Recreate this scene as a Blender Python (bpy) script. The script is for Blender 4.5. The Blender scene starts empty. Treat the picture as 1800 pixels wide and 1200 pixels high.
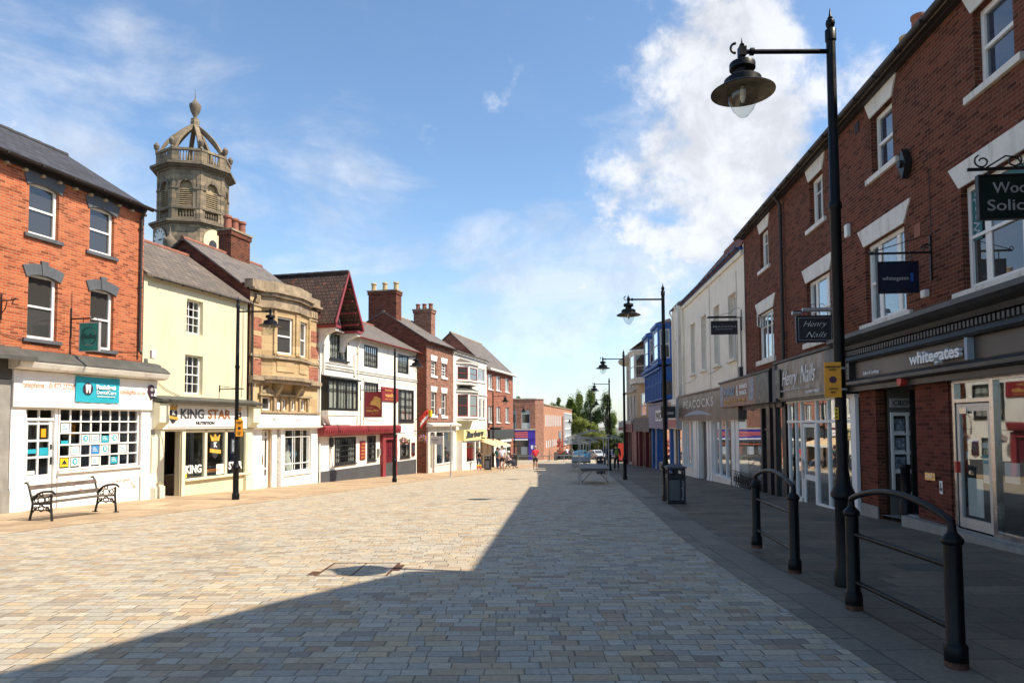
import bpy, bmesh, math, random
from math import sin, cos, pi, radians, hypot, atan2, floor
from mathutils import Vector, Matrix, noise
random.seed(7)
SC = bpy.context.scene
COL = SC.collection

# ------------------------------------------------------------ camera
cam = bpy.data.objects.new('camera', bpy.data.cameras.new('camera'))
COL.objects.link(cam)
cam.data.sensor_width = 36.0
cam.data.lens = 36.0 * 1220 / 1800
cam.data.shift_y = 0.0486
cam.data.clip_end = 8000
cam.data.clip_start = 0.05
cam.matrix_world = Matrix.Translation((0, 0, 1.75)) @ Matrix.Rotation(radians(92.7), 4, 'X') @ Matrix.Rotation(radians(-.3), 4, 'Z')
SC.camera = cam

# ------------------------------------------------------------ sun, sky, exposure
SUNV = Vector((.815, -.215, 1.0)).normalized()          # towards the sun
sl = bpy.data.lights.new('sun', 'SUN')
sl.energy = 5.0
sl.angle = radians(.5)
sl.color = (1.0, .89, .73)
sun = bpy.data.objects.new('sun', sl)
COL.objects.link(sun)
sun.rotation_euler = SUNV.to_track_quat('Z', 'Y').to_euler()

SC.view_settings.view_transform = 'Standard'
SC.view_settings.look = 'None'
SC.view_settings.gamma = 1.0
SC.view_settings.exposure = 0.60
SC.cycles.max_bounces = 7
SC.cycles.transparent_max_bounces = 12

W = bpy.data.worlds.new('World')
SC.world = W
W.use_nodes = True
WN, WL = W.node_tree.nodes, W.node_tree.links
WN.clear()


class G:
    """small helper to write node graphs"""
    def __init__(s, nt):
        s.n, s.l = nt.nodes, nt.links

    def node(s, t, **k):
        n = s.n.new(t)
        for a, b in k.items():
            setattr(n, a, b)
        return n

    def put(s, n, i, v):
        if v is None:
            return
        if isinstance(v, bpy.types.NodeSocket):
            s.l.new(v, n.inputs[i])
        else:
            n.inputs[i].default_value = v

    def m(s, op, a, b=None, c=None, clamp=False):
        n = s.node('ShaderNodeMath', operation=op, use_clamp=clamp)
        s.put(n, 0, a); s.put(n, 1, b); s.put(n, 2, c)
        return n.outputs[0]

    def vm(s, op, a, b=None):
        n = s.node('ShaderNodeVectorMath', operation=op)
        s.put(n, 0, a); s.put(n, 1, b)
        return n.outputs[1] if op in ('DOT_PRODUCT', 'LENGTH') else n.outputs[0]

    def xyz(s, x, y=0.0, z=0.0):
        n = s.node('ShaderNodeCombineXYZ')
        s.put(n, 0, x); s.put(n, 1, y); s.put(n, 2, z)
        return n.outputs[0]

    def sep(s, v):
        n = s.node('ShaderNodeSeparateXYZ'); s.put(n, 0, v)
        return n.outputs[0], n.outputs[1], n.outputs[2]

    def noise(s, v, scale, detail=3.0, rough=.55, dist=0.0):
        n = s.node('ShaderNodeTexNoise')
        s.put(n, 'Vector', v)
        n.inputs['Scale'].default_value = scale
        n.inputs['Detail'].default_value = detail
        n.inputs['Roughness'].default_value = rough
        n.inputs['Distortion'].default_value = dist
        return n.outputs[0]

    def ss(s, v, a, b, lo=0.0, hi=1.0):
        n = s.node('ShaderNodeMapRange', interpolation_type='SMOOTHSTEP')
        for i, q in enumerate((v, a, b, lo, hi)):
            s.put(n, i, q)
        return n.outputs[0]

    def mixc(s, f, a, b, bt='MIX'):
        n = s.node('ShaderNodeMix', data_type='RGBA', blend_type=bt)
        s.put(n, 0, f)
        s.put(n, 6, a if isinstance(a, bpy.types.NodeSocket) else (*a, 1))
        s.put(n, 7, b if isinstance(b, bpy.types.NodeSocket) else (*b, 1))
        return n.outputs[2]

    def ramp(s, f, stops, const=False):
        n = s.node('ShaderNodeValToRGB')
        if const:
            n.color_ramp.interpolation = 'CONSTANT'
        e = n.color_ramp.elements
        while len(e) < len(stops):
            e.new(.5)
        for q, (p, c) in zip(e, stops):
            q.position = p
            q.color = (*c, 1)
        s.put(n, 0, f)
        return n.outputs[0]


g = G(W.node_tree)
sky = g.node('ShaderNodeTexSky', sky_type='NISHITA')
sky.sun_disc = False
sky.sun_elevation = math.asin(SUNV.z)
sky.sun_rotation = atan2(SUNV.x, SUNV.y)
sky.altitude = 50
sky.air_density = 1.0
sky.dust_density = .6
sky.ozone_density = 2.0
tc = g.node('ShaderNodeTexCoord').outputs['Generated']
dx, dy, dz = g.sep(tc)
dzc = g.m('MAXIMUM', dz, 0.0)
den = g.m('ADD', dzc, .18)
cp = g.xyz(g.m('DIVIDE', dx, den), g.m('DIVIDE', dy, den), 0.0)
n1 = g.noise(cp, 3.2, 10.0, .60, .3)
n2 = g.noise(cp, .9, 3.0, .5)
n3 = g.noise(tc, 13.0, 9.0, .62, .25)


def cdir(px, py):
    x, y = (px - 900) / 1220, (687.5 - py) / 1220
    a = radians(92.7)
    v = Vector((x, y * cos(a) + sin(a), y * sin(a) - cos(a)))
    return v.normalized()


tot = None
for px, py, rad, wgt in ((1190, 90, 7, .34), (1330, 120, 9, .30), (1480, 40, 10, .30), (1250, 310, 6.5, .36), (1180, 380, 6, .32),
                         (1330, 290, 5, .28), (1000, 405, 3.2, .24), (20, 150, 6, .14),
                         (900, 178, 2.6, .22), (850, 150, 2.6, .12), (820, 265, 3.5, .14), (730, 240, 2, .12), (730, 285, 2.5, .12),
                         (1200, 460, 8, .24), (1060, 490, 7, .18), (1330, 210, 5, .2), (1060, 300, 2.5, .18), (220, 95, 3.2, .20), (1290, 500, 8, .2)):
    d = g.vm('DOT_PRODUCT', tc, tuple(cdir(px, py)))
    b = g.ss(d, cos(radians(rad * 1.35)), cos(radians(rad * .15)), 0.0, wgt * .50)
    tot = b if tot is None else g.m('ADD', tot, b)
n4 = g.noise(tc, 5.0, 9.0, .62, .5)
shape = g.m('ADD', g.m('ADD', g.m('MULTIPLY', n1, .30), g.m('MULTIPLY', n3, .35)), g.m('MULTIPLY', n4, .35))
shape = g.m('MULTIPLY_ADD', g.m('SUBTRACT', shape, .5), 2.3, .47)
shape = g.m('ADD', shape, g.m('MULTIPLY', g.m('SUBTRACT', n2, .5), .25))
cov = g.ss(g.m('ADD', shape, tot), .70, 1.0, 0.0, .92)
thin = g.ss(g.m('ADD', n1, g.m('MULTIPLY', n2, .35)), .70, 1.0, 0.0, .15)
low = g.ss(dz, .02, .30, .42, 0.0)
low = g.m('MULTIPLY', low, g.ss(n1, .25, .65, .55, 1.0))
soft = None
for px, py, rad in ((60, 200, 8), (190, 200, 7), (290, 300, 8), (430, 370, 7), (560, 430, 9), (220, 95, 3.5), (20, 140, 5), (1000, 560, 12), (1230, 520, 14), (1130, 330, 6)):
    b = g.ss(g.vm('DOT_PRODUCT', tc, tuple(cdir(px, py))), cos(radians(rad * 1.5)), 1.0, 0.0, .55)
    soft = b if soft is None else g.m('MAXIMUM', soft, b)
n5 = g.noise(g.vm('MULTIPLY', tc, (1.0, 1.0, 2.6)), 4.2, 10.0, .6, .4)
soft = g.ss(g.m('ADD', soft, g.m('MULTIPLY', g.m('SUBTRACT', n5, .5), 1.7)), .26, .84, 0.0, .56)
cov = g.m('MAXIMUM', cov, g.m('MAXIMUM', soft, g.m('MAXIMUM', thin, low)))
shade = g.ss(n3, .38, .62, 6.3, 8.2)
hs = g.node('ShaderNodeHueSaturation')
hs.inputs['Saturation'].default_value = .97
hs.inputs['Value'].default_value = 1.6
hs.inputs['Saturation'].default_value = 1.0
WL.new(sky.outputs[0], hs.inputs['Color'])
ccol = g.vm('MULTIPLY', (.955, .975, 1.03), g.xyz(shade, shade, shade))
skyc = g.mixc(cov, g.vm('MULTIPLY', hs.outputs[0], (.93, 1.02, 1.05)), ccol)
bg = g.node('ShaderNodeBackground')
bg.inputs['Strength'].default_value = .085
WL.new(skyc, bg.inputs['Color'])
wo = g.node('ShaderNodeOutputWorld')
WL.new(bg.outputs[0], wo.inputs['Surface'])

# ------------------------------------------------------------ materials
MAT = {}


def newmat(name):
    m = bpy.data.materials.new(name)
    m.use_nodes = True
    nt = m.node_tree
    nt.nodes.clear()
    gg = G(nt)
    out = gg.node('ShaderNodeOutputMaterial')
    MAT[name] = m
    return m, gg, out


def setp(gg, p, base=None, rough=None, metal=None, normal=None, ior=None, coat=None):
    for k, v in (('Base Color', base), ('Roughness', rough), ('Metallic', metal), ('Normal', normal), ('IOR', ior), ('Coat Weight', coat)):
        if v is not None:
            if k == 'Base Color' and isinstance(v, tuple):
                v = (*v, 1)
            gg.put(p, k, v)


def objco(gg):
    return gg.node('ShaderNodeTexCoord').outputs['Object']


def bump(gg, h, strength, dist=.01):
    b = gg.node('ShaderNodeBump')
    b.inputs['Strength'].default_value = strength
    b.inputs['Distance'].default_value = dist
    gg.put(b, 'Height', h)
    return b.outputs[0]


def paint(name, c, rough=.55, var=.12, scale=2.5, metal=0.0, bmp=.12, dirt=None, damt=.25, fine=40, ior=1.45):
    """painted or plain solid with mottling, streaks of dirt and a slightly uneven surface"""
    m, gg, out = newmat(name)
    co = objco(gg)
    n = gg.noise(co, scale, 5, .6)
    f = gg.ss(n, .3, .7, 1 - var, 1 + var)
    n2 = gg.noise(co, fine, 3, .6)
    f = gg.m('MULTIPLY', f, gg.ss(n2, .25, .75, 1 - var * .5, 1 + var * .5))
    col = gg.vm('MULTIPLY', c, gg.xyz(f, f, f))
    if dirt:
        x, y, z = gg.sep(co)
        st = gg.noise(gg.xyz(gg.m('MULTIPLY', x, 5.0), gg.m('MULTIPLY', y, 5.0), gg.m('MULTIPLY', z, .7)), 1.0, 5, .65)
        col = gg.mixc(gg.ss(st, .48, .78, 0.0, damt), col, dirt)
    p = gg.node('ShaderNodeBsdfPrincipled')
    r = gg.ss(n, .3, .7, max(0, rough - .08), min(1, rough + .08))
    setp(gg, p, col, r, metal, bump(gg, gg.m('ADD', n2, n), bmp, .01), ior)
    gg.l.new(p.outputs[0], out.inputs[0])
    return m


def slab(name, ax, ay, h, w, stops, jw, jcol, bmp=.5, rough=.8, half=False, warp=0.0, stain=.25, stainc=(.1, .09, .08), wvar=.0, bd=.012, spec=1.4, wob=0.0, fine=22, spots=False):
    """courses of blocks: paving setts, flagstones, bricks, slates"""
    m, gg, out = newmat(name)
    co = objco(gg)
    X, Y, Z = gg.sep(co)
    ax_ = {'X': X, 'Y': Y, 'Z': Z, 'XY': gg.m('ADD', X, Y), '-Y': Y}[ax]
    ay_ = {'X': X, 'Y': Y, 'Z': Z}[ay]
    if wob:
        wn = gg.node('ShaderNodeTexNoise')
        wn.inputs['Scale'].default_value = 3.0
        wn.inputs['Detail'].default_value = 2.0
        gg.put(wn, 'Vector', co)
        wx, wy, wz = gg.sep(wn.outputs[1])
        ax_ = gg.m('ADD', ax_, gg.m('MULTIPLY', gg.m('SUBTRACT', wx, .5), wob))
        ay_ = gg.m('ADD', ay_, gg.m('MULTIPLY', gg.m('SUBTRACT', wy, .5), wob))
    ry = gg.m('DIVIDE', ay_, h)
    row = gg.m('FLOOR', ry)
    fy = gg.m('FRACT', ry)
    wn1 = gg.node('ShaderNodeTexWhiteNoise', noise_dimensions='1D')
    gg.put(wn1, 'W', row)
    rr = wn1.outputs[0]
    if wvar:
        wn2 = gg.node('ShaderNodeTexWhiteNoise', noise_dimensions='1D')
        gg.put(wn2, 'W', gg.m('ADD', row, 371.3))
        wr = gg.m('MULTIPLY_ADD', wn2.outputs[0], w * wvar, w * (1 - wvar / 2))
    else:
        wr = w
    off = gg.m('MULTIPLY', row, .5) if half else gg.m('MULTIPLY', rr, 17.0)
    rx = gg.m('ADD', gg.m('DIVIDE', ax_, wr), off)
    if warp:
        s1 = gg.m('SINE', gg.m('ADD', gg.m('MULTIPLY', rx, 2.3), gg.m('MULTIPLY', row, 5.1)))
        rx = gg.m('ADD', rx, gg.m('MULTIPLY', s1, warp))
    colm = gg.m('FLOOR', rx)
    fx = gg.m('FRACT', rx)
    idw = gg.node('ShaderNodeTexWhiteNoise', noise_dimensions='2D')
    gg.put(idw, 'Vector', gg.xyz(colm, row, 0.0))
    rnd = idw.outputs[0]
    r2x, r2y, r2z = gg.sep(idw.outputs[1])
    base = gg.ramp(rnd, stops)
    fn = gg.noise(co, fine, 6, .65)
    med = gg.noise(co, 2.3, 4, .6)
    big = gg.noise(co, .35, 4, .6)
    f = gg.m('MULTIPLY', gg.ss(fn, .25, .75, .84, 1.14), gg.m('MULTIPLY_ADD', r2y, .24, .88))
    base = gg.vm('MULTIPLY', base, gg.xyz(f, f, f))
    base = gg.mixc(gg.m('MULTIPLY', gg.ss(med, .45, .75), stain), base, stainc)
    base = gg.mixc(gg.m('MULTIPLY', gg.ss(big, .45, .7), stain * .7), base, stainc)
    ex = gg.m('MULTIPLY', gg.m('MINIMUM', fx, gg.m('SUBTRACT', 1.0, fx)), wr)
    ey = gg.m('MULTIPLY', gg.m('MINIMUM', fy, gg.m('SUBTRACT', 1.0, fy)), h)
    ed = gg.m('MINIMUM', ex, ey)
    ed = gg.m('ADD', ed, gg.m('MULTIPLY', gg.m('SUBTRACT', fn, .5), jw * 1.2))
    j = gg.ss(ed, jw * .45, jw * 1.1, 1.0, 0.0)
    c = gg.mixc(j, base, jcol)
    if spots:
        vo = gg.node('ShaderNodeTexVoronoi')
        vo.inputs['Scale'].default_value = 2.6
        gg.put(vo, 'Vector', co)
        vr = gg.sep(vo.outputs['Color'])[0]
        sp_ = gg.m('MULTIPLY', gg.ss(gg.m('ADD', vo.outputs['Distance'], gg.m('MULTIPLY', fn, .03)), .055, .07, 1.0, 0.0), gg.m('GREATER_THAN', vr, .55))
        c = gg.mixc(gg.m('MULTIPLY', sp_, .55), c, (.09, .085, .08))
        sm = gg.noise(gg.xyz(gg.m('MULTIPLY', X, .5), gg.m('MULTIPLY', Y, .16), 0.0), 1.0, 5, .62)
        c = gg.mixc(gg.ss(sm, .56, .74, 0.0, .34), c, (.13, .115, .095))
    hgt = gg.m('SUBTRACT', gg.m('ADD', gg.m('MULTIPLY', fn, .35), gg.m('MULTIPLY', r2x, .5)), gg.ss(ed, 0.0, jw * 2.2, 1.6, 0.0))
    tl = gg.m('MULTIPLY', gg.m('SUBTRACT', fx, .5), gg.m('SUBTRACT', r2z, .5))
    hgt = gg.m('ADD', hgt, gg.m('MULTIPLY', tl, .8))
    p = gg.node('ShaderNodeBsdfPrincipled')
    setp(gg, p, c, gg.m('MULTIPLY_ADD', r2x, .16, rough - .08), 0.0, bump(gg, hgt, bmp, bd), spec)
    p.inputs['Specular IOR Level'].default_value = .22
    gg.l.new(p.outputs[0], out.inputs[0])
    return m


def schlick(gg, nrm=None):
    inc = gg.node('ShaderNodeNewGeometry')
    d = gg.m('ABSOLUTE', gg.vm('DOT_PRODUCT', inc.outputs['Incoming'], nrm if nrm is not None else inc.outputs['Normal']))
    return gg.m('MULTIPLY_ADD', gg.m('POWER', gg.m('SUBTRACT', 1.0, d, clamp=True), 5.0), .95, .045)


def glass(name, tint=(.9, .93, .92), refl=1.0, dark=None):
    """flat glazing: clear with a fresnel reflection, surface slightly uneven"""
    m, gg, out = newmat(name)
    co = objco(gg)
    nb = bump(gg, gg.noise(co, 1.3, 2, .5), .05, .012)
    rf = schlick(gg, nb)
    gl = gg.node('ShaderNodeBsdfGlossy')
    gl.inputs['Roughness'].default_value = .015
    gl.inputs['Color'].default_value = (.95, .97, 1, 1)
    gg.put(gl, 'Normal', nb)
    if dark is not None:
        tr = gg.node('ShaderNodeBsdfDiffuse')
        tr.inputs[0].default_value = (*dark, 1)
    else:
        tr = gg.node('ShaderNodeBsdfTransparent')
        tr.inputs[0].default_value = (*tint, 1)
    mx = gg.node('ShaderNodeMixShader')
    f = gg.m('MULTIPLY', rf, 2.0 * refl, clamp=True)
    gg.l.new(f, mx.inputs[0])
    gg.l.new(tr.outputs[0], mx.inputs[1])
    gg.l.new(gl.outputs[0], mx.inputs[2])
    gg.l.new(mx.outputs[0], out.inputs[0])
    return m


def bricks(name, a, b, c, mortar=(.36, .31, .26), stain=.2, stainc=(.05, .03, .025), **k):
    return slab(name, 'XY', 'Z', .071, .225, [(0, a), (.35, b), (.7, c), (.93, tuple(v * .45 for v in a)), (1, tuple(min(1, v * 1.25) for v in c))],
                .006, mortar, bmp=.5, rough=.85, half=True, stain=stain, stainc=stainc, bd=.008, wob=.012, **k)


setts = slab('setts', 'X', 'Y', .13, .195,
             [(0, (.445, .36, .24)), (.14, (.46, .41, .31)), (.30, (.405, .37, .30)), (.46, (.48, .36, .215)), (.58, (.49, .415, .295)),
              (.72, (.375, .345, .285)), (.84, (.43, .312, .19)), (.95, (.30, .255, .20)), (1, (.505, .45, .35))],
             0.0038, (.20, .175, .135), bmp=.6, rough=.72, warp=.25, wvar=.45, stain=.12, stainc=(.30, .25, .19), bd=.013, wob=.035, spots=True)
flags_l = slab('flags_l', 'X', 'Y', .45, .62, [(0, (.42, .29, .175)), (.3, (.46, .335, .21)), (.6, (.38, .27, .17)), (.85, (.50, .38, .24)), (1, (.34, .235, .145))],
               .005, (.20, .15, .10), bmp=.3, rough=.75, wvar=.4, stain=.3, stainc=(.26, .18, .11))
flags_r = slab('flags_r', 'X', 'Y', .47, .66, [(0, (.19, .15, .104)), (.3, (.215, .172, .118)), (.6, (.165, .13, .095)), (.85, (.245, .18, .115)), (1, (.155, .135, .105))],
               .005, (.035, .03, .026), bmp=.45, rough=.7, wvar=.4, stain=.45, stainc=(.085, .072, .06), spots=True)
kerbm = slab('kerb', 'X', 'Y', .9, 3.0, [(0, (.23, .185, .13)), (.5, (.26, .21, .15)), (1, (.20, .165, .12))], .006, (.07, .065, .06), bmp=.3, rough=.7, stain=.35, stainc=(.13, .12, .11))
edgem = slab('edge_setts', 'X', 'Y', .30, .5, [(0, (.25, .21, .15)), (.5, (.21, .18, .14)), (1, (.28, .23, .16))], .006, (.10, .085, .065), bmp=.6, rough=.7)
brick_orange = bricks('brick_orange', (.42, .105, .040), (.48, .14, .055), (.35, .085, .036), mortar=(.42, .27, .18), stain=.14, stainc=(.46, .22, .13))
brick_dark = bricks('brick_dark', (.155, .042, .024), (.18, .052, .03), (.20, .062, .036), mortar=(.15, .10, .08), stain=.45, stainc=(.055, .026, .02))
brick_mid = bricks('brick_mid', (.29, .125, .08), (.34, .155, .10), (.24, .10, .065), mortar=(.34, .27, .22), stain=.25, stainc=(.18, .09, .06))
brick_red = bricks('brick_red', (.34, .115, .07), (.40, .145, .09), (.29, .09, .055), mortar=(.36, .25, .19), stain=.2, stainc=(.25, .08, .05))
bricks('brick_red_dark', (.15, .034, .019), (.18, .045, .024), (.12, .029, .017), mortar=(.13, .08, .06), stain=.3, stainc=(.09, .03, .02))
brick_shade = bricks('brick_shade', (.145, .040, .020), (.17, .050, .025), (.11, .033, .019), mortar=(.20, .135, .095), stain=.4, stainc=(.07, .032, .024))  # right-row brick; base colour darkened so the shade there reads deeper
brick_tan = bricks('brick_tan', (.44, .20, .115), (.50, .24, .14), (.40, .175, .10), mortar=(.42, .28, .2), stain=.2, stainc=(.30, .15, .09))
slate = slab('slate', 'X', 'Z', .13, .30, [(0, (.060, .058, .064)), (.5, (.075, .073, .08)), (1, (.048, .046, .05))], .006, (.02, .02, .02), bmp=.6, rough=.6, stain=.3, stainc=(.035, .034, .036), half=True)
slate_brown = slab('slate_brown', 'X', 'Z', .13, .28, [(0, (.155, .125, .105)), (.4, (.19, .15, .125)), (.8, (.125, .105, .095)), (1, (.22, .175, .14))], .007, (.05, .04, .035), bmp=.8, rough=.8, stain=.4, stainc=(.10, .10, .075), half=True)
slate_grey = slab('slate_grey', 'X', 'Z', .13, .28, [(0, (.15, .135, .125)), (.5, (.185, .16, .145)), (1, (.12, .112, .108))], .007, (.05, .045, .042), bmp=.7, rough=.75, stain=.4, stainc=(.20, .155, .12), half=True)
tile_dark = slab('tile_dark', 'Y', 'Z', .17, .2, [(0, (.10, .065, .052)), (.5, (.125, .08, .062)), (.9, (.085, .055, .046)), (1, (.20, .085, .055))], .009, (.03, .02, .018), bmp=1.0, rough=.75, stain=.4, stainc=(.055, .045, .038), half=True, bd=.03)
tile_red = slab('tile_red', 'X', 'Z', .14, .2, [(0, (.20, .062, .04)), (.5, (.25, .08, .05)), (1, (.16, .05, .035))], .008, (.05, .02, .015), bmp=.8, rough=.75, stain=.3, stainc=(.10, .04, .03), half=True)
stone_tower = slab('stone_tower', 'XY', 'Z', .42, .95, [(0, (.22, .175, .12)), (.4, (.29, .225, .15)), (.75, (.15, .125, .09)), (1, (.38, .29, .18))], .012, (.13, .11, .085), bmp=.5, rough=.85, stain=.6, stainc=(.09, .08, .065))
stone_gold = slab('stone_gold', 'XY', 'Z', .30, .75, [(0, (.50, .355, .185)), (.5, (.56, .41, .225)), (1, (.44, .305, .16))], .004, (.30, .21, .12), bmp=.3, rough=.8, stain=.35, stainc=(.24, .165, .09))
paint('stone_dirty', (.32, .245, .16), .85, .25, 3, dirt=(.07, .06, .05), damt=.8)
paint('stone_trim', (.36, .275, .165), .85, .2, 3, dirt=(.10, .085, .06), damt=.6)
paint('white', (.80, .79, .75), .5, .04, 2.0, dirt=(.45, .42, .36), damt=.35)
paint('tower_trim', (.17, .135, .095), .85, .25, 2, dirt=(.06, .05, .04), damt=.8)
paint('table_board', (.115, .112, .10), .6, .2, 4)
paint('white_old', (.70, .67, .60), .6, .07, 2.5, dirt=(.25, .20, .15), damt=.7)
paint('white_wall', (.80, .765, .68), .7, .06, 1.2, dirt=(.42, .36, .27), damt=.6, bmp=.25)
paint('cream_wall', (.66, .595, .40), .75, .07, .8, dirt=(.42, .35, .21), damt=.5, bmp=.3)
paint('cream_paint', (.76, .71, .50), .55, .05, 1.5, dirt=(.50, .45, .3), damt=.3)
paint('cream_r', (.80, .74, .62), .75, .07, 1.2, dirt=(.38, .34, .27), damt=.45, bmp=.5)
paint('black_paint', (.018, .019, .021), .42, .15, 4, dirt=(.05, .048, .045), damt=.3)
paint('lamp_paint', (.005, .0055, .007), .42, .25, 6, dirt=(.02, .019, .018), damt=.3, ior=1.3)
paint('lamp_under', (.20, .165, .12), .7, .3, 9, dirt=(.07, .05, .035), damt=.7)
paint('iron', (.014, .013, .014), .5, .25, 8, dirt=(.075, .055, .04), damt=.5)
paint('rust', (.10, .045, .025), .9, .4, 14)
paint('gutter', (.03, .026, .026), .55, .2, 3, dirt=(.09, .07, .06), damt=.4)
paint('dark_grey', (.085, .088, .095), .6, .12, 2, dirt=(.14, .13, .12), damt=.3)
paint('lintel_grey', (.095, .10, .11), .75, .12, 5, dirt=(.05, .05, .055), damt=.5)
paint('lead', (.075, .075, .066), .7, .2, 3, dirt=(.07, .065, .055), damt=.6)
paint('plinth_grey', (.065, .068, .074), .7, .12, 2, dirt=(.15, .14, .13), damt=.4)
paint('grey_stone', (.27, .255, .225), .8, .15, 3, dirt=(.14, .125, .11), damt=.5)
paint('red_paint', (.25, .035, .04), .5, .12, 3, dirt=(.08, .02, .02), damt=.4)
paint('maroon', (.12, .012, .02), .45, .1, 3)
paint('sign_red', (.24, .02, .025), .45, .06, 3)
paint('fascia_black', (.030, .029, .028), .38, .25, 2.2, dirt=(.085, .08, .075), damt=.5)
paint('fascia_brown', (.075, .062, .053), .38, .08, 1.5, dirt=(.07, .06, .055), damt=.3)
paint('blue_paint', (.022, .105, .36), .5, .12, 3, dirt=(.02, .05, .14), damt=.5)
paint('blue_dark', (.008, .03, .10), .5, .1, 3)
paint('purple_sign', (.15, .145, .26), .5, .08, 2)
paint('navy_sign', (.008, .012, .035), .35, .08, 3)
paint('green_sign', (.006, .022, .018), .35, .08, 3)
paint('teal', (.02, .34, .43), .5, .06, 2)
paint('teal_green', (.02, .25, .20), .5, .06, 2, dirt=(.015, .17, .14), damt=.3)
paint('teal_dark', (.018, .12, .13), .5, .06, 2)
paint('text_white', (.80, .80, .79), .5, .03)
paint('text_silver', (.50, .50, .50), .35, .08, metal=.3)
paint('text_dark', (.03, .03, .035), .5, .05)
paint('text_bronze', (.42, .17, .05), .4, .25, 3, metal=.2)
paint('text_orange', (.66, .34, .24), .6, .08)
paint('text_gold', (.60, .36, .10), .5, .1)
paint('plum', (.045, .02, .035), .5, .06)
paint('yellow', (.78, .50, .02), .5, .05)
paint('orange_sign', (.80, .33, .015), .42, .06)
paint('gold', (.62, .36, .06), .4, .25, 5)
paint('paper', (.74, .74, .70), .7, .05, 6)
paint('blue_poster', (.04, .22, .50), .6, .1, 8)
paint('photo_poster', (.18, .22, .26), .5, .6, 9, fine=18)
paint('wood', (.115, .085, .065), .75, .35, 5, dirt=(.09, .075, .06), damt=.6)
paint('wood_door', (.17, .085, .04), .6, .2, 4)
paint('zinc', (.40, .41, .40), .5, .2, 5, metal=.15)
paint('terracotta', (.27, .10, .06), .8, .15, 4, dirt=(.12, .05, .035), damt=.5)
paint('buff_pot', (.52, .38, .20), .8, .15, 4, dirt=(.2, .14, .08), damt=.5)
paint('interior', (.14, .125, .11), .9, .1, 1)
paint('interior_light', (.50, .47, .42), .9, .1, 1)
paint('interior_floor', (.10, .085, .07), .7, .2, 2)
paint('curtain', (.58, .56, .52), .9, .1, 6)
paint('blind', (.34, .40, .46), .8, .06, 3)
paint('skin', (.50, .27, .18), .6, .06, 20, bmp=.05)
paint('aluminium', (.55, .55, .54), .4, .08, 3, metal=.6)
paint('brass', (.75, .52, .24), .3, .1, 6, metal=.9)
paint('chrome', (.6, .6, .6), .2, .05, 6, metal=1.0)
paint('tyre', (.02, .02, .02), .8, .1)
paint('canvas', (.62, .43, .25), .85, .08, 3, dirt=(.45, .3, .17), damt=.3)
paint('barber_yellow', (.80, .70, .30), .55, .04)
paint('tan_render', (.42, .29, .16), .8, .12, 2, dirt=(.2, .14, .09), damt=.5)
paint('stone_pale', (.44, .39, .32), .8, .15, 2, dirt=(.16, .13, .10), damt=.6)
paint('checker_brown', (.12, .05, .04), .4, .1)
paint('banner_grey', (.25, .215, .175), .42, .30, 1.6, dirt=(.12, .10, .085), damt=.5, bmp=.2)
paint('picture_brown', (.20, .085, .055), .45, .5, 4, fine=14)
paint('clock_face', (.68, .68, .64), .5, .05)
paint('cream_dial', (.72, .58, .36), .7, .05)
paint('frosted', (.38, .41, .42), .5, .05, 2)
paint('hill', (.10, .135, .15), .95, .15, .01, bmp=0)  # distance haze put into the muted blue-green colour
paint('rail_red', (.55, .05, .03), .5, .1)
paint('purple_fascia', (.055, .03, .33), .5, .05)
paint('orange_stripe', (.80, .17, .05), .5, .05)
paint('bin_grey', (.10, .105, .11), .5, .1, 90)
paint('bulb', (.75, .72, .64), .4, .03)
glass('glass')
glass('glass_dark', dark=(.045, .043, .040), refl=1.0)
glass('glass_blue', dark=(.035, .05, .075), refl=1.0)


def MM(x):
    return MAT[x] if isinstance(x, str) else x


def clothmat(name, c):
    return MAT.get(name) or paint(name, c, .85, .15, 12, bmp=.2)


# ------------------------------------------------------------ mesh building
OFF = {}


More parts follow.
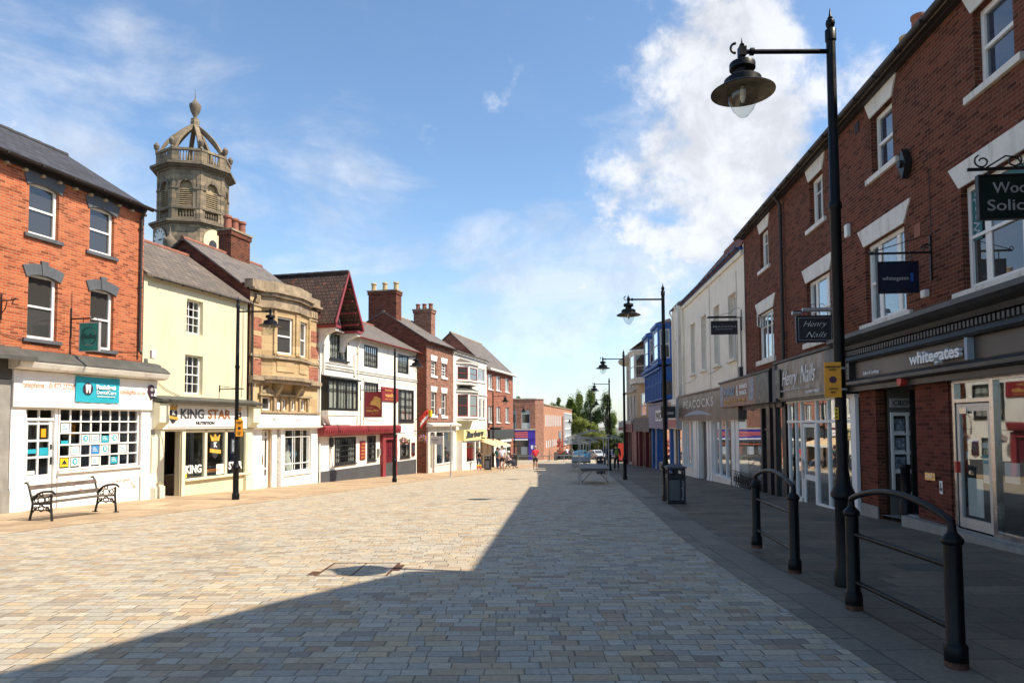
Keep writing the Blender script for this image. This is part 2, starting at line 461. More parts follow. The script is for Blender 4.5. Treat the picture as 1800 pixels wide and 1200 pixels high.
class MB:
    def __init__(s):
        s.v, s.f, s.m, s.ci, s.xf = [], [], [], 0, None

    def add(s, vs, fs):
        n = len(s.v)
        if s.xf is not None:
            vs = [tuple(s.xf @ Vector(p)) for p in vs]
        s.v += [tuple(p) for p in vs]
        s.f += [tuple(i + n for i in f) for f in fs]
        s.m += [s.ci] * len(fs)
        return s

    def box(s, x0, x1, y0, y1, z0, z1):
        return s.add([(x0, y0, z0), (x1, y0, z0), (x1, y1, z0), (x0, y1, z0), (x0, y0, z1), (x1, y0, z1), (x1, y1, z1), (x0, y1, z1)],
                     [(3, 2, 1, 0), (4, 5, 6, 7), (0, 1, 5, 4), (1, 2, 6, 5), (2, 3, 7, 6), (3, 0, 4, 7)])

    def prism(s, poly, a, b, axis='y'):
        """polygon extruded between a and b along the axis"""
        n = len(poly)
        mk = {'y': lambda p, t: (p[0], t, p[1]), 'x': lambda p, t: (t, p[0], p[1]), 'z': lambda p, t: (p[0], p[1], t)}[axis]
        vs = [mk(p, a) for p in poly] + [mk(p, b) for p in poly]
        fs = [tuple(range(n))[::-1], tuple(range(n, 2 * n))] + [(i, (i + 1) % n, n + (i + 1) % n, n + i) for i in range(n)]
        return s.add(vs, fs)

    def lathe(s, prof, cx=0, cy=0, n=20, cap=True):
        vs, fs = [], []
        for r, z in prof:
            for i in range(n):
                a = 2 * pi * i / n
                vs.append((cx + r * cos(a), cy + r * sin(a), z))
        for k in range(len(prof) - 1):
            for i in range(n):
                j = (i + 1) % n
                fs.append((k * n + i, k * n + j, (k + 1) * n + j, (k + 1) * n + i))
        if cap:
            fs.append(tuple(range(n))[::-1])
            fs.append(tuple(range((len(prof) - 1) * n, len(prof) * n)))
        return s.add(vs, fs)

    def tube(s, pts, r, n=8, cap=True):
        pts = [Vector(p) for p in pts]
        rs = r if isinstance(r, (list, tuple)) else [r] * len(pts)
        vs, fs = [], []
        up = None
        for k, p in enumerate(pts):
            t = (pts[min(k + 1, len(pts) - 1)] - pts[max(k - 1, 0)]).normalized()
            if up is None:
                up = Vector((0, 0, 1)) if abs(t.z) < .9 else Vector((1, 0, 0))
            sd = t.cross(up).normalized()
            up = sd.cross(t).normalized()
            for i in range(n):
                a = 2 * pi * i / n
                vs.append(tuple(p + (sd * cos(a) + up * sin(a)) * rs[k]))
        for k in range(len(pts) - 1):
            for i in range(n):
                j = (i + 1) % n
                fs.append((k * n + i, k * n + j, (k + 1) * n + j, (k + 1) * n + i))
        if cap:
            fs.append(tuple(range(n))[::-1])
            fs.append(tuple(range((len(pts) - 1) * n, len(pts) * n)))
        return s.add(vs, fs)

    def ball(s, c, r, sx=1, sy=1, sz=1, n=10, m=7):
        prof = [(max(.001, r * sin(pi * k / m)), -r * cos(pi * k / m)) for k in range(m + 1)]
        vs, fs = [], []
        for pr, z in prof:
            for i in range(n):
                a = 2 * pi * i / n
                vs.append((c[0] + pr * cos(a) * sx, c[1] + pr * sin(a) * sy, c[2] + z * sz))
        for k in range(m):
            for i in range(n):
                j = (i + 1) % n
                fs.append((k * n + i, k * n + j, (k + 1) * n + j, (k + 1) * n + i))
        return s.add(vs, fs)

    def disc(s, cx, cz, r, y0, y1, n=24, sx=1.0):
        return s.prism([(cx + r * sx * cos(2 * pi * i / n), cz + r * sin(2 * pi * i / n)) for i in range(n)], y0, y1)

    def build_split(s, name, mat, parent, **k):
        """one object for every loose piece"""
        par = list(range(len(s.v)))

        def find(a):
            while par[a] != a:
                par[a] = par[par[a]]
                a = par[a]
            return a
        for f in s.f:
            for i in f[1:]:
                par[find(i)] = find(f[0])
        comps = {}
        for f, mi in zip(s.f, s.m):
            comps.setdefault(find(f[0]), []).append((f, mi))
        out = []
        for fs in comps.values():
            q = MB()
            idx = {}
            for f, mi in fs:
                for i in f:
                    if i not in idx:
                        idx[i] = len(q.v); q.v.append(s.v[i])
                q.f.append(tuple(idx[i] for i in f)); q.m.append(mi)
            out.append(q.build(name, mat, parent, **k))
        return out

    def build(s, name, mat, parent=None, bevel=0, smooth=False, off=None):
        o_ = off or (OFF.get(parent.name, (0, 0, 0)) if parent else (0, 0, 0))
        me = bpy.data.meshes.new(name)
        me.from_pydata([(a - o_[0], b - o_[1], c - o_[2]) for a, b, c in s.v], [], s.f)
        mats = mat if isinstance(mat, (list, tuple)) else [mat]
        for q in mats:
            me.materials.append(MM(q))
        for p, i in zip(me.polygons, s.m):
            p.material_index = i
        bm = bmesh.new()
        bm.from_mesh(me)
        if bevel:
            bmesh.ops.bevel(bm, geom=list(bm.edges), offset=bevel, segments=1, affect='EDGES', clamp_overlap=True)
        bmesh.ops.recalc_face_normals(bm, faces=list(bm.faces))
        bm.to_mesh(me)
        bm.free()
        if smooth:
            for p in me.polygons:
                p.use_smooth = True
            try:
                me.set_sharp_from_angle(angle=radians(40))
            except Exception:
                pass
        o = bpy.data.objects.new(name, me)
        COL.objects.link(o)
        if parent:
            o.parent = parent
        OFF[o.name] = o_
        return o


def tag(o, label, cat, group=None):
    o['label'] = label
    o['category'] = cat
    if group:
        o['group'] = group
    return o


def thing(name, label, cat, loc=(0, 0, 0), rot=0, group=None, off=(0, 0, 0)):
    o = bpy.data.objects.new(name, None)
    COL.objects.link(o)
    o.empty_display_size = .3
    o.location = loc
    o.rotation_euler = (0, 0, rot)
    OFF[o.name] = off
    return tag(o, label, cat, group)


def dup(src, loc, rot=None, label=None, group=None, scale=None, skip=()):
    c = src.copy()
    COL.objects.link(c)
    c.location = loc
    if rot is not None:
        c.rotation_euler = (0, 0, rot)
    if scale:
        c.scale = scale
    if label:
        c['label'] = label
    if group:
        c['group'] = group

    def rec(a, b):
        for ch in list(a.children):
            if any(ch.name.startswith(k) for k in skip):
                continue
            d = ch.copy()
            COL.objects.link(d)
            d.parent = b
            rec(ch, d)
    rec(src, c)
    return c


def gz(Y):
    if Y < 7:
        return 0.0
    if Y < 92:
        return -.035 * (Y - 7)
    return -2.975 - .055 * (min(Y, 260) - 92) - .004 * max(0, min(Y, 900) - 260)


class Fr:
    """a street frontage: u runs along it to the right as seen from the street, y into the building, z is height"""
    def __init__(s, x0, y0, x1, y1):
        L = hypot(x1 - x0, y1 - y0)
        s.o = (x0, y0)
        s.d = ((x1 - x0) / L, (y1 - y0) / L)
        s.n = (-s.d[1], s.d[0])
        s.a = atan2(s.d[1], s.d[0])

    def w(s, u, y=0, z=0):
        return (s.o[0] + u * s.d[0] + y * s.n[0], s.o[1] + u * s.d[1] + y * s.n[1], z)

    def thing(s, name, label, cat, u, zb, y=0, group=None):
        return thing(name, label, cat, s.w(u, y, zb), s.a, group, (u, y, zb))


FL = Fr(-16.68, 0, -16.68 + .249 * 70, 70)
FL2 = Fr(-16.078, -.15, -16.078 + .249 * 70, 69.85)
FR1 = Fr(8.69, 26.2, 6.262, 0)
FR2 = Fr(9.55, 38.9, 8.69, 26.2)
FR3 = Fr(10.5, 51.5, 9.55, 38.9)
FR4 = Fr(10.9, 66, 10.5, 51.5)
_fonts = {}


def text(par, s, u, z, h, y, mat, name='lettering', shear=0.0, bold=0.0, sx=1.0, align='LEFT', rot=0.0, yaw=0.0, depth=.006, off=None, width=None, space=1.0):
    """lettering facing the street, baseline at z, cap height h"""
    cu = bpy.data.curves.new('t', 'FONT')
    cu.body = s
    cu.size = h / .70
    cu.shear = shear
    cu.offset = bold
    cu.extrude = depth
    cu.space_character = space
    cu.align_x = align
    cu.resolution_u = 3
    to = bpy.data.objects.new('t', cu)
    COL.objects.link(to)
    dg = bpy.context.evaluated_depsgraph_get()
    me = bpy.data.meshes.new_from_object(to.evaluated_get(dg))
    bpy.data.objects.remove(to)
    if width:
        xs = [v.co.x for v in me.vertices]
        w = max(xs) - min(xs)
        sx = width / w
    ca, sa, cy_, sy_ = cos(rot), sin(rot), cos(yaw), sin(yaw)
    o_ = off or (OFF.get(par.name, (0, 0, 0)) if par else (0, 0, 0))
    for v in me.vertices:
        x, zz, d = v.co.x * sx, v.co.y, -v.co.z
        x, zz = x * ca - zz * sa, x * sa + zz * ca
        v.co = (u + x * cy_ - d * sy_ - o_[0], y + x * sy_ + d * cy_ - o_[1], z + zz - o_[2])
    me.materials.clear()
    me.materials.append(MM(mat))
    me.name = name
    o = bpy.data.objects.new(name, me)
    COL.objects.link(o)
    if par:
        o.parent = par
    OFF[o.name] = o_
    return o


# ------------------------------------------------------------ building parts
def front(m, u0, u1, z0, z1, holes=(), y=0.0, rev=.14):
    us = sorted({u0, u1, *[h[0] for h in holes], *[h[1] for h in holes]})
    zs = sorted({z0, z1, *[h[2] for h in holes], *[h[3] for h in holes]})
    us = [u for u in us if u0 <= u <= u1]
    zs = [z for z in zs if z0 <= z <= z1]
    for a, b in zip(us, us[1:]):
        for c, d in zip(zs, zs[1:]):
            cu, cz = (a + b) / 2, (c + d) / 2
            if any(h[0] < cu < h[1] and h[2] < cz < h[3] for h in holes):
                continue
            m.add([(a, y, c), (b, y, c), (b, y, d), (a, y, d)], [(0, 1, 2, 3)])
    for a, b, c, d in [h[:4] for h in holes]:
        y2 = y + rev
        m.add([(a, y, c), (a, y2, c), (a, y2, d), (a, y, d)], [(0, 1, 2, 3)])
        m.add([(b, y, c), (b, y2, c), (b, y2, d), (b, y, d)], [(0, 1, 2, 3)])
        m.add([(a, y, d), (b, y, d), (b, y2, d), (a, y2, d)], [(0, 1, 2, 3)])
        m.add([(a, y, c), (b, y, c), (b, y2, c), (a, y2, c)], [(0, 1, 2, 3)])


def shell(par, u0, u1, z0, ze, depth, holes, mat, ridge=None, smat=None, rev=.14, name='wall', fmat_cols=None):
    """front with openings, side walls up to the roof line, back"""
    m = MB()
    front(m, u0 + .003, u1 - .003, z0, ze, holes, 0, rev)
    if smat:
        m.ci = 1
    s, zr = ridge if ridge else (depth / 2, ze)
    for u in (u0 + .003, u1 - .003):
        if ridge:
            m.add([(u, 0, z0), (u, depth, z0), (u, depth, ze), (u, s, zr), (u, 0, ze)], [(0, 1, 2, 3, 4)])
        else:
            m.add([(u, 0, z0), (u, depth, z0), (u, depth, ze), (u, 0, ze)], [(0, 1, 2, 3)])
    m.add([(u0, depth, z0), (u1, depth, z0), (u1, depth, ze), (u0, depth, ze)], [(0, 1, 2, 3)])
    return m.build(name, [mat, smat] if smat else mat, par)


def gable_roof(par, u0, u1, ze, s, zr, depth, mat, over=.22, verge=.06, th=.07, ridge_mat='terracotta', name='roof'):
    m = MB()
    k = (zr - ze) / s
    k2 = (zr - ze) / (depth - s)
    m.prism([(-over, ze - over * k + .03), (s, zr + .03), (s, zr + .03 + th), (-over, ze - over * k + .03 + th)], u0 - verge, u1 + verge, 'x')
    m.prism([(s + .001, zr + .03), (depth + over, ze - over * k2 + .03), (depth + over, ze - over * k2 + .03 + th), (s + .001, zr + .03 + th)], u0 - verge, u1 + verge, 'x')
    r = m.build(name, mat, par)
    q = MB()
    n = max(2, int((u1 - u0) / .45))
    L = (u1 - u0 + 2 * verge) / n
    for i in range(n):
        a = u0 - verge + i * L
        q.tube([(a, s, zr + .06), (a + L * .5, s, zr + .065), (a + L * .96, s, zr + .06)], [.10, .105, .115], 8)
    q.build('ridge_tiles', ridge_mat, r)
    return r


def gutter(par, u0, u1, y, z, mat='gutter', r=.06, name='gutter'):
    m = MB()
    pts = [(y + r * cos(a) * 1.0, z + r * sin(a)) for a in [pi + pi * i / 8 for i in range(9)]]
    poly = pts + [(y + r * .8, z), (y + r * .8 * cos(pi + pi * 7 / 8) * .9, z - r * .6), (y, z - r * .8), (y - r * .7, z - r * .5), (y - r * .85, z)]
    m.prism(poly, u0, u1, 'x')
    u = u0 + .4
    while u < u1 - .1:
        m.box(u, u + .03, y - r - .012, y + r, z - r - .012, z - r * .4)
        u += .95
    return m.build(name, mat, par)


def downpipe(par, u, y, zt, zb, mat='gutter', r=.04, name='downpipe'):
    m = MB()
    m.tube([(u, y - .14, zt + .12), (u, y - .14, zt), (u, y, zt - .22), (u, y, zb + .1), (u, y - .08, zb)], r, 10)
    z = zt - .6
    while z > zb + .3:
        m.lathe([(r + .012, z), (r + .016, z + .05)], u, y, 10)
        m.box(u - .09, u + .09, y + r * .6, y + r, z + .005, z + .04)
        z -= 1.8
    return m.build(name, mat, par)


def window(par, u0, u1, z0, z1, y=.10, cols=1, rows=(.5,), fw=.055, bw=.022, fm='white', gm='glass', thick=None, curt=0, sill=None, sillm='white',
           lint=None, lintm='white', name='window', bars=True, cm='curtain', sillout=.07, lsplay=.0, d=.07, colsat=None, key=False, arch=0.0, sillw=.08):
    """frame with glazing bars > pane, sill, lintel, curtain"""
    m = MB()
    a, b, c, e = u0 + .002, u1 - .002, z0 + .002, z1 - .002
    m.box(a, a + fw, y, y + d, c, e)
    m.box(b - fw, b, y, y + d, c, e)
    m.box(a + fw, b - fw, y, y + d, c, c + fw * 1.15)
    m.box(a + fw, b - fw, y, y + d, e - fw, e)
    ia, ib, ic, ie = a + fw, b - fw, c + fw * 1.15, e - fw
    vs = colsat if colsat else [(i / cols, bw) for i in range(1, cols)]
    for t, w in vs:
        x = ia + (ib - ia) * t
        m.box(x - w / 2, x + w / 2, y + .020, y + .052, ic, ie)
    for t in rows:
        w = bw
        if isinstance(t, tuple):
            t, w = t
        elif thick and abs(t - .5) < .02:
            w = thick
        z = ic + (ie - ic) * t
        m.box(ia, ib, y + (.017 if w <= bw else -.004), y + .055, z - w / 2, z + w / 2)
    o = m.build(name, fm, par)
    p = MB()
    p.box(ia - .01, ib + .01, y + .038, y + .043, ic - .01, ie + .01)
    p.build('pane', gm, o)
    if sill:
        q = MB()
        q.box(u0 - sillw, u1 + sillw, -sillout, y + .0, z0 - sill, z0 - .001)
        q.build('sill', sillm, o, bevel=.008)
    if lint:
        q = MB()
        if arch:
            n = 10
            r = [(u0 - .07 + (u1 - u0 + .14) * i / n) for i in range(n + 1)]
            f_ = lambda x: arch * (1 - ((x - (u0 + u1) / 2) / ((u1 - u0) / 2 + .07)) ** 2)
            lo = [(x, z1 - arch - .01 + f_(x)) for x in r]
            hi = [(x + (x - (u0 + u1) / 2) * lsplay, z1 - arch + lint + f_(x)) for x in r][::-1]
            q.prism(lo + hi, -.035, .098)
        else:
            q.prism([(u0 - .02, z1 + .001), (u1 + .02, z1 + .001), (u1 + .02 + lsplay, z1 + lint), (u0 - .02 - lsplay, z1 + lint)], -.03, .06)
        if key:
            cx = (u0 + u1) / 2
            q.prism([(cx - .07, z1 - .02), (cx + .07, z1 - .02), (cx + .11, z1 + lint + .09), (cx - .11, z1 + lint + .09)], -.06, .05)
        q.build('lintel', lintm, o, bevel=.005)
    if curt:
        q = MB()
        n = 14
        spans = [(ia, ib)] if curt == 2 else [(ia, ia + (ib - ia) * .27), (ib - (ib - ia) * .27, ib)]
        for s0, s1 in spans:
            k = max(4, int((s1 - s0) / .035))
            vv = []
            for i in range(k + 1):
                x = s0 + (s1 - s0) * i / k
                yy = y + .10 + .018 * sin(i * 2.1 + s0 * 7)
                vv += [(x, yy, ic), (x, yy, ie)]
            q.add(vv, [(2 * i, 2 * i + 2, 2 * i + 3, 2 * i + 1) for i in range(k)])
        q.build('curtain', cm, o)
    return o


def chimney(par, u, y, zb, zt, w, d, mat, pots, potm='terracotta', cap='stone_dirty', ph=.5, pr=.13):
    m = MB()
    m.box(u - w / 2, u + w / 2, y - d / 2, y + d / 2, zb, zt - .28)
    m.box(u - w / 2 - .05, u + w / 2 + .05, y - d / 2 - .05, y + d / 2 + .05, zt - .28, zt - .08)
    m.ci = 1
    m.box(u - w / 2 - .09, u + w / 2 + .09, y - d / 2 - .09, y + d / 2 + .09, zt - .08, zt)
    o = m.build('chimney', [mat, cap], par)
    for i in range(pots):
        t = 0 if pots == 1 else (i / (pots - 1) - .5)
        q = MB()
        px, py = u + t * (w - .36), y + (t * (d - .36) if d > w else 0)
        if d > w:
            px = u
        q.lathe([(pr, zt), (pr * .86, zt + ph * .8), (pr * 1.12, zt + ph * .82), (pr * 1.12, zt + ph * .95), (pr * .95, zt + ph)], px, py, 14)
        q.build('chimney_pot', potm, o, smooth=True)
    return o


def room(par, u0, u1, z0, z1, depth, y=.2, mat='interior', fm='interior_floor', name='shop_interior'):
    m = MB()
    m.add([(u0, y, z0), (u1, y, z0), (u1, y + depth, z0), (u0, y + depth, z0)], [(0, 1, 2, 3)])
    m.ci = 1
    m.add([(u0, y, z0), (u0, y + depth, z0), (u0, y + depth, z1), (u0, y, z1)], [(0, 1, 2, 3)])
    m.add([(u1, y, z0), (u1, y + depth, z0), (u1, y + depth, z1), (u1, y, z1)], [(0, 1, 2, 3)])
    m.add([(u0, y + depth, z0), (u1, y + depth, z0), (u1, y + depth, z1), (u0, y + depth, z1)], [(0, 1, 2, 3)])
    m.add([(u0, y, z1), (u1, y, z1), (u1, y + depth, z1), (u0, y + depth, z1)], [(0, 1, 2, 3)])
    # shelving and stock along the back and the sides
    rnd = random.Random(int(u0 * 100))
    for k in range(int((u1 - u0) / .35)):
        x = u0 + .1 + k * .35
        h = rnd.uniform(.5, 1.6)
        if x + .3 < u1 and rnd.random() < .7:
            m.ci = rnd.choice((1, 1, 2, 3))
            m.box(x, x + rnd.uniform(.18, .3), y + depth - rnd.uniform(.2, .6), y + depth - .05, z0 + .001, z0 + h)
    return m.build(name, [fm, mat, 'wood', 'blind'], par)


def struct(o, kind='structure'):
    o['kind'] = kind
    return o

# ============================================================ ground
def sheet(name, xl, xr, ys, lift, mat, nx=1):
    m = MB()
    rows = []
    for Y in ys:
        a, b = xl(Y), xr(Y)
        rows.append([(a + (b - a) * i / nx, Y, gz(Y) + lift) for i in range(nx + 1)])
    for r0, r1 in zip(rows, rows[1:]):
        for i in range(nx):
            m.add([r0[i], r0[i + 1], r1[i + 1], r1[i]], [(0, 1, 2, 3)])
    return struct(m.build(name, mat))


YS = [-30, -10, 0, 7] + [7 + 5 * i for i in range(1, 18)] + [92, 110, 140, 180, 220, 260]
kp = [(-30, 2.75), (0, 2.64), (7.5, 2.58), (12, 2.86), (20, 3.68), (27.2, 4.35), (34, 4.95), (48, 6.3), (66, 8.3), (85, 10.0), (110, 13.0)]


def kerbx(Y):
    for (a, xa), (b, xb) in zip(kp, kp[1:]):
        if Y <= b:
            t = (Y - a) / (b - a)
            return xa + (xb - xa) * t
    return kp[-1][1]


YK = sorted([y for y in range(-30, 92, 2)] + [7, 92, 110])
sheet('ground', lambda Y: -400, lambda Y: 400, [-60, 0, 7, 92, 110, 140, 180, 220, 260, 420, 900, 3500], -.012, paint('ground_dull', (.12, .115, .10), .9, .2, .2))
sheet('street_paving', lambda Y: -15.5 + .249 * Y if Y < 64 else -6 - (Y - 64) * 2, lambda Y: kerbx(Y) - .0, YK[:-1] if YK[-1] > 92 else YK, .0, setts)
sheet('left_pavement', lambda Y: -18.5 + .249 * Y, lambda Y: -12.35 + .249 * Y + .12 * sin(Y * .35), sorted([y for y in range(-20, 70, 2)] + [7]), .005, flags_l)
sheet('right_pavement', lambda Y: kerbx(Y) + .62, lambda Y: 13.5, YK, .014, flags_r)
sheet('kerb_stones', lambda Y: kerbx(Y) + .18, lambda Y: kerbx(Y) + .62, YK, .010, kerbm)
sheet('channel_setts', lambda Y: kerbx(Y) - .02, lambda Y: kerbx(Y) + .18, YK, .006, edgem)
sheet('car_park', lambda Y: -60, lambda Y: 60, [92, 110, 140, 180, 220, 260], .004, paint('asphalt', (.075, .073, .07), .85, .15, 1.0, bmp=.4))

# ============================================================ left row
# ---- orange brick building with the dental shopfront
B = FL.thing('brick_building', 'orange brick three storey building with grey slate roof above the white shopfront', 'building', 13.0, gz(15))
wins = [(18.03, 18.9, 6.68, 8.05), (19.9, 20.76, 6.68, 8.0), (18.07, 18.93, 4.0, 5.68), (19.98, 20.8, 3.94, 5.66), (15.9, 16.75, 6.68, 8.05), (15.9, 16.75, 4.0, 5.68), (13.9, 14.75, 4.0, 5.68), (13.9, 14.75, 6.68, 8.05)]
holes = wins + [(18.03, 19.02, -.9, 2.24), (19.04, 21.84, .57, 2.25), (13.4, 17.3, .2, 2.3)]
shell(B, 13.0, 21.92, -.9, 8.5, 6.2, holes, 'brick_orange', (3.1, 10.42), rev=.16)
gable_roof(B, 13.0, 21.92, 8.5, 3.1, 10.42, 6.2, 'slate', over=.28, ridge_mat='gutter')
gutter(B, 12.9, 22.0, -.34, 8.44)
m = MB()
for i in range(18):
    u = 13.3 + i * .5
    m.box(u, u + .09, -.13, 0, 8.21, 8.28)
m.build_split('eaves_bracket', 'stone_trim', B, bevel=.01)
m = MB()
m.box(13, 21.9, -.05, -.001, 8.29, 8.44)
m.build('eaves_board', 'gutter', B)
downpipe(B, 21.74, -.07, 8.36, 3.95)
for i, w in enumerate(wins):
    up = w[2] > 6
    window(B, *w, y=.10, rows=(.5,), fw=.07, thick=.05, sill=.10, sillm='lintel_grey', lint=.30 if up else .27, lintm='lintel_grey', arch=.11, lsplay=.22, key=not up, sillw=.13,
           curt=0, gm='glass_dark')
S = MB()   # white shop surround
for a, b in ((17.62, 18.02), (21.86, 22.42)):
    S.box(a, b, -.10, -.003, -.8, 2.28)
    S.box(a - .02, b + .02, -.14, -.10, -.8, .25)
S.box(19.03, 21.86, -.06, -.003, -.7, .50)
S.box(19.0, 21.9, -.13, -.06, .50, .56)
S.box(21.93, 22.42, -.003, .3, -.8, 3.2)
S.build('shop_surround', 'white', B, bevel=.006)
S = MB()
S.box(17.62, 22.40, -.17, -.0, 2.235, 3.16)
f = S.build('fascia', 'white', B, bevel=.01)
text(f, 'telephone - 01977 27720', 17.86, 2.74, .15, -.178, 'text_orange', width=1.5)
text(f, 'cafe&gifts.co.uk', 20.92, 2.70, .13, -.178, 'text_orange', width=.98)
q = MB()
q.prism([(22.02, 2.98), (22.12, 3.02), (22.22, 2.98), (22.27, 2.80), (22.13, 2.55), (21.98, 2.80)], -.21, -.17)
sh = q.build('badge', 'plum', f)
q = MB()
q.prism([(22.06, 2.85), (22.1, 2.93), (22.22, 2.9), (22.16, 2.86), (22.22, 2.84), (22.1, 2.82)], -.218, -.21)
q.box(22.09, 22.17, -.218, -.21, 2.67, 2.74)
q.build('badge_mark', 'text_silver', f)
q = MB()
q.prism([(-.44, 3.22), (-.50, 3.34), (-.50, 3.37), (-.40, 3.46), (-.25, 3.56), (0, 3.6), (0, 3.17), (-.30, 3.175)], 17.5, 22.55, 'x')
q.build('cornice', 'white_old', B)
q = MB()
q.prism([(-.25, 3.57), (-.22, 3.64), (-.10, 3.69), (0, 3.71), (0, 3.605)], 17.45, 22.48, 'x')
q.prism([(-.52, 3.375), (-.52, 3.39), (-.41, 3.48), (-.26, 3.575), (-.25, 3.562), (-.40, 3.465)], 17.4, 22.56, 'x')
q.build('lead_flashing', 'lead', B)
q = MB()
q.box(22.0, 22.17, -.32, -.2, 3.82, 4.10)
q.build('alarm_box', 'white', B, bevel=.02)
# doors and windows of the shop
d = MB()
d.box(18.03, 18.12, -.02, .12, -.8, 2.24)
d.box(18.93, 19.02, -.02, .12, -.8, 2.24)
d.box(18.12, 18.93, -.02, .14, -.8, -.30)
d.box(18.12, 18.93, .02, .12, 1.90, 1.97)
d.box(18.12, 18.93, .02, .12, 2.18, 2.24)
d.box(18.51, 18.54, .04, .1, 1.97, 2.18)
d.build('door_frame', 'white', B)
d = MB()
d.box(18.13, 18.92, .05, .10, -.30, .45)
for u in (18.13, 18.49, 18.83):
    d.box(u, u + .09 if u != 18.49 else u + .05, .05, .10, .45, 1.89)
for z in (.45, .93, 1.36, 1.80):
    d.box(18.2, 18.85, .056, .094, z, z + .055)
d.box(18.22, 18.84, .035, .05, -.1, .3)
dr = d.build('door', 'white', B)
p = MB(); p.box(18.2, 18.86, .072, .077, .47, 1.86); p.build('pane', 'glass', dr)
p = MB()
p.box(18.86, 18.89, .0, .05, .75, .95); p.box(18.855, 18.9, .03, .05, 1.15, 1.28)
p.build('handle', 'text_dark', dr)
for (x, z, w_, h_, c) in ((18.60, 1.47, .14, .22, 'orange_sign'), (18.20, 1.06, .27, .11, 'teal'), (18.56, 1.0, .26, .20, 'teal'), (18.24, .52, .2, .1, 'paper')):
    p = MB(); p.box(x, x + w_, .055, .070, z, z + h_); p.build('poster', c, dr)
ww = window(B, 19.04, 21.84, .57, 2.25, y=-.02, fw=.05, fm='white', colsat=[(i / 8, .04) for i in range(1, 8)], rows=((.2, .04), (.4, .04), (.6, .04), (.8, .04)), d=.08, name='shop_window')
cw, chh = (21.83 - 19.05 - .1) / 8, 1.55 / 5
for c, r, k in ((0, 3, 'p'), (0, 2, 't'), (2, 2, 'o'), (3, 2, 'p'), (4, 2, 'T'), (5, 2, 'o'), (1, 1, 'p'), (3, 1, 'B'), (4, 1, 'o'), (6, 1, 'p'), (0, 0, 'y'), (1, 0, 'o'), (3, 0, 'p'), (5, 0, 'T')):
    x, z = 19.10 + c * cw, .64 + r * chh
    p = MB()
    if k == 't':
        p.box(x + .05, x + cw - .06, .002, .008, z + .02, z + .11)
    else:
        p.box(x + .04, x + cw - .05, .002, .008, z + .03, z + chh - .04 - (.05 if k == 'T' else 0))
    po = p.build('poster', {'p': 'paper', 't': 'teal', 'o': 'paper', 'T': 'teal', 'B': 'blue_poster', 'y': 'yellow'}[k], ww)
    q = MB()
    if k == 'o':
        q.disc(x + cw / 2 - .005, z + chh / 2, .085, -.004, .0015, 18)
        q.build('poster', 'teal', ww)
        q = MB(); q.box(x + cw / 2 - .04, x + cw / 2 + .03, -.008, -.0045, z + chh / 2 - .045, z + chh / 2 + .045)
        q.build('poster', 'paper', ww)
    elif k in 'pTB':
        for j in range(3):
            q.box(x + .07, x + cw - .09 - .03 * j, -.004, .0015, z + .10 + j * .045, z + .115 + j * .045)
        q.build('poster_print', 'teal' if k == 'p' else 'paper', ww)
    elif k == 'y':
        q.prism([(x + .08, z + .1), (x + cw - .09, z + .1), (x + cw / 2, z + .22)], -.004, .0015)
        q.build('poster_print', 'text_dark', ww)
sp = [('coffee,', 19.28, .36, -.55), ('cakes', 19.66, .10, -.35), ('things to eat', 20.3, .02, .22), ('in or good', 20.95, .20, .02), ('to go', 21.5, .13, -.75)]
for t_, u_, z_, r_ in sp:
    text(B, t_, u_, z_ - .08, .085, -.066, 'text_orange', name='window_lettering', rot=r_)
room(B, 17.9, 21.8, -.45, 2.28, 2.6, mat='interior')
# the neighbour at the picture edge, same building
q = MB()
q.box(17.16, 17.58, -.12, -.003, -.8, 2.9)
q.box(17.1, 17.6, -.16, -.12, -.8, .2)
q.box(13.0, 17.16, -.06, -.003, -.8, .2)
q.build('grey_pilaster', 'grey_stone', B)
q = MB()
q.box(13.0, 17.6, -.12, -.003, 2.92, 3.5)
q.prism([(-.62, 3.36), (-.62, 3.46), (-.003, 3.74), (-.003, 3.52)], 13.0, 17.85, 'x')
q.build('grey_canopy', 'lead', B)
window(B, 13.42, 17.1, .2, 2.3, y=.03, cols=3, rows=(.75,), fm='dark_grey', gm='glass_dark', name='shop_window')
q = MB()
q.tube([(17.35, -.03, 5.0), (17.35, -.03, 4.35)], .018, 6)
q.tube([(17.35, -.03, 4.82), (17.35, -.4, 4.82), (17.35, -.48, 4.86)], .018, 6)
q.tube([(17.35, -.03, 4.5), (17.35, -.15, 4.62), (17.35, -.2, 4.8)], .012, 6)
q.tube([(17.35, -.38, 4.82), (17.35, -.38, 4.72)], .012, 6)
q.build('wall_bracket', 'black_paint', B)

bn = MB()
n = 16
vv = []
for i in range(n + 1):
    for j in range(7):
        u = 19.37 + 1.5 * i / n
        z = 2.42 + .70 * j / 6 - .015 * sin(pi * i / n)
        vv.append((u, -.20 - .008 * sin(i * 1.7 + j) - .006 * sin(j * 2.2 + i * .6), z))
bn.add(vv, [(i * 7 + j, (i + 1) * 7 + j, (i + 1) * 7 + j + 1, i * 7 + j + 1) for i in range(n) for j in range(6)])
TB = FL.thing('banner', 'turquoise dental care banner hung over the white fascia', 'banner', 19.37, 2.42)
bb = bn.build('cloth', 'teal', TB, smooth=True)
q = MB(); q.disc(19.76, 2.78, .165, -.222, -.216, 28); q.build('roundel', 'plum', TB)
q = MB()
q.prism([(19.67, 2.88), (19.72, 2.91), (19.76, 2.89), (19.80, 2.91), (19.85, 2.88), (19.84, 2.78), (19.82, 2.66), (19.79, 2.67), (19.77, 2.76), (19.75, 2.76), (19.73, 2.67), (19.70, 2.66), (19.68, 2.78)], -.230, -.223)
q.build('tooth_mark', 'paper', TB)
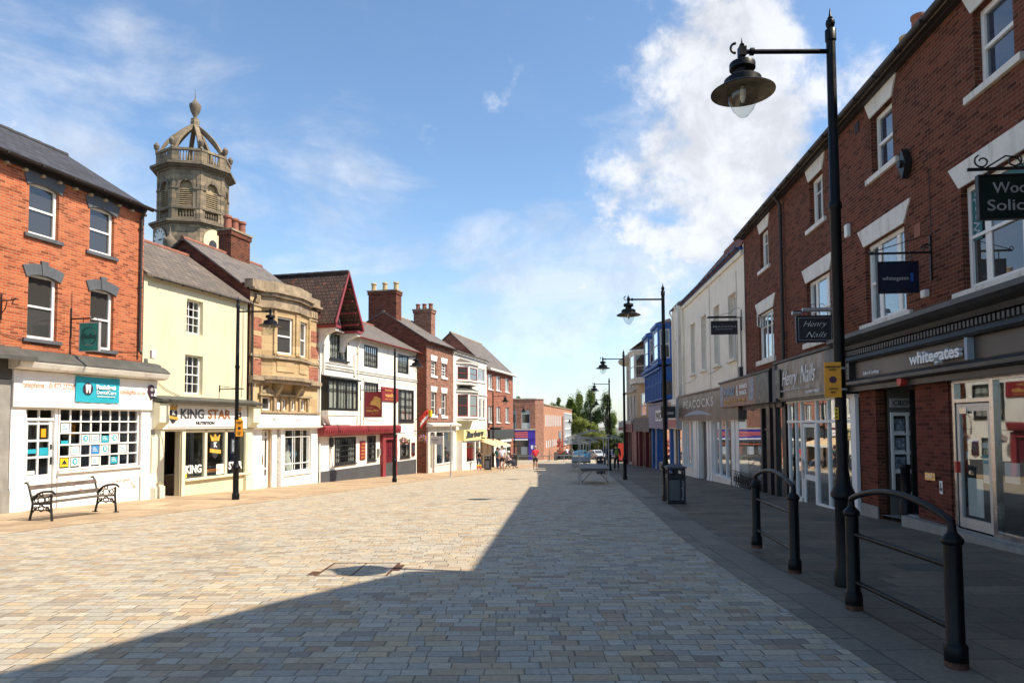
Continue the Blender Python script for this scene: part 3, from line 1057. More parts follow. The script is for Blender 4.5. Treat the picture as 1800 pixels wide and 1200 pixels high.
text(TB, 'Pontefract', 20.04, 2.80, .105, -.220, 'text_white', bold=.012, width=.68)
text(TB, 'DentalCare', 20.04, 2.65, .105, -.220, 'text_white', width=.68)
q = MB(); q.box(20.06, 20.7, -.221, -.216, 2.575, 2.595); q.build('underline', 'text_white', TB)


def hanging(F, u, out0, out1, z0, z1, name, label, bm, arm_z, group=None, arm=None, bracket_u=None, th=.05, frame=None, yb=0):
    """board hung at right angles to the wall from a bracket; returns thing and its facing transform"""
    T = F.thing(name, label, 'sign', u, z0)
    m = MB()
    m.box(u - th / 2, u + th / 2, -out1, -out0, z0, z1)
    b = m.build('board', bm, T, bevel=.006)
    if frame:
        m = MB()
        for a, c, d_, e in ((-out1 - .025, -out1, z0 - .02, z1 + .02), (-out0, -out0 + .025, z0 - .02, z1 + .02)):
            m.box(u - th / 2 - .012, u + th / 2 + .012, a, c, d_, e)
        m.box(u - th / 2 - .012, u + th / 2 + .012, -out1, -out0, z0 - .02, z0)
        m.box(u - th / 2 - .012, u + th / 2 + .012, -out1, -out0, z1, z1 + .02)
        m.build('frame', frame, T)
    m = MB()
    m.box(u - .015, u + .015, -(arm or out1 + .12), yb, arm_z - .018, arm_z + .018)
    m.box(u - .02, u + .02, -.03 + yb, yb, arm_z - .5, arm_z + .3)
    for o in (out0 + .12 * (out1 - out0), out1 - .12 * (out1 - out0)):
        m.tube([(u, -o, z1), (u, -o, arm_z)], .008, 5)
    m.build('bracket', 'iron', T)
    return T


def facetext(T, s, u, side, o_start, z, h, mat, width=None, shear=0, bold=0, name='lettering', th=.05, rot=0):
    """lettering on the face of a hanging board that looks back down the frontage (side -1: towards smaller u)"""
    # text running outwards from wall on side -1 faces -u: yaw -90deg
    yaw = -pi / 2 if side < 0 else pi / 2
    return text(T, s, u + side * (th / 2 + .004), z, h, o_start, mat, name=name, shear=shear, bold=bold, yaw=yaw, width=width, rot=rot)


# on the left row (u grows away) the camera sees the -u face; reading direction there runs from the wall outwards
T = hanging(FL, 19.35, .35, .95, 3.78, 4.52, 'hanging_sign', 'teal green square hanging sign on the orange brick wall', 'teal_green', 4.66, frame='text_silver', arm=.75)
q = MB()
rr = .24
pts = [(19.31, -.65 + rr * cos(a), 4.17 + rr * sin(a)) for a in [2 * pi * i / 28 for i in range(29)]]
q.tube(pts, .008, 5, cap=False)
q.build('ring_mark', 'text_dark', T)
facetext(T, 'Belles', 19.35, -1, -.42, 4.10, .15, 'text_dark', width=.46, shear=.2)
facetext(T, 'flowers', 19.35, -1, -.55, 3.92, .05, 'paper')

# ---- cream rendered building, King Star shop
B = FL.thing('rendered_building', 'pale cream rendered building with two small sash windows and a sports nutrition shop', 'building', 21.95, gz(21.5))
holes = [(23.87, 24.68, 4.87, 6.03), (23.83, 24.71, 2.82, 4.14), (22.86, 23.66, -.62, 1.60), (23.84, 27.28, -.02, 1.60)]
shell(B, 21.95, 27.2, -1.2, 6.47, 5.6, holes, 'cream_wall', (2.75, 8.35), rev=.2)
gable_roof(B, 21.95, 27.2, 6.47, 2.75, 8.35, 5.6, 'slate_brown', over=.14, verge=.02, ridge_mat='terracotta')
gutter(B, 22.1, 27.2, -.18, 6.40, r=.045)
window(B, 23.87, 24.68, 4.87, 6.03, y=.14, cols=3, rows=(.25, .5, .75), fw=.05, thick=.04, bw=.022)
window(B, 23.83, 24.71, 2.82, 4.14, y=.14, cols=3, rows=(.25, .5, .75), fw=.05, thick=.04, bw=.022)
q = MB()
q.box(22.24, 27.05, -.16, 0, 1.64, 2.50)
q.box(22.9, 26.6, -.19, -.16, 1.70, 2.44)
f = q.build('fascia', 'white', B, bevel=.01)
text(f, 'KING', 23.40, 2.00, .30, -.197, 'dark_grey', bold=.012, width=1.15)
text(f, 'STAR', 24.75, 2.00, .30, -.197, 'text_bronze', bold=.012, width=1.25)
text(f, 'NUTRITION', 24.16, 1.80, .09, -.197, 'text_dark', bold=.006, width=.95)


def crest(par, u, z, k, y):
    q = MB()
    q.prism([(u - .17 * k, z + .17 * k), (u + .17 * k, z + .17 * k), (u + .19 * k, z), (u + .1 * k, z - .2 * k), (u, z - .27 * k), (u - .1 * k, z - .2 * k), (u - .19 * k, z)], y - .02, y)
    q.build('crest_shield', 'text_dark', par)
    q = MB()
    q.prism([(u - .15 * k, z + .19 * k), (u + .15 * k, z + .19 * k), (u + .2 * k, z + .36 * k), (u + .08 * k, z + .27 * k), (u, z + .38 * k), (u - .08 * k, z + .27 * k), (u - .2 * k, z + .36 * k)], y - .02, y)
    q.prism([(u - .22 * k, z + .0), (u + .22 * k, z - .05 * k), (u + .22 * k, z - .15 * k), (u - .22 * k, z - .1 * k)], y - .028, y - .021)
    q.build('crest_crown', 'gold', par)
    text(par, 'K', u - .07 * k, z + .03 * k, .13 * k, y - .026, 'text_white', name='crest_letter', bold=.008)


crest(f, 23.08, 2.08, .95, -.195)
crest(f, 26.42, 2.08, .95, -.195)
q = MB()
for a, b in ((22.22, 22.84), (27.06, 27.5)):
    q.box(a, b, -.10, -.003, -1.2, 1.64)
    q.box(a - .015, b + .015, -.14, -.10, -1.2, -.15)
    q.box(a + .05, b - .05, -.13, -.10, -.05, 1.4)
for a, b in ((22.24, 22.66), (27.06, 27.5)):
    q.prism([(-.17, 1.66), (-.42, 1.86), (-.42, 2.46), (-.17, 2.5)], a, b, 'x')
q.box(23.67, 23.83, -.08, .1, -.75, 1.63)
q.box(22.84, 23.67, -.08, .1, 1.57, 1.63)
for a in (24.84, 25.94):
    q.box(a, a + .12, -.04, .08, -.02, 1.60)
q.box(23.83, 27.28, -.04, .08, 1.52, 1.6)
q.box(23.83, 27.34, -.14, .06, -.09, -.02)
q.build('shop_surround', 'cream_paint', B, bevel=.006)
q = MB()
q.prism([(-.52, 2.50), (-.55, 2.58), (0, 2.72), (0, 2.50)], 22.2, 27.5, 'x')
q.build('lead_flashing', 'lead', B)
q = MB(); q.box(23.83, 27.06, -.045, -.003, -1.15, -.72); q.build('brick_plinth', 'brick_red', B)
q = MB(); q.box(23.84, 27.06, -.02, -.003, -.72, -.09); q.build('stall_riser', 'cream_wall', B)
q = MB(); q.box(23.83, 27.28, .02, .026, -.02, 1.52); sw = q.build('shop_window', 'glass', B)
text(sw, 'KING', 23.92, .16, .26, .01, 'paper', bold=.012, width=.80)
text(sw, 'STAR', 26.2, .16, .26, .01, 'paper', bold=.012, width=.80)
text(sw, 'NUTRITION', 25.02, .13, .10, .01, 'text_bronze', width=.66)
crest(sw, 25.42, .95, 1.35, .01)
q = MB(); q.box(25.52, 25.92, .01, .016, .02, .38); q.build('poster', 'paper', sw)
q = MB(); q.box(23.88, 24.02, .01, .016, .02, .20); q.build('poster', 'yellow', sw)
q = MB(); q.box(26.32, 26.74, .01, .016, .72, 1.28); q.build('poster', 'text_dark', sw)
q = MB(); q.box(26.38, 26.68, .004, .009, .79, 1.21); q.build('poster', 'photo_poster', sw)
room(B, 22.6, 27.1, -.75, 1.64, 3.2)
q = MB(); q.box(24.0, 26.2, .4, .9, .05, .10); q.box(24.0, 24.06, .4, .9, -.7, .05); q.box(26.1, 26.16, .4, .9, -.7, .05)
q.build('shop_table', 'wood', B)
q = MB()
for i in range(9):
    q.lathe([(.05, .10), (.05, .28), (.03, .3), (.03, .33)], 24.15 + i * .22, .6, 8)
q.build('bottle_display', 'text_dark', B)
for i, c in enumerate(('dark_grey', 'fascia_black', 'text_white', 'navy_sign')):
    q = MB(); q.prism([(22.95 + i * .17, .1), (23.09 + i * .17, .1), (23.13 + i * .17, 1.2), (22.91 + i * .17, 1.2)], .7 + i * .02, .76 + i * .02)
    q.build('hanging_clothes', c, B)
q = MB()
q.tube([(25.6, -.02, 3.05), (25.6, -1.0, 3.05)], .02, 6)
q.tube([(25.6, -.02, 3.2), (25.6, -.02, 2.95)], .02, 6)
q.tube([(25.6, -.05, 3.15), (25.6, -.9, 3.06)], .01, 5)
q.build('sign_bracket', 'iron', B)

# ---- banded stone and brick building with the bow
B = FL.thing('stone_building', 'banded gold stone and red brick building with a bowed upper bay and bridal shop', 'building', 27.3, gz(27))
U0, U1 = 27.36, 32.44
ze3 = 6.95
holes = [(28.1, 28.84, 2.36, 2.88), (29.55, 29.95, 2.38, 2.85), (30.25, 30.65, 2.38, 2.85), (31.0, 31.42, 2.38, 2.85), (28.13, 28.8, -1.1, 1.58), (29.72, 31.8, -.22, 1.58), (28.35, 31.05, 3.7, 6.3)]
m = MB()
front(m, U0 + .003, U1 - .003, -1.4, ze3, holes, 0, .14)
for u in (U0 + .003, U1 - .003):
    m.ci = 1
    m.add([(u, 0, -1.4), (u, 6, -1.4), (u, 6, ze3), (u, 3.0, 9.1), (u, 0, ze3)], [(0, 1, 2, 3, 4)])
m.add([(U0, 6, -1.4), (U1, 6, -1.4), (U1, 6, ze3), (U0, 6, ze3)], [(0, 1, 2, 3)])
m.build('wall', ['stone_gold', 'brick_dark'], B)
gable_roof(B, U0 - .12, U1, ze3, 3.0, 9.1, 6.0, 'slate_grey', over=-.35, verge=.04, ridge_mat='terracotta')
chimney(B, 30.5, 3.0, 8.3, 10.25, 1.35, .62, 'brick_shade', 3, cap='stone_dirty', ph=.62, pr=.17)
downpipe(B, 27.42, -.08, 6.7, 2.3, mat='gutter')
for a, b in ((27.5, 28.02), (31.55, 32.38)):
    q = MB(); q.box(a, b, -.06, -.003, 3.6, 6.45)
    pl = q.build('pilaster', 'stone_gold', B)
    q = MB()
    for z in (3.72, 4.75, 5.45):
        q.box(a - .003, b + .003, -.07, -.06, z, z + (.5 if z > 4 else .62))
    q.build_split('brick_panel', 'brick_red', pl)
    q = MB(); q.box(a + .1, b - .1, -.09, -.003, 6.55, 6.86)
    for i in range(3):
        for j in range(3):
            q.box(a + .14 + i * (b - a - .28) / 3, a + .2 + i * (b - a - .28) / 3, -.11, -.09, 6.6 + j * .08, 6.64 + j * .08)
    q.build('carved_panel', 'stone_trim', B)
arc = [(28.02, 0.0), (28.36, -.36), (29.72, -.62), (31.08, -.36), (31.42, 0.0)]


def arcband(m, z0, z1, out, inn=0.0):
    pts = [(28.02 - out, 0.0)] + [(x + (x - 29.72) * out * .12, y - out) for x, y in arc[1:-1]] + [(31.42 + out, 0.0)]
    m.prism(pts, z0, z1, 'z')


q = MB()
for (x0, y0), (x1, y1) in zip(arc, arc[1:]):
    L = hypot(x1 - x0, y1 - y0)
    q.xf = Matrix.Translation((x0, y0, 0)) @ Matrix.Rotation(atan2(y1 - y0, x1 - x0), 4, 'Z')
    wide = L > 1
    hs = [(.24, L - .26, 4.62, 6.12)] if wide else []
    front(q, 0, L, 3.7, 6.4, hs, 0, .16)
    if wide:
        q.box(.0, .14, -.07, -.001, 4.6, 6.3)
        q.box(L - .14, L, -.07, -.001, 4.6, 6.3)
        q.box(.2, L - .2, -.03, -.001, 3.9, 4.35)
        q.box(.18, L - .2, -.08, -.001, 4.53, 4.61)
q.xf = None
bow = q.build('bow_wall', 'stone_gold', B)
for (x0, y0), (x1, y1) in zip(arc[1:3], arc[2:4]):
    L = hypot(x1 - x0, y1 - y0)
    X = Matrix.Translation((x0, y0, 0)) @ Matrix.Rotation(atan2(y1 - y0, x1 - x0), 4, 'Z')
    m = MB(); m.xf = X
    a, b, c, e = .245, L - .265, 4.622, 6.118
    for t in ((a, a + .07, .08, .15, c, e), (b - .07, b, .08, .15, c, e), (a + .07, b - .07, .08, .15, c, c + .08), (a + .07, b - .07, .08, .15, e - .07, e), (a + .07, b - .07, .07, .14, 5.32, 5.38)):
        m.box(*t)
    wo_ = m.build('window', 'white', B)
    m = MB(); m.xf = X; m.box(a + .06, b - .06, .115, .12, c + .06, e - .06); m.build('pane', 'glass_dark', wo_)
q = MB()
arcband(q, 6.40, 6.48, .10); arcband(q, 6.49, 6.84, .03); arcband(q, 6.86, 6.98, .16); arcband(q, 7.0, 7.08, .26)
arcband(q, 4.40, 4.50, .12); arcband(q, 3.56, 3.70, .22); arcband(q, 3.44, 3.55, .12)
for z0, z1, o in ((7.0, 7.08, .24), (6.40, 6.47, .10), (4.42, 4.52, .10), (3.50, 3.66, .22), (3.38, 3.495, .12)):
    q.box(U0 - .06, 28.2, -o, -.004, z0 + .002, z1 + .002)
    q.box(31.24, U1 + .04, -o, -.004, z0 + .002, z1 + .002)
q.build_split('cornice', 'stone_dirty', B)
q = MB()
arcband(q, 7.09, 7.46, .10)
q.box(U0 - .02, 28.3, -.12, .25, 7.085, 7.42)
q.box(31.2, U1, -.12, .25, 7.085, 7.42)
q.build('parapet', 'stone_dirty', B)
q = MB()
for u in (28.9, 30.4):
    q.prism([(-.02, 2.9), (-.12, 2.9), (-.4, 3.3), (-.42, 3.43), (-.02, 3.43)], u, u + .2, 'x')
q.box(28.0, 28.08, -.1, -.004, 2.3, 3.3); q.box(28.9, 29.05, -.1, -.004, 2.3, 2.9)
for u in (29.42, 30.1, 30.82, 31.48):
    q.box(u, u + .12, -.09, -.004, 2.3, 2.92)
q.box(27.9, 31.8, -.14, -.004, 2.93, 3.02)
q.prism([(27.98, 3.04), (29.0, 3.04), (28.48, 3.3)], -.12, -.004)
q.box(U0, U1, -.2, -.004, 2.24, 2.31)
q.build('stone_trim', 'stone_trim', B)
for w in holes[:4]:
    window(B, *w, y=.08, rows=(), fw=.05, gm='glass_dark')
q = MB(); q.box(29.1, 29.3, -.1, -.004, 2.38, 2.68); q.build('alarm_box', 'white', B, bevel=.01)
q = MB(); q.box(27.45, 32.42, -.14, -.003, 1.72, 2.22)
f = q.build('fascia', 'white', B, bevel=.01)
text(f, 'Ella', 28.7, 1.95, .12, -.147, 'text_silver')
text(f, 'www.ellabridal.co.uk', 30.2, 1.93, .07, -.147, 'text_silver')
q = MB()
q.prism([(-.14, 1.60), (-.34, 1.66), (-.34, 1.715), (-.0, 1.715), (0, 1.6)], 27.44, 32.43, 'x')
for a, b in ((27.5, 28.12), (28.82, 29.14), (29.46, 29.70), (31.82, 32.40)):
    q.box(a, b, -.08, .1, -1.3, 1.6)
q.box(29.14, 29.46, .0, .1, -1.3, 1.6)
q.box(29.7, 31.82, -.08, .06, -1.2, -.36)
q.box(29.7, 31.84, -.13, .06, -.36, -.23)
q.build('shop_surround', 'white', B, bevel=.006)
q = MB(); q.box(28.12, 29.46, -.1, .1, -1.3, -.86); q.build('door_step', 'brick_red', B)
q = MB()
for a, b in ((28.14, 28.24), (28.42, 28.56), (28.70, 28.8)):
    q.box(a, b, .1, .15, -.84, 1.56)
for z0, z1 in ((-.84, -.25), (.0, .07), (1.25, 1.32), (1.5, 1.56)):
    q.box(28.24, 28.42, .105, .145, z0, z1); q.box(28.56, 28.70, .105, .145, z0, z1)
dr = q.build('door', 'white', B)
q = MB(); q.box(28.2, 28.74, .12, .125, -.3, 1.5); q.build('pane', 'glass', dr)
q = MB(); q.tube([(28.40, .07, .2), (28.40, .07, .55)], .015, 6); q.build('handle', 'brass', dr)
ww = window(B, 29.72, 31.8, -.22, 1.58, y=.0, fw=.05, colsat=[(.06, .03), (.36, .05), (.44, .03), (.69, .05), (.76, .03), (.95, .03)], rows=((.17, .035), (.84, .035)), d=.06, name='shop_window')
room(B, 27.6, 32.3, -.9, 1.62, 2.2, mat='interior_light', fm='interior_light')
MANN = []


def mannequin(F, u, y, zb, c, label, dress=False, h=1.35, group='mannequins in the bridal shop window'):
    T = F.thing('mannequin', label, 'mannequin', u, zb, y, group)
    q = MB()
    if not dress:
        q.lathe([(.14, zb), (.13, zb + .02), (.015, zb + .03), (.015, zb + h * .45)], u, y, 10)
    prof = [(.10, .45), (.155, .52), (.15, .60), (.11, .68), (.135, .79), (.15, .86), (.12, .92), (.05, .95), (.045, 1.0)]
    b = MB()
    vs = [(r, zb + t * h) for r, t in prof]
    b.lathe(vs, u, y, 14)
    if dress:
        b.lathe([(.34, zb + .02), (.27, zb + .25 * h), (.17, zb + .52 * h), (.11, zb + .68 * h)], u, y, 16)
    for s in (-1, 1):
        b.tube([(u + s * .15, y, zb + .9 * h), (u + s * .2, y - .02, zb + .72 * h), (u + s * .17, y - .1, zb + .56 * h)], [.05, .04, .03], 8)
    b.build('garment', c, T, smooth=True)
    if q.v:
        q.build('stand', 'iron', T)
    q = MB(); q.ball((u, y, zb + h * 1.07), .085, .85, .95, 1.2)
    q.build('head', 'paper', T, smooth=True)
    return T


clothmat('moss', (.16, .17, .10)); clothmat('rose', (.45, .18, .14)); clothmat('steel_blue', (.10, .22, .32)); clothmat('ivory', (.72, .70, .64))
clothmat('lemon', (.85, .68, .03)); clothmat('scarlet', (.60, .05, .035))
mannequin(FL, 29.95, .55, -.35, 'moss', 'shop mannequin in an olive green top, nearest the bridal shop door')
mannequin(FL, 30.45, .75, -.35, 'rose', 'shop mannequin in a pink floral dress, second from the bridal shop door')
mannequin(FL, 30.9, .6, -.35, 'ivory', 'shop mannequin in a white gown in the bridal window', True)
mannequin(FL, 31.4, .6, -.35, 'steel_blue', 'shop mannequin in a blue bodice nearest the pub')

# ---- the pub
B = FL.thing('pub_building', 'white pub with steep red bargeboard gable, black windows and burgundy cornice', 'pub', 32.45, gz(33))
U0, U1 = 32.47, 44.5
gf = [(34.07, 36.24, -.15, 1.15), (37.55, 38.57, -.14, 1.17), (39.5, 40.72, -1.75, 1.16), (41.87, 43.34, -.2, .86)]
holes = [(33.55, 35.3, 4.88, 6.1), (32.72, 35.62, 2.45, 3.85), (37.15, 38.8, 4.8, 5.94), (41.5, 43.15, 4.78, 5.88), (37.17, 38.9, 2.6, 4.0), (41.6, 43.87, 1.95, 3.83)] + gf
shell(B, U0, U1, -1.9, 6.28, 6.0, holes, 'white_wall', (3.0, 7.95), rev=.10)
gable_roof(B, U0 + 1, U1, 6.28, 3.0, 7.95, 6.0, 'slate_grey', over=.3, verge=0, ridge_mat='terracotta')
gutter(B, 35.0, U1, -.35, 6.2, mat='red_paint')
q = MB()
q.box(U0, U1 - .2, -.045, -.003, -1.9, -.38)
q.build('plinth', 'plinth_grey', B)
# cross gable with projecting roof
gx0, gx1, gxm, gz0, gz1, go = 32.35, 34.85, 33.45, 6.28, 8.78, 1.0
k = MB()
th = .09
k.prism([(gx0 - .05, gz0), (gxm, gz1), (gxm, gz1 + .12), (gx0 - .14, gz0 + .05)], -go, 6.0)
k.prism([(gx1 + .05, gz0), (gxm + .002, gz1), (gxm + .002, gz1 + .12), (gx1 + .14, gz0 + .05)], -go, 6.0)
gr = k.build('gable_roof', 'tile_dark', B)
k = MB()
for i in range(16):
    k.tube([(gxm, -go + i * .44, gz1 + .13), (gxm, -go + i * .44 + .42, gz1 + .13)], [.09, .10], 6)
k.build('ridge_tiles', 'gutter', gr)
k = MB()
k.prism([(gx0 - .1, gz0 - .03), (gxm, gz1 - .02), (gxm, gz1 + .15), (gx0 - .18, gz0 + .1)], -go - .06, -go - .004)
k.prism([(gx1 + .1, gz0 - .03), (gxm + .002, gz1 - .02), (gxm + .002, gz1 + .15), (gx1 + .18, gz0 + .1)], -go - .065, -go - .009)
k.build('bargeboard', 'red_paint', B, bevel=.005)
k = MB()
k.box(gx0 - .02, gx1 + .05, -.14, -.02, 6.42, 6.52)
k.prism([(32.75, 6.52), (32.83, 6.5), (33.5, 7.55), (33.42, 7.57)], -.06, -.02)
k.prism([(34.45, 6.52), (34.37, 6.5), (33.5, 7.55), (33.58, 7.57)], -.07, -.025)
k.box(gx1 - .45, gx1 + .1, -go, -.02, 6.16, 6.27)
k.box(gx0 - .1, gx0 + .4, -go, -.02, 6.16, 6.27)
for i in range(4):
    k.box(gx1 - .42 - i * .28, gx1 - .36 - i * .28, -go, -.02, 6.52 + i * .52, 6.58 + i * .52)
k.build('gable_timber', 'red_paint', B)
k = MB()
k.prism([(gx0 + .02, 6.2), (gx1 - .02, 6.2), (gxm, gz1 - .05)], -.012, .2)
k.build('gable_wall', 'white_wall', B)
k = MB()
for u in (gx0 + .02, gx1 - .34):
    k.prism([(0, 5.25), (-.10, 5.28), (-.16, 5.55), (-.34, 5.85), (-.72, 6.0), (-.92, 6.03), (-.92, 6.15), (0, 6.15)], u, u + .34, 'x')
k.build_split('gable_bracket', 'white_old', B)
# windows in black
window(B, 33.55, 35.3, 4.88, 6.1, y=.02, fm='black_paint', cols=6, rows=(.38, (.70, .05)), fw=.07, bw=.03, sill=.08, sillm='black_paint', curt=2, sillout=.12)
k = MB()
n = 12
k.prism([(33.55 + 1.75 * i / n, 5.72 + .40 * (1 - (2 * i / n - 1) ** 2) ** .5 - .001) for i in range(n + 1)] + [(35.31, 6.18), (33.54, 6.18)], -.02, .015)
k.build('arch_spandrel', 'white_wall', B)
k = MB()
ap = [(33.5 + 1.85 * i / n, 5.72 + .44 * max(0, 1 - (2 * i / n - 1) ** 2) ** .5) for i in range(n + 1)]
k.prism(ap + [(x, z + .07) for x, z in ap[::-1]], -.06, -.021)
k.build('arch_moulding', 'black_paint', B)
for w, c, r in (((37.15, 38.8, 4.8, 5.94), 6, (.33, .66)), ((41.5, 43.15, 4.78, 5.88), 6, (.33, .66)), ((37.17, 38.9, 2.6, 4.0), 5, (.5,)), ((41.6, 43.87, 1.95, 3.83), 0, ())):
    if c:
        window(B, *w, y=-.01, fm='black_paint', cols=c, rows=r, fw=.08, bw=.03, curt=2, d=.09)
    else:
        window(B, *w, y=-.06, fm='black_paint', fw=.10, colsat=[(.12, .08), (.46, .14), (.73, .03), (.98, .03)], rows=((.28, .03), (.47, .03), (.75, .03)), curt=2, d=.12, sill=.08, sillm='black_paint')
k = MB()   # oriel
k.box(32.68, 35.66, -.42, -.003, 2.2, 2.42)
k.prism([(32.68, 2.2), (35.66, 2.2), (35.3, 1.75), (33.0, 1.75)], -.38, -.01)
k.build('oriel_base', 'white_wall', B)
window(B, 32.68, 35.66, 2.43, 3.88, y=-.42, fm='black_paint', fw=.10, colsat=[(.16, .03), (.31, .14), (.42, .03), (.52, .03), (.62, .1), (.72, .03), (.86, .1)], rows=((.7, .035),), d=.12, curt=2, name='oriel_window', cm='curtain')
k = MB()
k.box(32.68, 32.76, -.30, 0, 2.43, 3.88); k.box(35.58, 35.66, -.30, 0, 2.43, 3.88)
k.prism([(-.55, 3.89), (-.55, 3.95), (0, 4.08), (0, 3.89)], 32.6, 35.75, 'x')
k.build('oriel_hood', 'black_paint', B)
k = MB()
for z in (4.38, 4.5):
    k.box(U0, U1, -.05, -.003, z, z + .05)
k.box(U0, 35.9, -.05, -.003, 4.66, 4.70)
k.box(U0 + .05, U0 + .17, -.08, -.003, -1.5, 6.1)
for u in (32.6, 35.95):
    k.box(u, u + .22, -.07, -.003, 4.2, 5.3)
k.build('string_course', 'white_old', B)
downpipe(B, 33.0 - .2, -.12, 6.0, 1.75, mat='white_old', r=.05)
downpipe(B, 36.35, -.07, 6.0, 1.75, mat='white_old', r=.03)
# red cornice over the ground floor
k = MB()
k.prism([(-.42, 1.30), (-.46, 1.66), (-.36, 1.72), (-.003, 1.72), (-.003, 1.22)], 32.35, 41.0, 'x')
for i in range(40):
    k.box(32.5 + i * .212, 32.6 + i * .212, -.50, -.43, 1.40, 1.50)
k.build('cornice', 'red_paint', B)
window(B, *gf[0], y=-.03, fm='black_paint', cols=8, rows=(.25, .5, (.72, .05)), fw=.09, bw=.03, d=.1, sill=.06, sillm='black_paint', curt=1)
window(B, *gf[1], y=-.03, fm='black_paint', cols=4, rows=(.25, .5, (.72, .05)), fw=.09, bw=.03, d=.1, sill=.06, sillm='black_paint', curt=1)
window(B, *gf[3], y=-.03, fm='black_paint', cols=6, rows=(.5, (.72, .05)), fw=.09, bw=.03, d=.1, sill=.06, sillm='black_paint', curt=1)
k = MB()
k.box(39.12, 39.5, -.2, -.003, -1.5, 1.21); k.box(40.72, 41.05, -.2, -.003, -1.5, 1.21)
k.box(39.5, 40.72, -.18, -.003, .92, 1.2)
k.build('door_surround', 'red_paint', B, bevel=.01)
k = MB()
k.box(39.52, 40.7, .0, .05, -1.5, .92)
for i in range(2):
    for j in range(5):
        k.box(39.62 + i * .56, 40.08 + i * .56, -.03, -.0, -1.35 + j * .45, -.98 + j * .45)
k.build('door', 'maroon', B, bevel=.008)
k = MB(); k.box(39.3, 41.0, -.45, -.2, -1.9, -1.16); k.build('door_step', 'grey_stone', B)
k = MB(); k.box(36.69, 37.28, -.05, -.004, -.04, .92); f = k.build('notice_board', 'sign_red', B)
for j, s in enumerate(('THE', 'ALES', 'WINE', 'FOOD', 'SPORT')):
    text(f, s, 36.78, .72 - j * .17, .08, -.056, 'text_gold', width=.4)
k = MB(); k.box(43.6, 44.1, -.05, -.004, -.15, .65); f = k.build('menu_board', 'maroon', B)
k = MB(); k.box(43.68, 44.02, -.058, -.05, 0, .5); k.build('menu_print', 'photo_poster', f)
k = MB()
k.box(33.55, 33.85, -.08, -.004, .72, 1.15); k.build('wall_vent', 'black_paint', B)
k = MB(); k.box(38.75, 39.0, -.12, -.004, .1, .45); k.build('meter_box', 'grey_stone', B)
room(B, U0 + .1, U1 - .1, -1.2, 1.5, 3.0)
# wall sign
T = FL.thing('wall_sign', 'red board sign with gold lettering, flat on the pub wall by its right upper window', 'sign', 39.2, 3.05)
k = MB(); k.box(39.2, 41.42, -.08, -.004, 3.06, 3.84); bd = k.build('board', 'sign_red', T, bevel=.01)
text(T, 'beastfair', 39.6, 3.62, .12, -.09, 'text_gold', width=.95)
text(T, 'vaults', 39.6, 3.30, .22, -.09, 'text_gold', bold=.006, width=1.3, shear=.1)
text(T, 'FINE  ALES  BAR', 39.6, 3.14, .06, -.09, 'text_gold', width=1.3)
T = hanging(FL, 36.75, .25, 1.17, 2.15, 3.42, 'pub_sign', 'burgundy pub sign with golden bull head hanging at right angles to the pub', 'sign_red', 3.52, arm=1.35, frame='maroon')
facetext(T, 'beastfair', 36.75, -1, -.33, 2.60, .06, 'text_gold', width=.4)
facetext(T, 'vaults', 36.75, -1, -.33, 2.42, .14, 'text_gold', width=.7, shear=.15, bold=.003)
facetext(T, 'PUBLIC HOUSE', 36.75, -1, -.60, 2.30, .04, 'text_gold', width=.45)
k = MB()
bull = [(.57, 2.82), (.66, 2.74), (.78, 2.76), (.88, 2.72), (1.0, 2.66), (1.08, 2.58), (1.13, 2.5), (1.13, 3.1), (1.05, 3.12), (.97, 3.16), (.92, 3.2), (.86, 3.18), (.78, 3.2), (.79, 3.12), (.70, 3.0), (.62, 2.92)]
k.prism([(-a, z) for a, z in bull], 36.70, 36.724, 'x')
k.build('bull_head_mark', 'text_gold', T)


def basket(F, u, out, z, label, c1, c2, group='hanging baskets on the pub'):
    T = F.thing('hanging_basket', label, 'flower basket', u, z, -out, group)
    m = MB()
    m.tube([(u, 0, z + .55), (u, -out - .05, z + .55)], .015, 5)
    for i in range(3):
        a = 2 * pi * i / 3
        m.tube([(u, -out, z + .54), (u + .16 * cos(a), -out + .16 * sin(a), z + .12)], .005, 4)
    m.build('bracket', 'iron', T)
    m = MB(); m.lathe([(.03, z - .12), (.13, z - .06), (.18, z + .08)], u, -out, 12); m.build('bowl', 'wood', T)
    for c, cnt in ((c1, 90), (c2, 90), ('leaf_mid', 120)):
        m = MB()
        rnd = random.Random(str(label) + str(c))
        for i in range(cnt):
            a, b, r = rnd.uniform(0, 2 * pi), rnd.uniform(-.8, 1.3), rnd.uniform(.16, .30)
            p = Vector((u + r * cos(a) * cos(b), -out + r * sin(a) * cos(b), z + .08 + r * sin(b) * .9))
            e1 = Vector((rnd.uniform(-1, 1), rnd.uniform(-1, 1), rnd.uniform(-1, 1))).normalized() * .035
            e2 = e1.orthogonal().normalized() * .03
            m.add([p - e1, p - e2, p + e1, p + e2], [(0, 1, 2, 3)])
        m.build('foliage' if c == 'leaf_mid' else 'flowers', c, T)
    return T


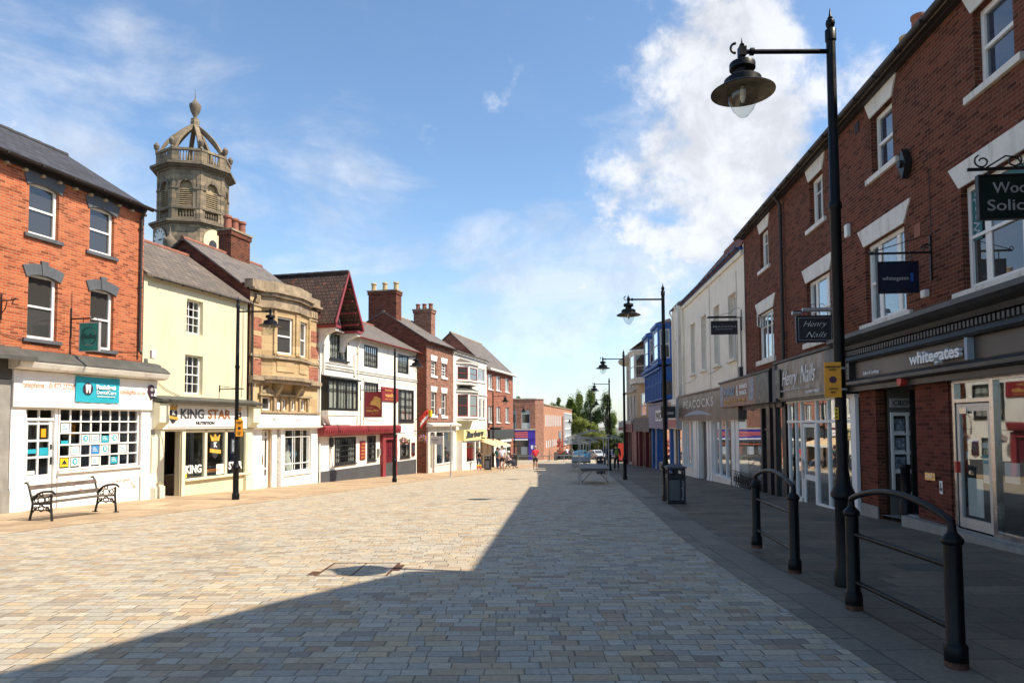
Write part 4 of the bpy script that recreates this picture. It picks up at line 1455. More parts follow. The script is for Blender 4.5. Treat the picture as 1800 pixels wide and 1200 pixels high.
def leafmat(name, c, var=.4):
    m, gg, out = newmat(name)
    co = objco(gg)
    n = gg.noise(co, .9, 4, .6)
    n2 = gg.node('ShaderNodeNewGeometry').outputs['Random Per Island']
    f = gg.m('MULTIPLY', gg.ss(n, .3, .7, 1 - var, 1 + var), gg.m('MULTIPLY_ADD', n2, .7, .65))
    col = gg.vm('MULTIPLY', c, gg.xyz(gg.m('MULTIPLY', f, gg.m('MULTIPLY_ADD', n2, .3, .85)), f, f))
    p = gg.node('ShaderNodeBsdfPrincipled')
    setp(gg, p, col, .6, 0.0)
    t = gg.node('ShaderNodeBsdfTranslucent')
    gg.put(t, 'Color', gg.vm('MULTIPLY', col, (1.1, 1.3, .6)))
    mx = gg.node('ShaderNodeMixShader')
    mx.inputs[0].default_value = .35
    gg.l.new(p.outputs[0], mx.inputs[1]); gg.l.new(t.outputs[0], mx.inputs[2])
    gg.l.new(mx.outputs[0], out.inputs[0])
    return m


leafmat('leaf_mid', (.15, .195, .05))
leafmat('leaf_dark', (.055, .085, .030))
leafmat('leaf_light', (.17, .19, .042))
clothmat('petal_pink', (.65, .08, .14)); clothmat('petal_white', (.75, .72, .70)); clothmat('petal_purple', (.22, .09, .42)); clothmat('petal_orange', (.75, .22, .04))
basket(FL, 41.3, .5, .72, 'flower basket of pink and white blooms beside the red pub door', 'petal_pink', 'petal_white')
basket(FL, 43.9, .6, .80, 'flower basket of purple and orange blooms at the brick corner of the pub', 'petal_purple', 'petal_orange')
T = FL.thing('flag', 'red and white flag on a slanted pole at the pub corner', 'flag', 44.2, 2.0)
k = MB(); k.tube([(44.2, 0, 2.0), (44.2, -.85, 2.75)], .02, 6); k.build('pole', 'iron', T)
for c, a, b in (('scarlet', 0, .5), ('petal_white', .5, .8), ('scarlet', .8, 1.0)):
    k = MB(); vv = []
    for i in range(7):
        t = i / 6
        for j in (a, b):
            yy = -.28 - .55 * t
            vv.append((44.2 + .07 * sin(t * 7 + j * 4), yy - .1 * j, 2.22 + .48 * t - (.75 - .2 * t) * j))
    k.add(vv, [(2 * i, 2 * i + 2, 2 * i + 3, 2 * i + 1) for i in range(6)])
    k.build('cloth', c, T)

# ---- brown brick house beyond the pub
B = FL2.thing('brick_house', 'brown brick house with white lintels, dress shop below and cream chimney pots', 'building', 44.55, gz(43.5))
W2 = [(45.38, 46.31, 4.88, 5.8), (47.29, 48.3, 4.9, 5.8), (45.38, 46.31, 2.33, 3.82), (47.29, 48.3, 2.3, 3.82)]
holes = W2 + [(45.0, 45.75, -1.6, 1.25), (46.1, 49.25, -.85, 1.25)]
shell(B, 44.55, 49.72, -2.4, 6.98, 6.4, holes, 'brick_mid', (2.9, 8.85))
k = MB()
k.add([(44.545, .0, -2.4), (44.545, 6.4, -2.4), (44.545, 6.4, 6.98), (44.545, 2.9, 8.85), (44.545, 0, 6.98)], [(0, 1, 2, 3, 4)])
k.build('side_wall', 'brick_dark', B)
gable_roof(B, 44.55, 49.72, 6.98, 2.9, 8.85, 6.4, 'slate_grey', over=.2, verge=.05, ridge_mat='stone_dirty')
gutter(B, 44.4, 49.7, -.26, 6.92)
chimney(B, 44.98, 3.0, 6.4, 10.3, .85, 1.9, 'brick_dark', 3, potm='buff_pot', ph=.55, pr=.17)
chimney(B, 49.35, 2.0, 6.8, 9.75, .8, 1.3, 'brick_mid', 3, potm='terracotta', ph=.42, pr=.16)
for i, w in enumerate(W2):
    window(B, *w, y=.10, cols=2 if i < 2 else 1, rows=(.25, .5, .75) if i < 2 else (.33, .66), fw=.08, bw=.03, thick=.05, sill=.16, lint=.36, lsplay=.12, gm='glass_dark' if i > 1 else 'glass', sillw=.12)
q = MB()
q.prism([(-.38, 1.62), (-.42, 1.74), (0, 1.86), (0, 1.58)], 44.6, 50.3, 'x')
q.box(44.72, 49.72, -.1, -.003, 1.26, 1.58)
for a, b in ((44.62, 45.0), (45.76, 46.08), (49.27, 49.75)):
    q.box(a, b, -.1, .08, -2.1, 1.26)
q.box(46.08, 49.27, -.1, .08, -2.1, -.86)
q.box(46.0, 49.3, -.15, .08, -.86, -.8)
q.box(47.55, 47.68, -.04, .06, -.8, 1.25)
q.build('shop_surround', 'white_old', B, bevel=.006)
q = MB(); q.box(46.1, 49.25, .02, .026, -.8, 1.25); q.build('shop_window', 'glass', B)
q = MB(); q.box(45.02, 45.74, .05, .09, -1.7, -1.0)
q.box(45.02, 45.12, .05, .09, -1.0, 1.2); q.box(45.64, 45.74, .05, .09, -1.0, 1.2); q.box(45.12, 45.64, .05, .09, .75, .82)
dr = q.build('door', 'white_old', B)
q = MB(); q.box(45.1, 45.66, .07, .075, -1.0, 1.2); q.build('pane', 'glass', dr)
room(B, 44.8, 49.5, -1.62, 1.3, 1.6, mat='interior_light')
clothmat('olive_cloth', (.35, .33, .05)); clothmat('blue_print', (.08, .12, .25))
mannequin(FL2, 46.6, .5, -.82, 'lemon', 'shop mannequin in a long yellow dress in the dress shop window', True, 1.2, 'mannequins in the dress shop window')
mannequin(FL2, 47.4, .55, -.75, 'scarlet', 'shop mannequin in a red top in the dress shop window', False, 1.3, 'mannequins in the dress shop window')
mannequin(FL2, 48.7, .55, -.80, 'blue_print', 'shop mannequin in a blue print dress in the dress shop window', True, 1.2, 'mannequins in the dress shop window')
for (x, z, c) in ((46.5, 1.0, 'lemon'), (47.2, .75, 'petal_pink'), (46.9, 1.05, 'lemon')):
    q = MB(); q.ball((x, .3, z), .17, 1, .6, .6); q.build('display_flowers', c, B)
T = hanging(FL2, 44.9, .12, .95, .52, 1.02, 'dress_shop_sign', 'small grey sign board projecting over the dress shop door', 'text_silver', 1.10)
facetext(T, 'Boutique', 44.9, -1, -.2, .78, .08, 'dark_grey', width=.45)
k = MB(); k.box(44.85, 45.15, -.16, -.004, 2.25, 2.65); k.build('alarm_box', 'yellow', B)
k = MB(); k.box(46.55, 46.8, -.14, -.004, 2.45, 2.8); k.build('alarm_box', 'white', B)

# ---- white barber building
B = FL2.thing('white_building', 'white rendered building with stacked bay windows above the yellow barber sign', 'building', 49.72, gz(48.5))
W3 = [(54.85, 57.65, 5.08, 6.12), (54.85, 55.6, 2.2, 3.75), (55.85, 56.6, 2.2, 3.75), (56.85, 57.6, 2.2, 3.75)]
holes = W3 + [(54.7, 56.9, -2.1, .55), (51.3, 54.4, -1.0, .65)]
shell(B, 49.72, 58.1, -2.5, 6.85, 6.4, holes, 'white_wall', (3.0, 7.9))
gable_roof(B, 49.75, 58.05, 6.85, 3.0, 7.9, 6.4, 'slate_brown', over=.1, verge=0)
gutter(B, 49.8, 58.1, -.16, 6.80, r=.05)
window(B, *W3[0], y=.05, colsat=[(.33, .1), (.66, .1), (.5, .03), (.83, .03)], rows=(), fw=.08, sill=.1)
for w in W3[1:]:
    window(B, *w, y=.05, rows=(.6,), fw=.08, sill=.1, gm='glass_dark')


def bay(B, u0, u1, out, z0, z1, hz0, hz1, wm, fm, roofm, inset=.55, cz=.14):
    pts = [(u0, 0), (u0 + inset, -out), (u1 - inset, -out), (u1, 0)]
    q = MB()
    Xs = []
    for i, ((x0, y0), (x1, y1)) in enumerate(zip(pts, pts[1:])):
        L = hypot(x1 - x0, y1 - y0)
        X = Matrix.Translation((x0, y0, 0)) @ Matrix.Rotation(atan2(y1 - y0, x1 - x0), 4, 'Z')
        q.xf = X
        e = .12
        front(q, 0, L, z0, z1, [(e, L - e, hz0, hz1)], 0, .1)
        Xs.append((X, L, e))
    q.xf = None
    q.prism(pts, z0, z0 + .05, 'z')
    q.prism([(u0 - .12, .0), (u0 + inset - .08, -out - .14), (u1 - inset + .08, -out - .14), (u1 + .12, 0)], z1, z1 + cz, 'z')
    q.prism([(u0 - .06, .0), (u0 + inset - .04, -out - .08), (u1 - inset + .04, -out - .08), (u1 + .06, 0)], hz0 - .12, hz0 - .03, 'z')
    b = q.build('bay', wm, B)
    for X, L, e in Xs:
        q = MB(); q.xf = X
        a, c = e + .002, L - e - .002
        q.box(a, a + .06, .03, .08, hz0, hz1); q.box(c - .06, c, .03, .08, hz0, hz1)
        q.box(a + .06, c - .06, .03, .08, hz0 + .002, hz0 + .07); q.box(a + .06, c - .06, .03, .08, hz1 - .07, hz1 - .002)
        q.box(a + .06, c - .06, .025, .075, (hz0 + hz1) / 2 - .025, (hz0 + hz1) / 2 + .025)
        w = q.build('bay_window', fm, b)
        q = MB(); q.xf = X; q.box(a + .05, c - .05, .05, .055, hz0 + .05, hz1 - .05)
        q.build('bay_pane', 'glass_dark', b)
    q = MB()
    q.prism([(u0 - .1, .0), (u0 + inset - .06, -out - .1), (u1 - inset + .06, -out - .1), (u1 + .1, 0)], z1 + cz + .002, z1 + cz + .05, 'z')
    q.add([(u0 - .1, 0, z1 + cz + .05), (u0 + inset - .06, -out - .1, z1 + cz + .05), (u1 - inset + .06, -out - .1, z1 + cz + .05), (u1 + .1, 0, z1 + cz + .05), (u0 + inset, -.002, z1 + cz + .35), (u1 - inset, -.002, z1 + cz + .35)],
          [(0, 1, 4), (1, 2, 5, 4), (2, 3, 5)])
    q.build('bay_roof', roofm, b)
    return b


bay(B, 50.3, 54.2, .7, 4.55, 6.05, 4.92, 5.82, 'white_wall', 'red_paint', 'slate_brown', inset=.9, cz=.08)
bay(B, 50.3, 54.2, .7, 2.0, 4.05, 2.3, 3.85, 'white_wall', 'red_paint', 'lead', inset=.9, cz=.08)
q = MB()
q.box(49.75, 58.08, -.06, -.003, 6.62, 6.78)
q.box(54.5, 58.0, -.08, -.003, 4.0, 4.12)
q.build('string_course', 'white_old', B)
q = MB(); q.box(50.35, 56.1, -.55, -.35, .58, 1.36); q.box(50.35, 50.45, -.35, 0, .58, 1.36); q.box(56.0, 56.1, -.35, 0, .58, 1.36)
f = q.build('fascia', 'barber_yellow', B)
text(f, 'The', 50.75, 1.18, .13, -.555, 'text_dark', shear=.35, bold=.006, width=.8)
text(f, 'Barbers', 50.85, .78, .40, -.555, 'text_dark', shear=.35, bold=.045, width=4.5, rot=.03)
text(f, 'Shop', 54.5, .66, .13, -.555, 'text_dark', shear=.35, bold=.008, width=1.2)
q = MB()
q.box(50.3, 51.28, -.45, .05, -2.3, .57); q.box(54.42, 54.68, -.45, .05, -2.3, .57)
q.box(51.28, 54.42, -.45, -.3, -2.3, -1.02); q.box(51.2, 54.5, -.5, -.3, -1.02, -.95); q.box(53.3, 53.5, -.45, -.38, -.95, .57)
q.build('shop_surround', 'white', B, bevel=.006)
q = MB(); q.box(51.28, 54.42, -.40, -.395, -.95, .57); q.build('shop_window', 'glass', B)
room(B, 50.4, 57.9, -2.05, .6, 2.0, y=.16)
q = MB(); q.box(56.9, 58.0, -.1, -.003, .55, 1.35); f = q.build('picture_board', 'maroon', B)
q = MB(); q.box(57.1, 57.8, -.108, -.1, .7, 1.2); q.build('picture_print', 'paper', f)
T = FL2.thing('awning', 'tan canvas awning over the shop door next to the barber', 'awning', 55.0, -.2)
q = MB(); q.prism([(-.02, .56), (-1.55, .05), (-1.55, .09), (-.02, .60)], 54.9, 59.6, 'x'); q.build('canvas', 'canvas', T)
q = MB(); q.box(54.9, 59.6, -1.58, -1.552, -.10, .09); q.build('valance', 'white_old', T)
q = MB(); q.box(58.15, 58.35, -.3, -.003, -2.3, .5); q.box(59.2, 60.4, -.12, -.003, -2.3, .3); q.build('white_panel', 'white', B)

# ---- long red brick building
B = FL2.thing('long_brick_building', 'long red brick building with tall paired windows, last in the left row', 'building', 58.1, gz(56.5))
holes = []
for a in (58.45, 61.0, 64.05):
    holes += [(a, a + 1.45, 4.62, 5.9), (a, a + 1.35, 1.88, 3.25)]
holes += [(60.5, 62.0, -2.0, .5), (62.2, 66.0, -1.4, .5)]
shell(B, 58.1, 66.9, -2.7, 6.35, 6.4, holes, 'brick_red', (3.1, 9.25))
gable_roof(B, 58.1, 66.9, 6.35, 3.1, 9.25, 6.4, 'slate_grey', over=.3, verge=.12, ridge_mat='stone_dirty')
q = MB(); q.box(58.1, 67.0, -.34, -.003, 6.18, 6.34); q.build('eaves_board', 'white_old', B)
for h in holes[:6]:
    window(B, *h, y=.08, colsat=[(.5, .12), (.25, .03), (.75, .03)], rows=(), fw=.06, sill=.08, gm='glass_dark' if h[2] < 3 else 'glass', curt=1)
q = MB(); q.box(58.3, 66.5, -.2, -.003, .52, 1.30); q.build('fascia', 'fascia_black', B)
q = MB(); q.box(59.0, 62.5, -.3, -.003, 1.42, 1.5); q.build('sign_lamp', 'black_paint', B)
q = MB()
q.box(62.0, 62.2, -.1, .05, -2.4, .5); q.box(62.2, 66.0, -.08, .05, .2, .5); q.box(64.0, 64.2, -.06, .05, -1.4, .2); q.box(62.2, 66.1, -.1, .05, -2.5, -1.4)
q.build('shop_surround', 'white', B)
q = MB(); q.box(62.2, 66.0, .03, .035, -1.4, .2); q.build('shop_window', 'glass', B)
q = MB(); q.add([(62.2, .5, -1.4), (66.0, .5, -1.4), (66.0, .5, .5), (62.2, .5, .5)], [(0, 1, 2, 3)]); q.build('window_backing', 'frosted', B)
room(B, 58.3, 62.1, -2.3, .5, 2, y=.2)


def cable(F, name_parent, pts, r=.008, mat='gutter'):
    q = MB(); q.tube(pts, r, 5)
    return q.build('cable', mat, name_parent)


def sag(u0, z0, u1, z1, s, y=-.03, n=8):
    return [(u0 + (u1 - u0) * i / n, y, z0 + (z1 - z0) * i / n - s * sin(pi * i / n)) for i in range(n + 1)]


for o in list(COL.objects):
    if o.parent or 'label' not in o:
        continue
    if o.name.startswith('rendered_building'):
        cable(FL, o, sag(22.0, 3.6, 23.6, 2.75, .18)); cable(FL, o, [(26.9, -.03, 6.2), (26.92, -.03, 4.0), (26.85, -.03, 2.8)])
    elif o.name.startswith('pub'):
        cable(FL, o, sag(36.6, 4.2, 44.3, 4.25, .06, -.07)); cable(FL, o, sag(37.0, 2.1, 39.0, 2.0, .05)); cable(FL, o, sag(41.2, 1.75, 42.2, 1.9, .06)); cable(FL, o, [(37.05, -.03, 4.2), (37.05, -.03, 1.75)])
    elif o.name.startswith('stone_building'):
        cable(FL, o, [(27.6, -.10, 3.4), (27.55, -.10, 3.0), (27.6, -.10, 2.4), (27.4, -.16, 2.3)], .01, 'white_old')
    elif o.name.startswith('brick_house'):
        cable(FL2, o, sag(44.6, 1.95, 49.6, 2.0, .08))
    elif o.name.startswith('brick_building'):
        cable(FL, o, sag(17.3, 4.05, 19.0, 3.86, .06)); cable(FL, o, [(19.35, -.03, 5.4), (19.36, -.03, 4.7)]); cable(FL, o, sag(19.4, 3.95, 21.7, 4.0, .05))

# ============================================================ right row
ZB = -.9
# ---- house with the food shop, left of the downpipe
B = FR1.thing('brick_terrace', 'dark red brick house with two stacked windows above the brown food shop sign', 'building', .75, gz(24))
WA = (3.02, 3.98, 6.85, 8.1)
WAm = (2.6, 4.38, 3.84, 5.42)
holes = [WA, WAm, (-.0, 0, 0, 0), (1.0, 3.2, -.3, 2.3), (3.25, 3.95, -.95, 2.3)]
holes = [h for h in holes if h[1] > h[0]]
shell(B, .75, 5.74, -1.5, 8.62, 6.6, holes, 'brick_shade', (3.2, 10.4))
gable_roof(B, .75, 5.74, 8.62, 3.2, 10.4, 6.6, 'slate_brown', over=.22, ridge_mat='terracotta')
gutter(B, .55, 5.8, -.27, 8.62, r=.075)
q = MB(); q.box(.7, 5.74, -.12, -.003, 8.52, 8.62); q.build('eaves_board', 'gutter', B)
downpipe(B, 5.66, -.09, 8.5, 3.4, r=.05)
window(B, *WA, y=.10, rows=(.7,), fw=.07, colsat=[(.5, .03)], sill=.12, lint=.38, lsplay=.24, gm='glass', curt=1, sillw=.2, lintm='white_old', sillm='white_old')
w = window(B, *WAm, y=.08, colsat=[(.38, .07), (.68, .07)], rows=(.72,), fw=.07, sill=.16, lint=.40, lsplay=.32, gm='glass', curt=1, sillw=.22, lintm='white_old', sillm='white_old')
q = MB(); q.xf = Matrix.Translation((2.66, .06, 4.98)) @ Matrix.Rotation(-.45, 4, 'Z')
q.box(-.02, .5, -.03, .0, 0, .05); q.box(-.02, .5, -.03, 0, .35, .4); q.box(-.02, .04, -.03, 0, .05, .35); q.box(.44, .5, -.03, 0, .05, .35)
q.xf = None; q.build('open_casement', 'white', w)
q = MB()   # black shop frame, standing proud of both walls
q.box(-1.42, -1.25, -.18, .0, -1.5, 2.35)
q.box(3.1, 3.25, -.14, .02, -1.5, 2.35); q.box(3.95, 4.35, -.18, .02, -1.5, 2.35); q.box(4.75, 5.0, -.18, .02, -1.5, 2.35)
q.box(-1.25, 5.6, -.16, .02, 2.22, 2.36)
q.box(3.25, 3.95, -.08, .0, 1.5, 1.56)
q.box(5.4, 5.74, -.1, .02, -1.5, 2.35)
q.build('shop_frame', 'black_paint', B)
q = MB(); q.box(-1.25, 3.1, -.16, -.003, -1.5, -.78); q.box(-1.3, 3.1, -.2, -.003, -.78, -.72); q.build('stall_riser', 'plum', B)
q = MB(); q.box(-1.25, 3.1, -.13, -.125, -.72, 2.22); sw = q.build('shop_window', 'glass', B)
q = MB(); q.box(5.0, 5.42, -.1, -.095, -.9, 2.2); q.build('side_window', 'glass_dark', B)
q = MB()
for z in (-.70, -.12):
    q.box(-1.25, 3.1, -.17, -.15, z, z + .03)
u = -1.2
while u < 3.0:
    q.tube([(u + .17 + .15 * cos(a), -.16, -.40 + .24 * sin(a)) for a in [2 * pi * i / 12 for i in range(13)]], .014, 4, cap=False)
    q.tube([(u + .17 + .07 * cos(a), -.16, -.40 + .10 * sin(a)) for a in [2 * pi * i / 8 for i in range(9)]], .012, 4, cap=False)
    u += .36
q.build('window_railing', 'black_paint', B)
dr = MB(); dr.box(3.26, 3.94, .0, .05, -1.1, -.4)
for a, b in ((3.26, 3.36), (3.84, 3.94)):
    dr.box(a, b, .0, .05, -.4, 1.5)
dr = dr.build('door', 'black_paint', B)
q = MB(); q.box(3.34, 3.86, .02, .025, -.4, 1.5); q.build('pane', 'glass', dr)
room(B, .95, 4.0, -1.0, 2.3, 3.0, y=.1, mat='interior')
q = MB(); q.box(-1.85, 3.76, -.45, -.20, 2.36, 3.30)
f = q.build('fascia', 'picture_brown', B)
q = MB(); q.box(-1.75, -1.2, -.457, -.451, 2.4, 3.2); q.box(2.9, 3.6, -.457, -.451, 2.5, 3.25); q.build('fascia_picture', 'photo_poster', f)
text(f, 'WORKOUT', -1.0, 2.78, .30, -.462, 'blind', bold=.01, width=1.9)
text(f, '&', 1.1, 2.74, .36, -.462, 'paper', bold=.01, width=.3)
text(f, 'SHAKE', 1.6, 2.96, .14, -.462, 'paper', bold=.008, width=1.1)
text(f, 'SHACK', 1.6, 2.74, .14, -.462, 'paper', bold=.008, width=1.1)
text(f, 'Burgers  Shakes  Wraps', -1.0, 2.50, .14, -.462, 'text_gold', width=3.4)
q = MB(); q.box(3.765, 5.36, -.46, -.02, 2.36, 3.30); f = q.build('black_sign_box', 'black_paint', B)
q = MB()
for a in (4.3, 4.85):
    for z in (2.56, 2.68):
        q.disc(a, z, .028, -.468, -.461, 10)
q.build('box_studs', 'text_silver', f)
q = MB(); q.box(-1.9, 5.6, -.5, -.003, 3.305, 3.37); q.build('lead_flashing', 'gutter', B)

# ---- long brick terrace: nail shop, passage, estate agent, solicitors
B = FR1.thing('brick_terrace', 'tall dark red brick terrace with the nail shop and the estate agent below', 'building', 5.76, gz(14))
tops = [(8.0, 9.0, 6.88, 8.14), (11.9, 12.88, 6.88, 8.14), (15.68, 16.66, 6.88, 8.14), (18.2, 19.1, 6.88, 8.14)]
mids = [(7.6, 9.32, 3.88, 5.5), (11.42, 13.22, 3.84, 5.52), (15.18, 17.1, 3.84, 5.52)]
gfh = [(7.1, 10.75, -.75, 2.36), (11.8, 13.48, -.6, 2.42), (14.68, 19.3, .02, 2.44), (6.0, 7.1, -.2, 2.36)]
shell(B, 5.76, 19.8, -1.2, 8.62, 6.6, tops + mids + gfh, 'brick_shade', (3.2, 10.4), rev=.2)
gable_roof(B, 5.76, 19.8, 8.62, 3.2, 10.4, 6.6, 'slate_brown', over=.22, ridge_mat='terracotta')
gutter(B, 5.8, 19.9, -.27, 8.62, r=.075)
q = MB(); q.box(5.76, 19.8, -.12, -.003, 8.50, 8.62); q.build('eaves_board', 'gutter', B)
for u, mt, h in ((8.22, 'buff_pot', .62), (8.86, 'terracotta', .80)):
    q = MB(); q.lathe([(.18, 11.2), (.16, 11.13 + h), (.185, 11.15 + h), (.185, 11.23 + h)], u, 2.5, 18)
    q.build('chimney_pot', mt, B, smooth=True)
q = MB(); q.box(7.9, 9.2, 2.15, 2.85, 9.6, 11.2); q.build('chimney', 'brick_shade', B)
for i, w in enumerate(tops):
    window(B, *w, y=.12, rows=(.5,) if i else (.72,), colsat=None if i else [(.5, .03)], fw=.085, thick=.06, sill=.12, lint=.40, lsplay=.24, gm='glass_blue' if i else 'glass', sillw=.22, lintm='white_old', sillm='white_old', curt=0 if i else 2, cm='blind')
for i, w in enumerate(mids):
    window(B, *w, y=.10, colsat=[(.235, .15), (.745, .15)], rows=((.5, .05),), fw=.08, sill=.15, lint=.40, lsplay=.30, gm='glass_dark' if i == 2 else 'glass', sillw=.25, lintm='white_old', sillm='white_old', curt=0 if i == 2 else 1, cm='blind')
q = MB(); q.box(15.28, 15.52, .115, .13, 4.62, 5.42); q.box(15.68, 16.6, .115, .13, 4.98, 5.42)
sg = q.build('window_vinyl', 'teal_dark', B)
text(sg, 'Woods', 15.49, 4.68, .17, .108, 'blind', rot=pi / 2, width=.70)
text(sg, 'solicitors', 15.72, 5.1, .2, .108, 'blind', width=.85)
for (x, z, w_, h_, t) in ((9.98, 4.55, .20, .30, 'white_old'), (13.0, 6.1, 0, 0, ''), (10.55, 5.95, .16, .30, 'white'), (13.95, 3.95, .16, .14, 'white')):
    if t:
        q = MB(); q.box(x, x + w_, -.10, -.003, z, z + h_); q.build('alarm_box', t, B, bevel=.015)
q = MB()
q.prism([(13.35, 6.55), (13.5, 6.28), (13.65, 6.55), (13.5, 6.85)], -.14, -.02); q.disc(13.5, 6.56, .07, -.2, -.14, 12)
q.build('wall_plate', 'black_paint', B)
q = MB()
for i in range(6):
    q.box(11.1, 11.32, -.02, -.003, 8.12 + i * .04, 8.145 + i * .04)
q.build('air_brick', 'gutter', B)
q = MB(); q.box(13.62, 13.85, -.012, -.003, 5.12, 5.36); q.build('air_brick', 'terracotta', B)
q = MB(); q.tube([(9.9, -.06, 3.5), (9.9, -.06, 5.1)], .03, 8); q.tube([(9.9, -.06, 4.2), (9.9, 0, 4.2)], .02, 6); q.build('vent_pipe', 'white_old', B)
# nail shop
k = MB()
vv = []
n = 40
for i in range(n + 1):
    for j in range(9):
        u_ = 5.95 + 3.9 * i / n
        w_ = .018 * sin(i * .9 + j * .4) * sin(j * .8) + .012 * sin(i * 2.3 - j * .7) + (.03 if abs(i - 12) < 2 else 0)
        vv.append((u_, -.36 - w_, 2.42 + 1.02 * j / 8))
k.add(vv, [(i * 9 + j, (i + 1) * 9 + j, (i + 1) * 9 + j + 1, i * 9 + j + 1) for i in range(n) for j in range(8)])
k.build('fascia_banner', 'banner_grey', B, smooth=True)
bn_ = [o for o in B.children if o.name.startswith('fascia_banner')][0]
text(bn_, 'Henry', 6.55, 2.78, .42, -.415, 'text_white', shear=.45, width=1.35, bold=-.004)
text(bn_, 'Nails', 8.15, 2.78, .46, -.415, 'text_white', shear=.45, width=1.15, bold=-.004)
text(bn_, 'Manicure  Pedicure  Gel Nails  Eyelashes', 6.3, 2.62, .06, -.415, 'text_silver', width=2.6)
text(bn_, 'Tel: 01977 703333', 8.6, 2.49, .07, -.415, 'text_white', width=1.0)
k = MB()
k.box(5.62, 5.93, -.42, -.003, 2.36, 3.42); k.build('fascia_end', 'dark_grey', B)
k = MB(); k.box(5.94, 6.42, -.43, -.40, 2.46, 3.28); k.build('black_sign_box', 'black_paint', B)
k = MB(); k.box(5.94, 9.86, -.33, -.003, 2.36, 3.46); k.box(9.87, 10.9, -.36, -.003, 2.38, 3.46); k.build('fascia', 'black_paint', B)
k = MB(); k.box(5.6, 10.95, -.40, -.003, 3.465, 3.53); k.build('lead_flashing', 'gutter', B)
k = MB()
for a, b in ((5.98, 6.06), (6.62, 6.68), (7.1, 7.2), (8.28, 8.38), (9.15, 9.23), (10.62, 10.9)):
    k.box(a, b, -.10, -.02, -.3 if a < 10 else -1.1, 2.34)
k.box(5.9, 10.9, -.12, -.0, 2.30, 2.38)
k.box(5.9, 10.62, -.104, -.024, 1.74, 1.81)
k.box(6.06, 7.1, -.104, -.02, -.42, -.30); k.box(8.38, 10.62, -.104, -.02, -.42, -.30)
fr = k.build('shop_frame', 'white', B, bevel=.004)
k = MB(); k.box(6.03, 7.12, -.06, -.055, -.32, 2.31); k.box(8.36, 10.64, -.06, -.055, -.32, 2.31); k.box(7.18, 8.3, -.06, -.055, 1.8, 2.31)
k.build('shop_window', 'glass', B)
text(fr, 'Eyebrows', 9.4, .95, .09, -.066, 'text_dark', width=.7)
text(fr, 'Waxing', 9.4, .75, .09, -.066, 'text_dark', width=.5)
text(fr, 'Eyelash', 9.4, .45, .09, -.066, 'text_dark', width=.6)
text(fr, 'Extensions', 9.4, .28, .09, -.066, 'text_dark', width=.85)
k = MB()
for a, b in ((7.22, 7.34), (8.14, 8.26)):
    k.box(a, b, -.08, -.03, -.62, 1.72)
k.box(7.34, 8.14, -.08, -.03, -.62, -.48); k.box(7.34, 8.14, -.08, -.03, .22, .36); k.box(7.34, 8.14, -.08, -.03, 1.62, 1.72)
dr = k.build('door', 'white', B, bevel=.004)
k = MB(); k.box(7.34, 8.14, -.058, -.052, .36, 1.62); k.box(7.34, 8.14, -.058, -.052, -.48, .22); k.build('pane', 'glass', dr)
k = MB(); k.box(7.27, 7.30, -.13, -.08, .25, .75); k.build('handle', 'chrome', dr)
k = MB(); k2 = MB()
for a, b in ((5.98, 7.18), (8.4, 10.9)):
    n = int((b - a) / .11)
    for i in range(n):
        for j in range(3):
            (k if (i + j) % 2 else k2).box(a + i * (b - a) / n, a + (i + 1) * (b - a) / n - .003, -.095, -.03, -.80 + j * .125, -.80 + (j + 1) * .125 - .003)
k.build('checker_tiles', 'checker_brown', B); k2.build('checker_tiles', 'white', B)
k = MB(); k.box(5.98, 10.9, -.09, -.03, -1.3, -.81); k.build('stall_riser', 'white_old', B)
room(B, 5.95, 10.85, -.7, 2.36, 3.6, y=.05, mat='interior')
# black classical shopfront
k = MB()
k.prism([(-.55, 3.52), (-.55, 3.60), (-.38, 3.66), (-.0, 3.72), (0, 3.30), (-.30, 3.32), (-.34, 3.40), (-.48, 3.46)], 10.55, 19.8, 'x')
k.prism([(-.36, 3.08), (-.32, 3.16), (-.26, 3.18), (0, 3.18), (0, 3.05), (-.32, 3.04)], 10.55, 19.8, 'x')
k.prism([(-.36, 2.56), (-.36, 2.62), (-.26, 2.68), (0, 2.68), (0, 2.52), (-.3, 2.53)], 10.55, 19.8, 'x')
k.box(10.6, 19.8, -.22, -.003, 2.42, 2.52)
k.box(10.6, 19.8, -.20, -.003, 2.68, 3.04)
k.box(10.6, 19.8, -.24, -.003, 3.18, 3.30)
k.box(10.9, 11.2, -.32, -.2, 2.68, 3.04)
i = 0
while 10.6 + i * .11 < 19.75:
    k.box(10.6 + i * .11, 10.66 + i * .11, -.30, -.241, 3.19, 3.29); i += 1
f = k.build('fascia', 'fascia_black', B)
k = MB(); k.box(11.32, 19.7, -.215, -.201, 2.70, 3.02); k.build('fascia_panel', 'fascia_brown', f)
text(f, 'whitegates', 13.98, 2.76, .20, -.30, 'text_white', bold=.006, width=1.62, depth=.03)
k = MB(); k.box(15.72, 15.80, -.32, -.22, 2.69, 3.03); k.build('logo_bar', 'blind', f)
text(f, 'Sales & Lettings', 11.7, 2.74, .075, -.225, 'text_white', width=.78)
k = MB(); k.disc(13.55, 2.5, .09, -.33, -.22, 14, 1.0); k.build('alarm_bell', 'rail_red', B)
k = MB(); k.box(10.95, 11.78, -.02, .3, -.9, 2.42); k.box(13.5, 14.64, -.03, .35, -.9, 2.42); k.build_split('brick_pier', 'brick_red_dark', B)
k = MB(); k.box(10.93, 11.8, -.05, -.02, -.9, .0); k.box(13.1, 19.8, -.16, -.031, -.9, .0)
k.box(13.1, 19.8, -.03, .1, -.9, .02)
k.build('stone_plinth', 'grey_stone', B)
k = MB()   # passage
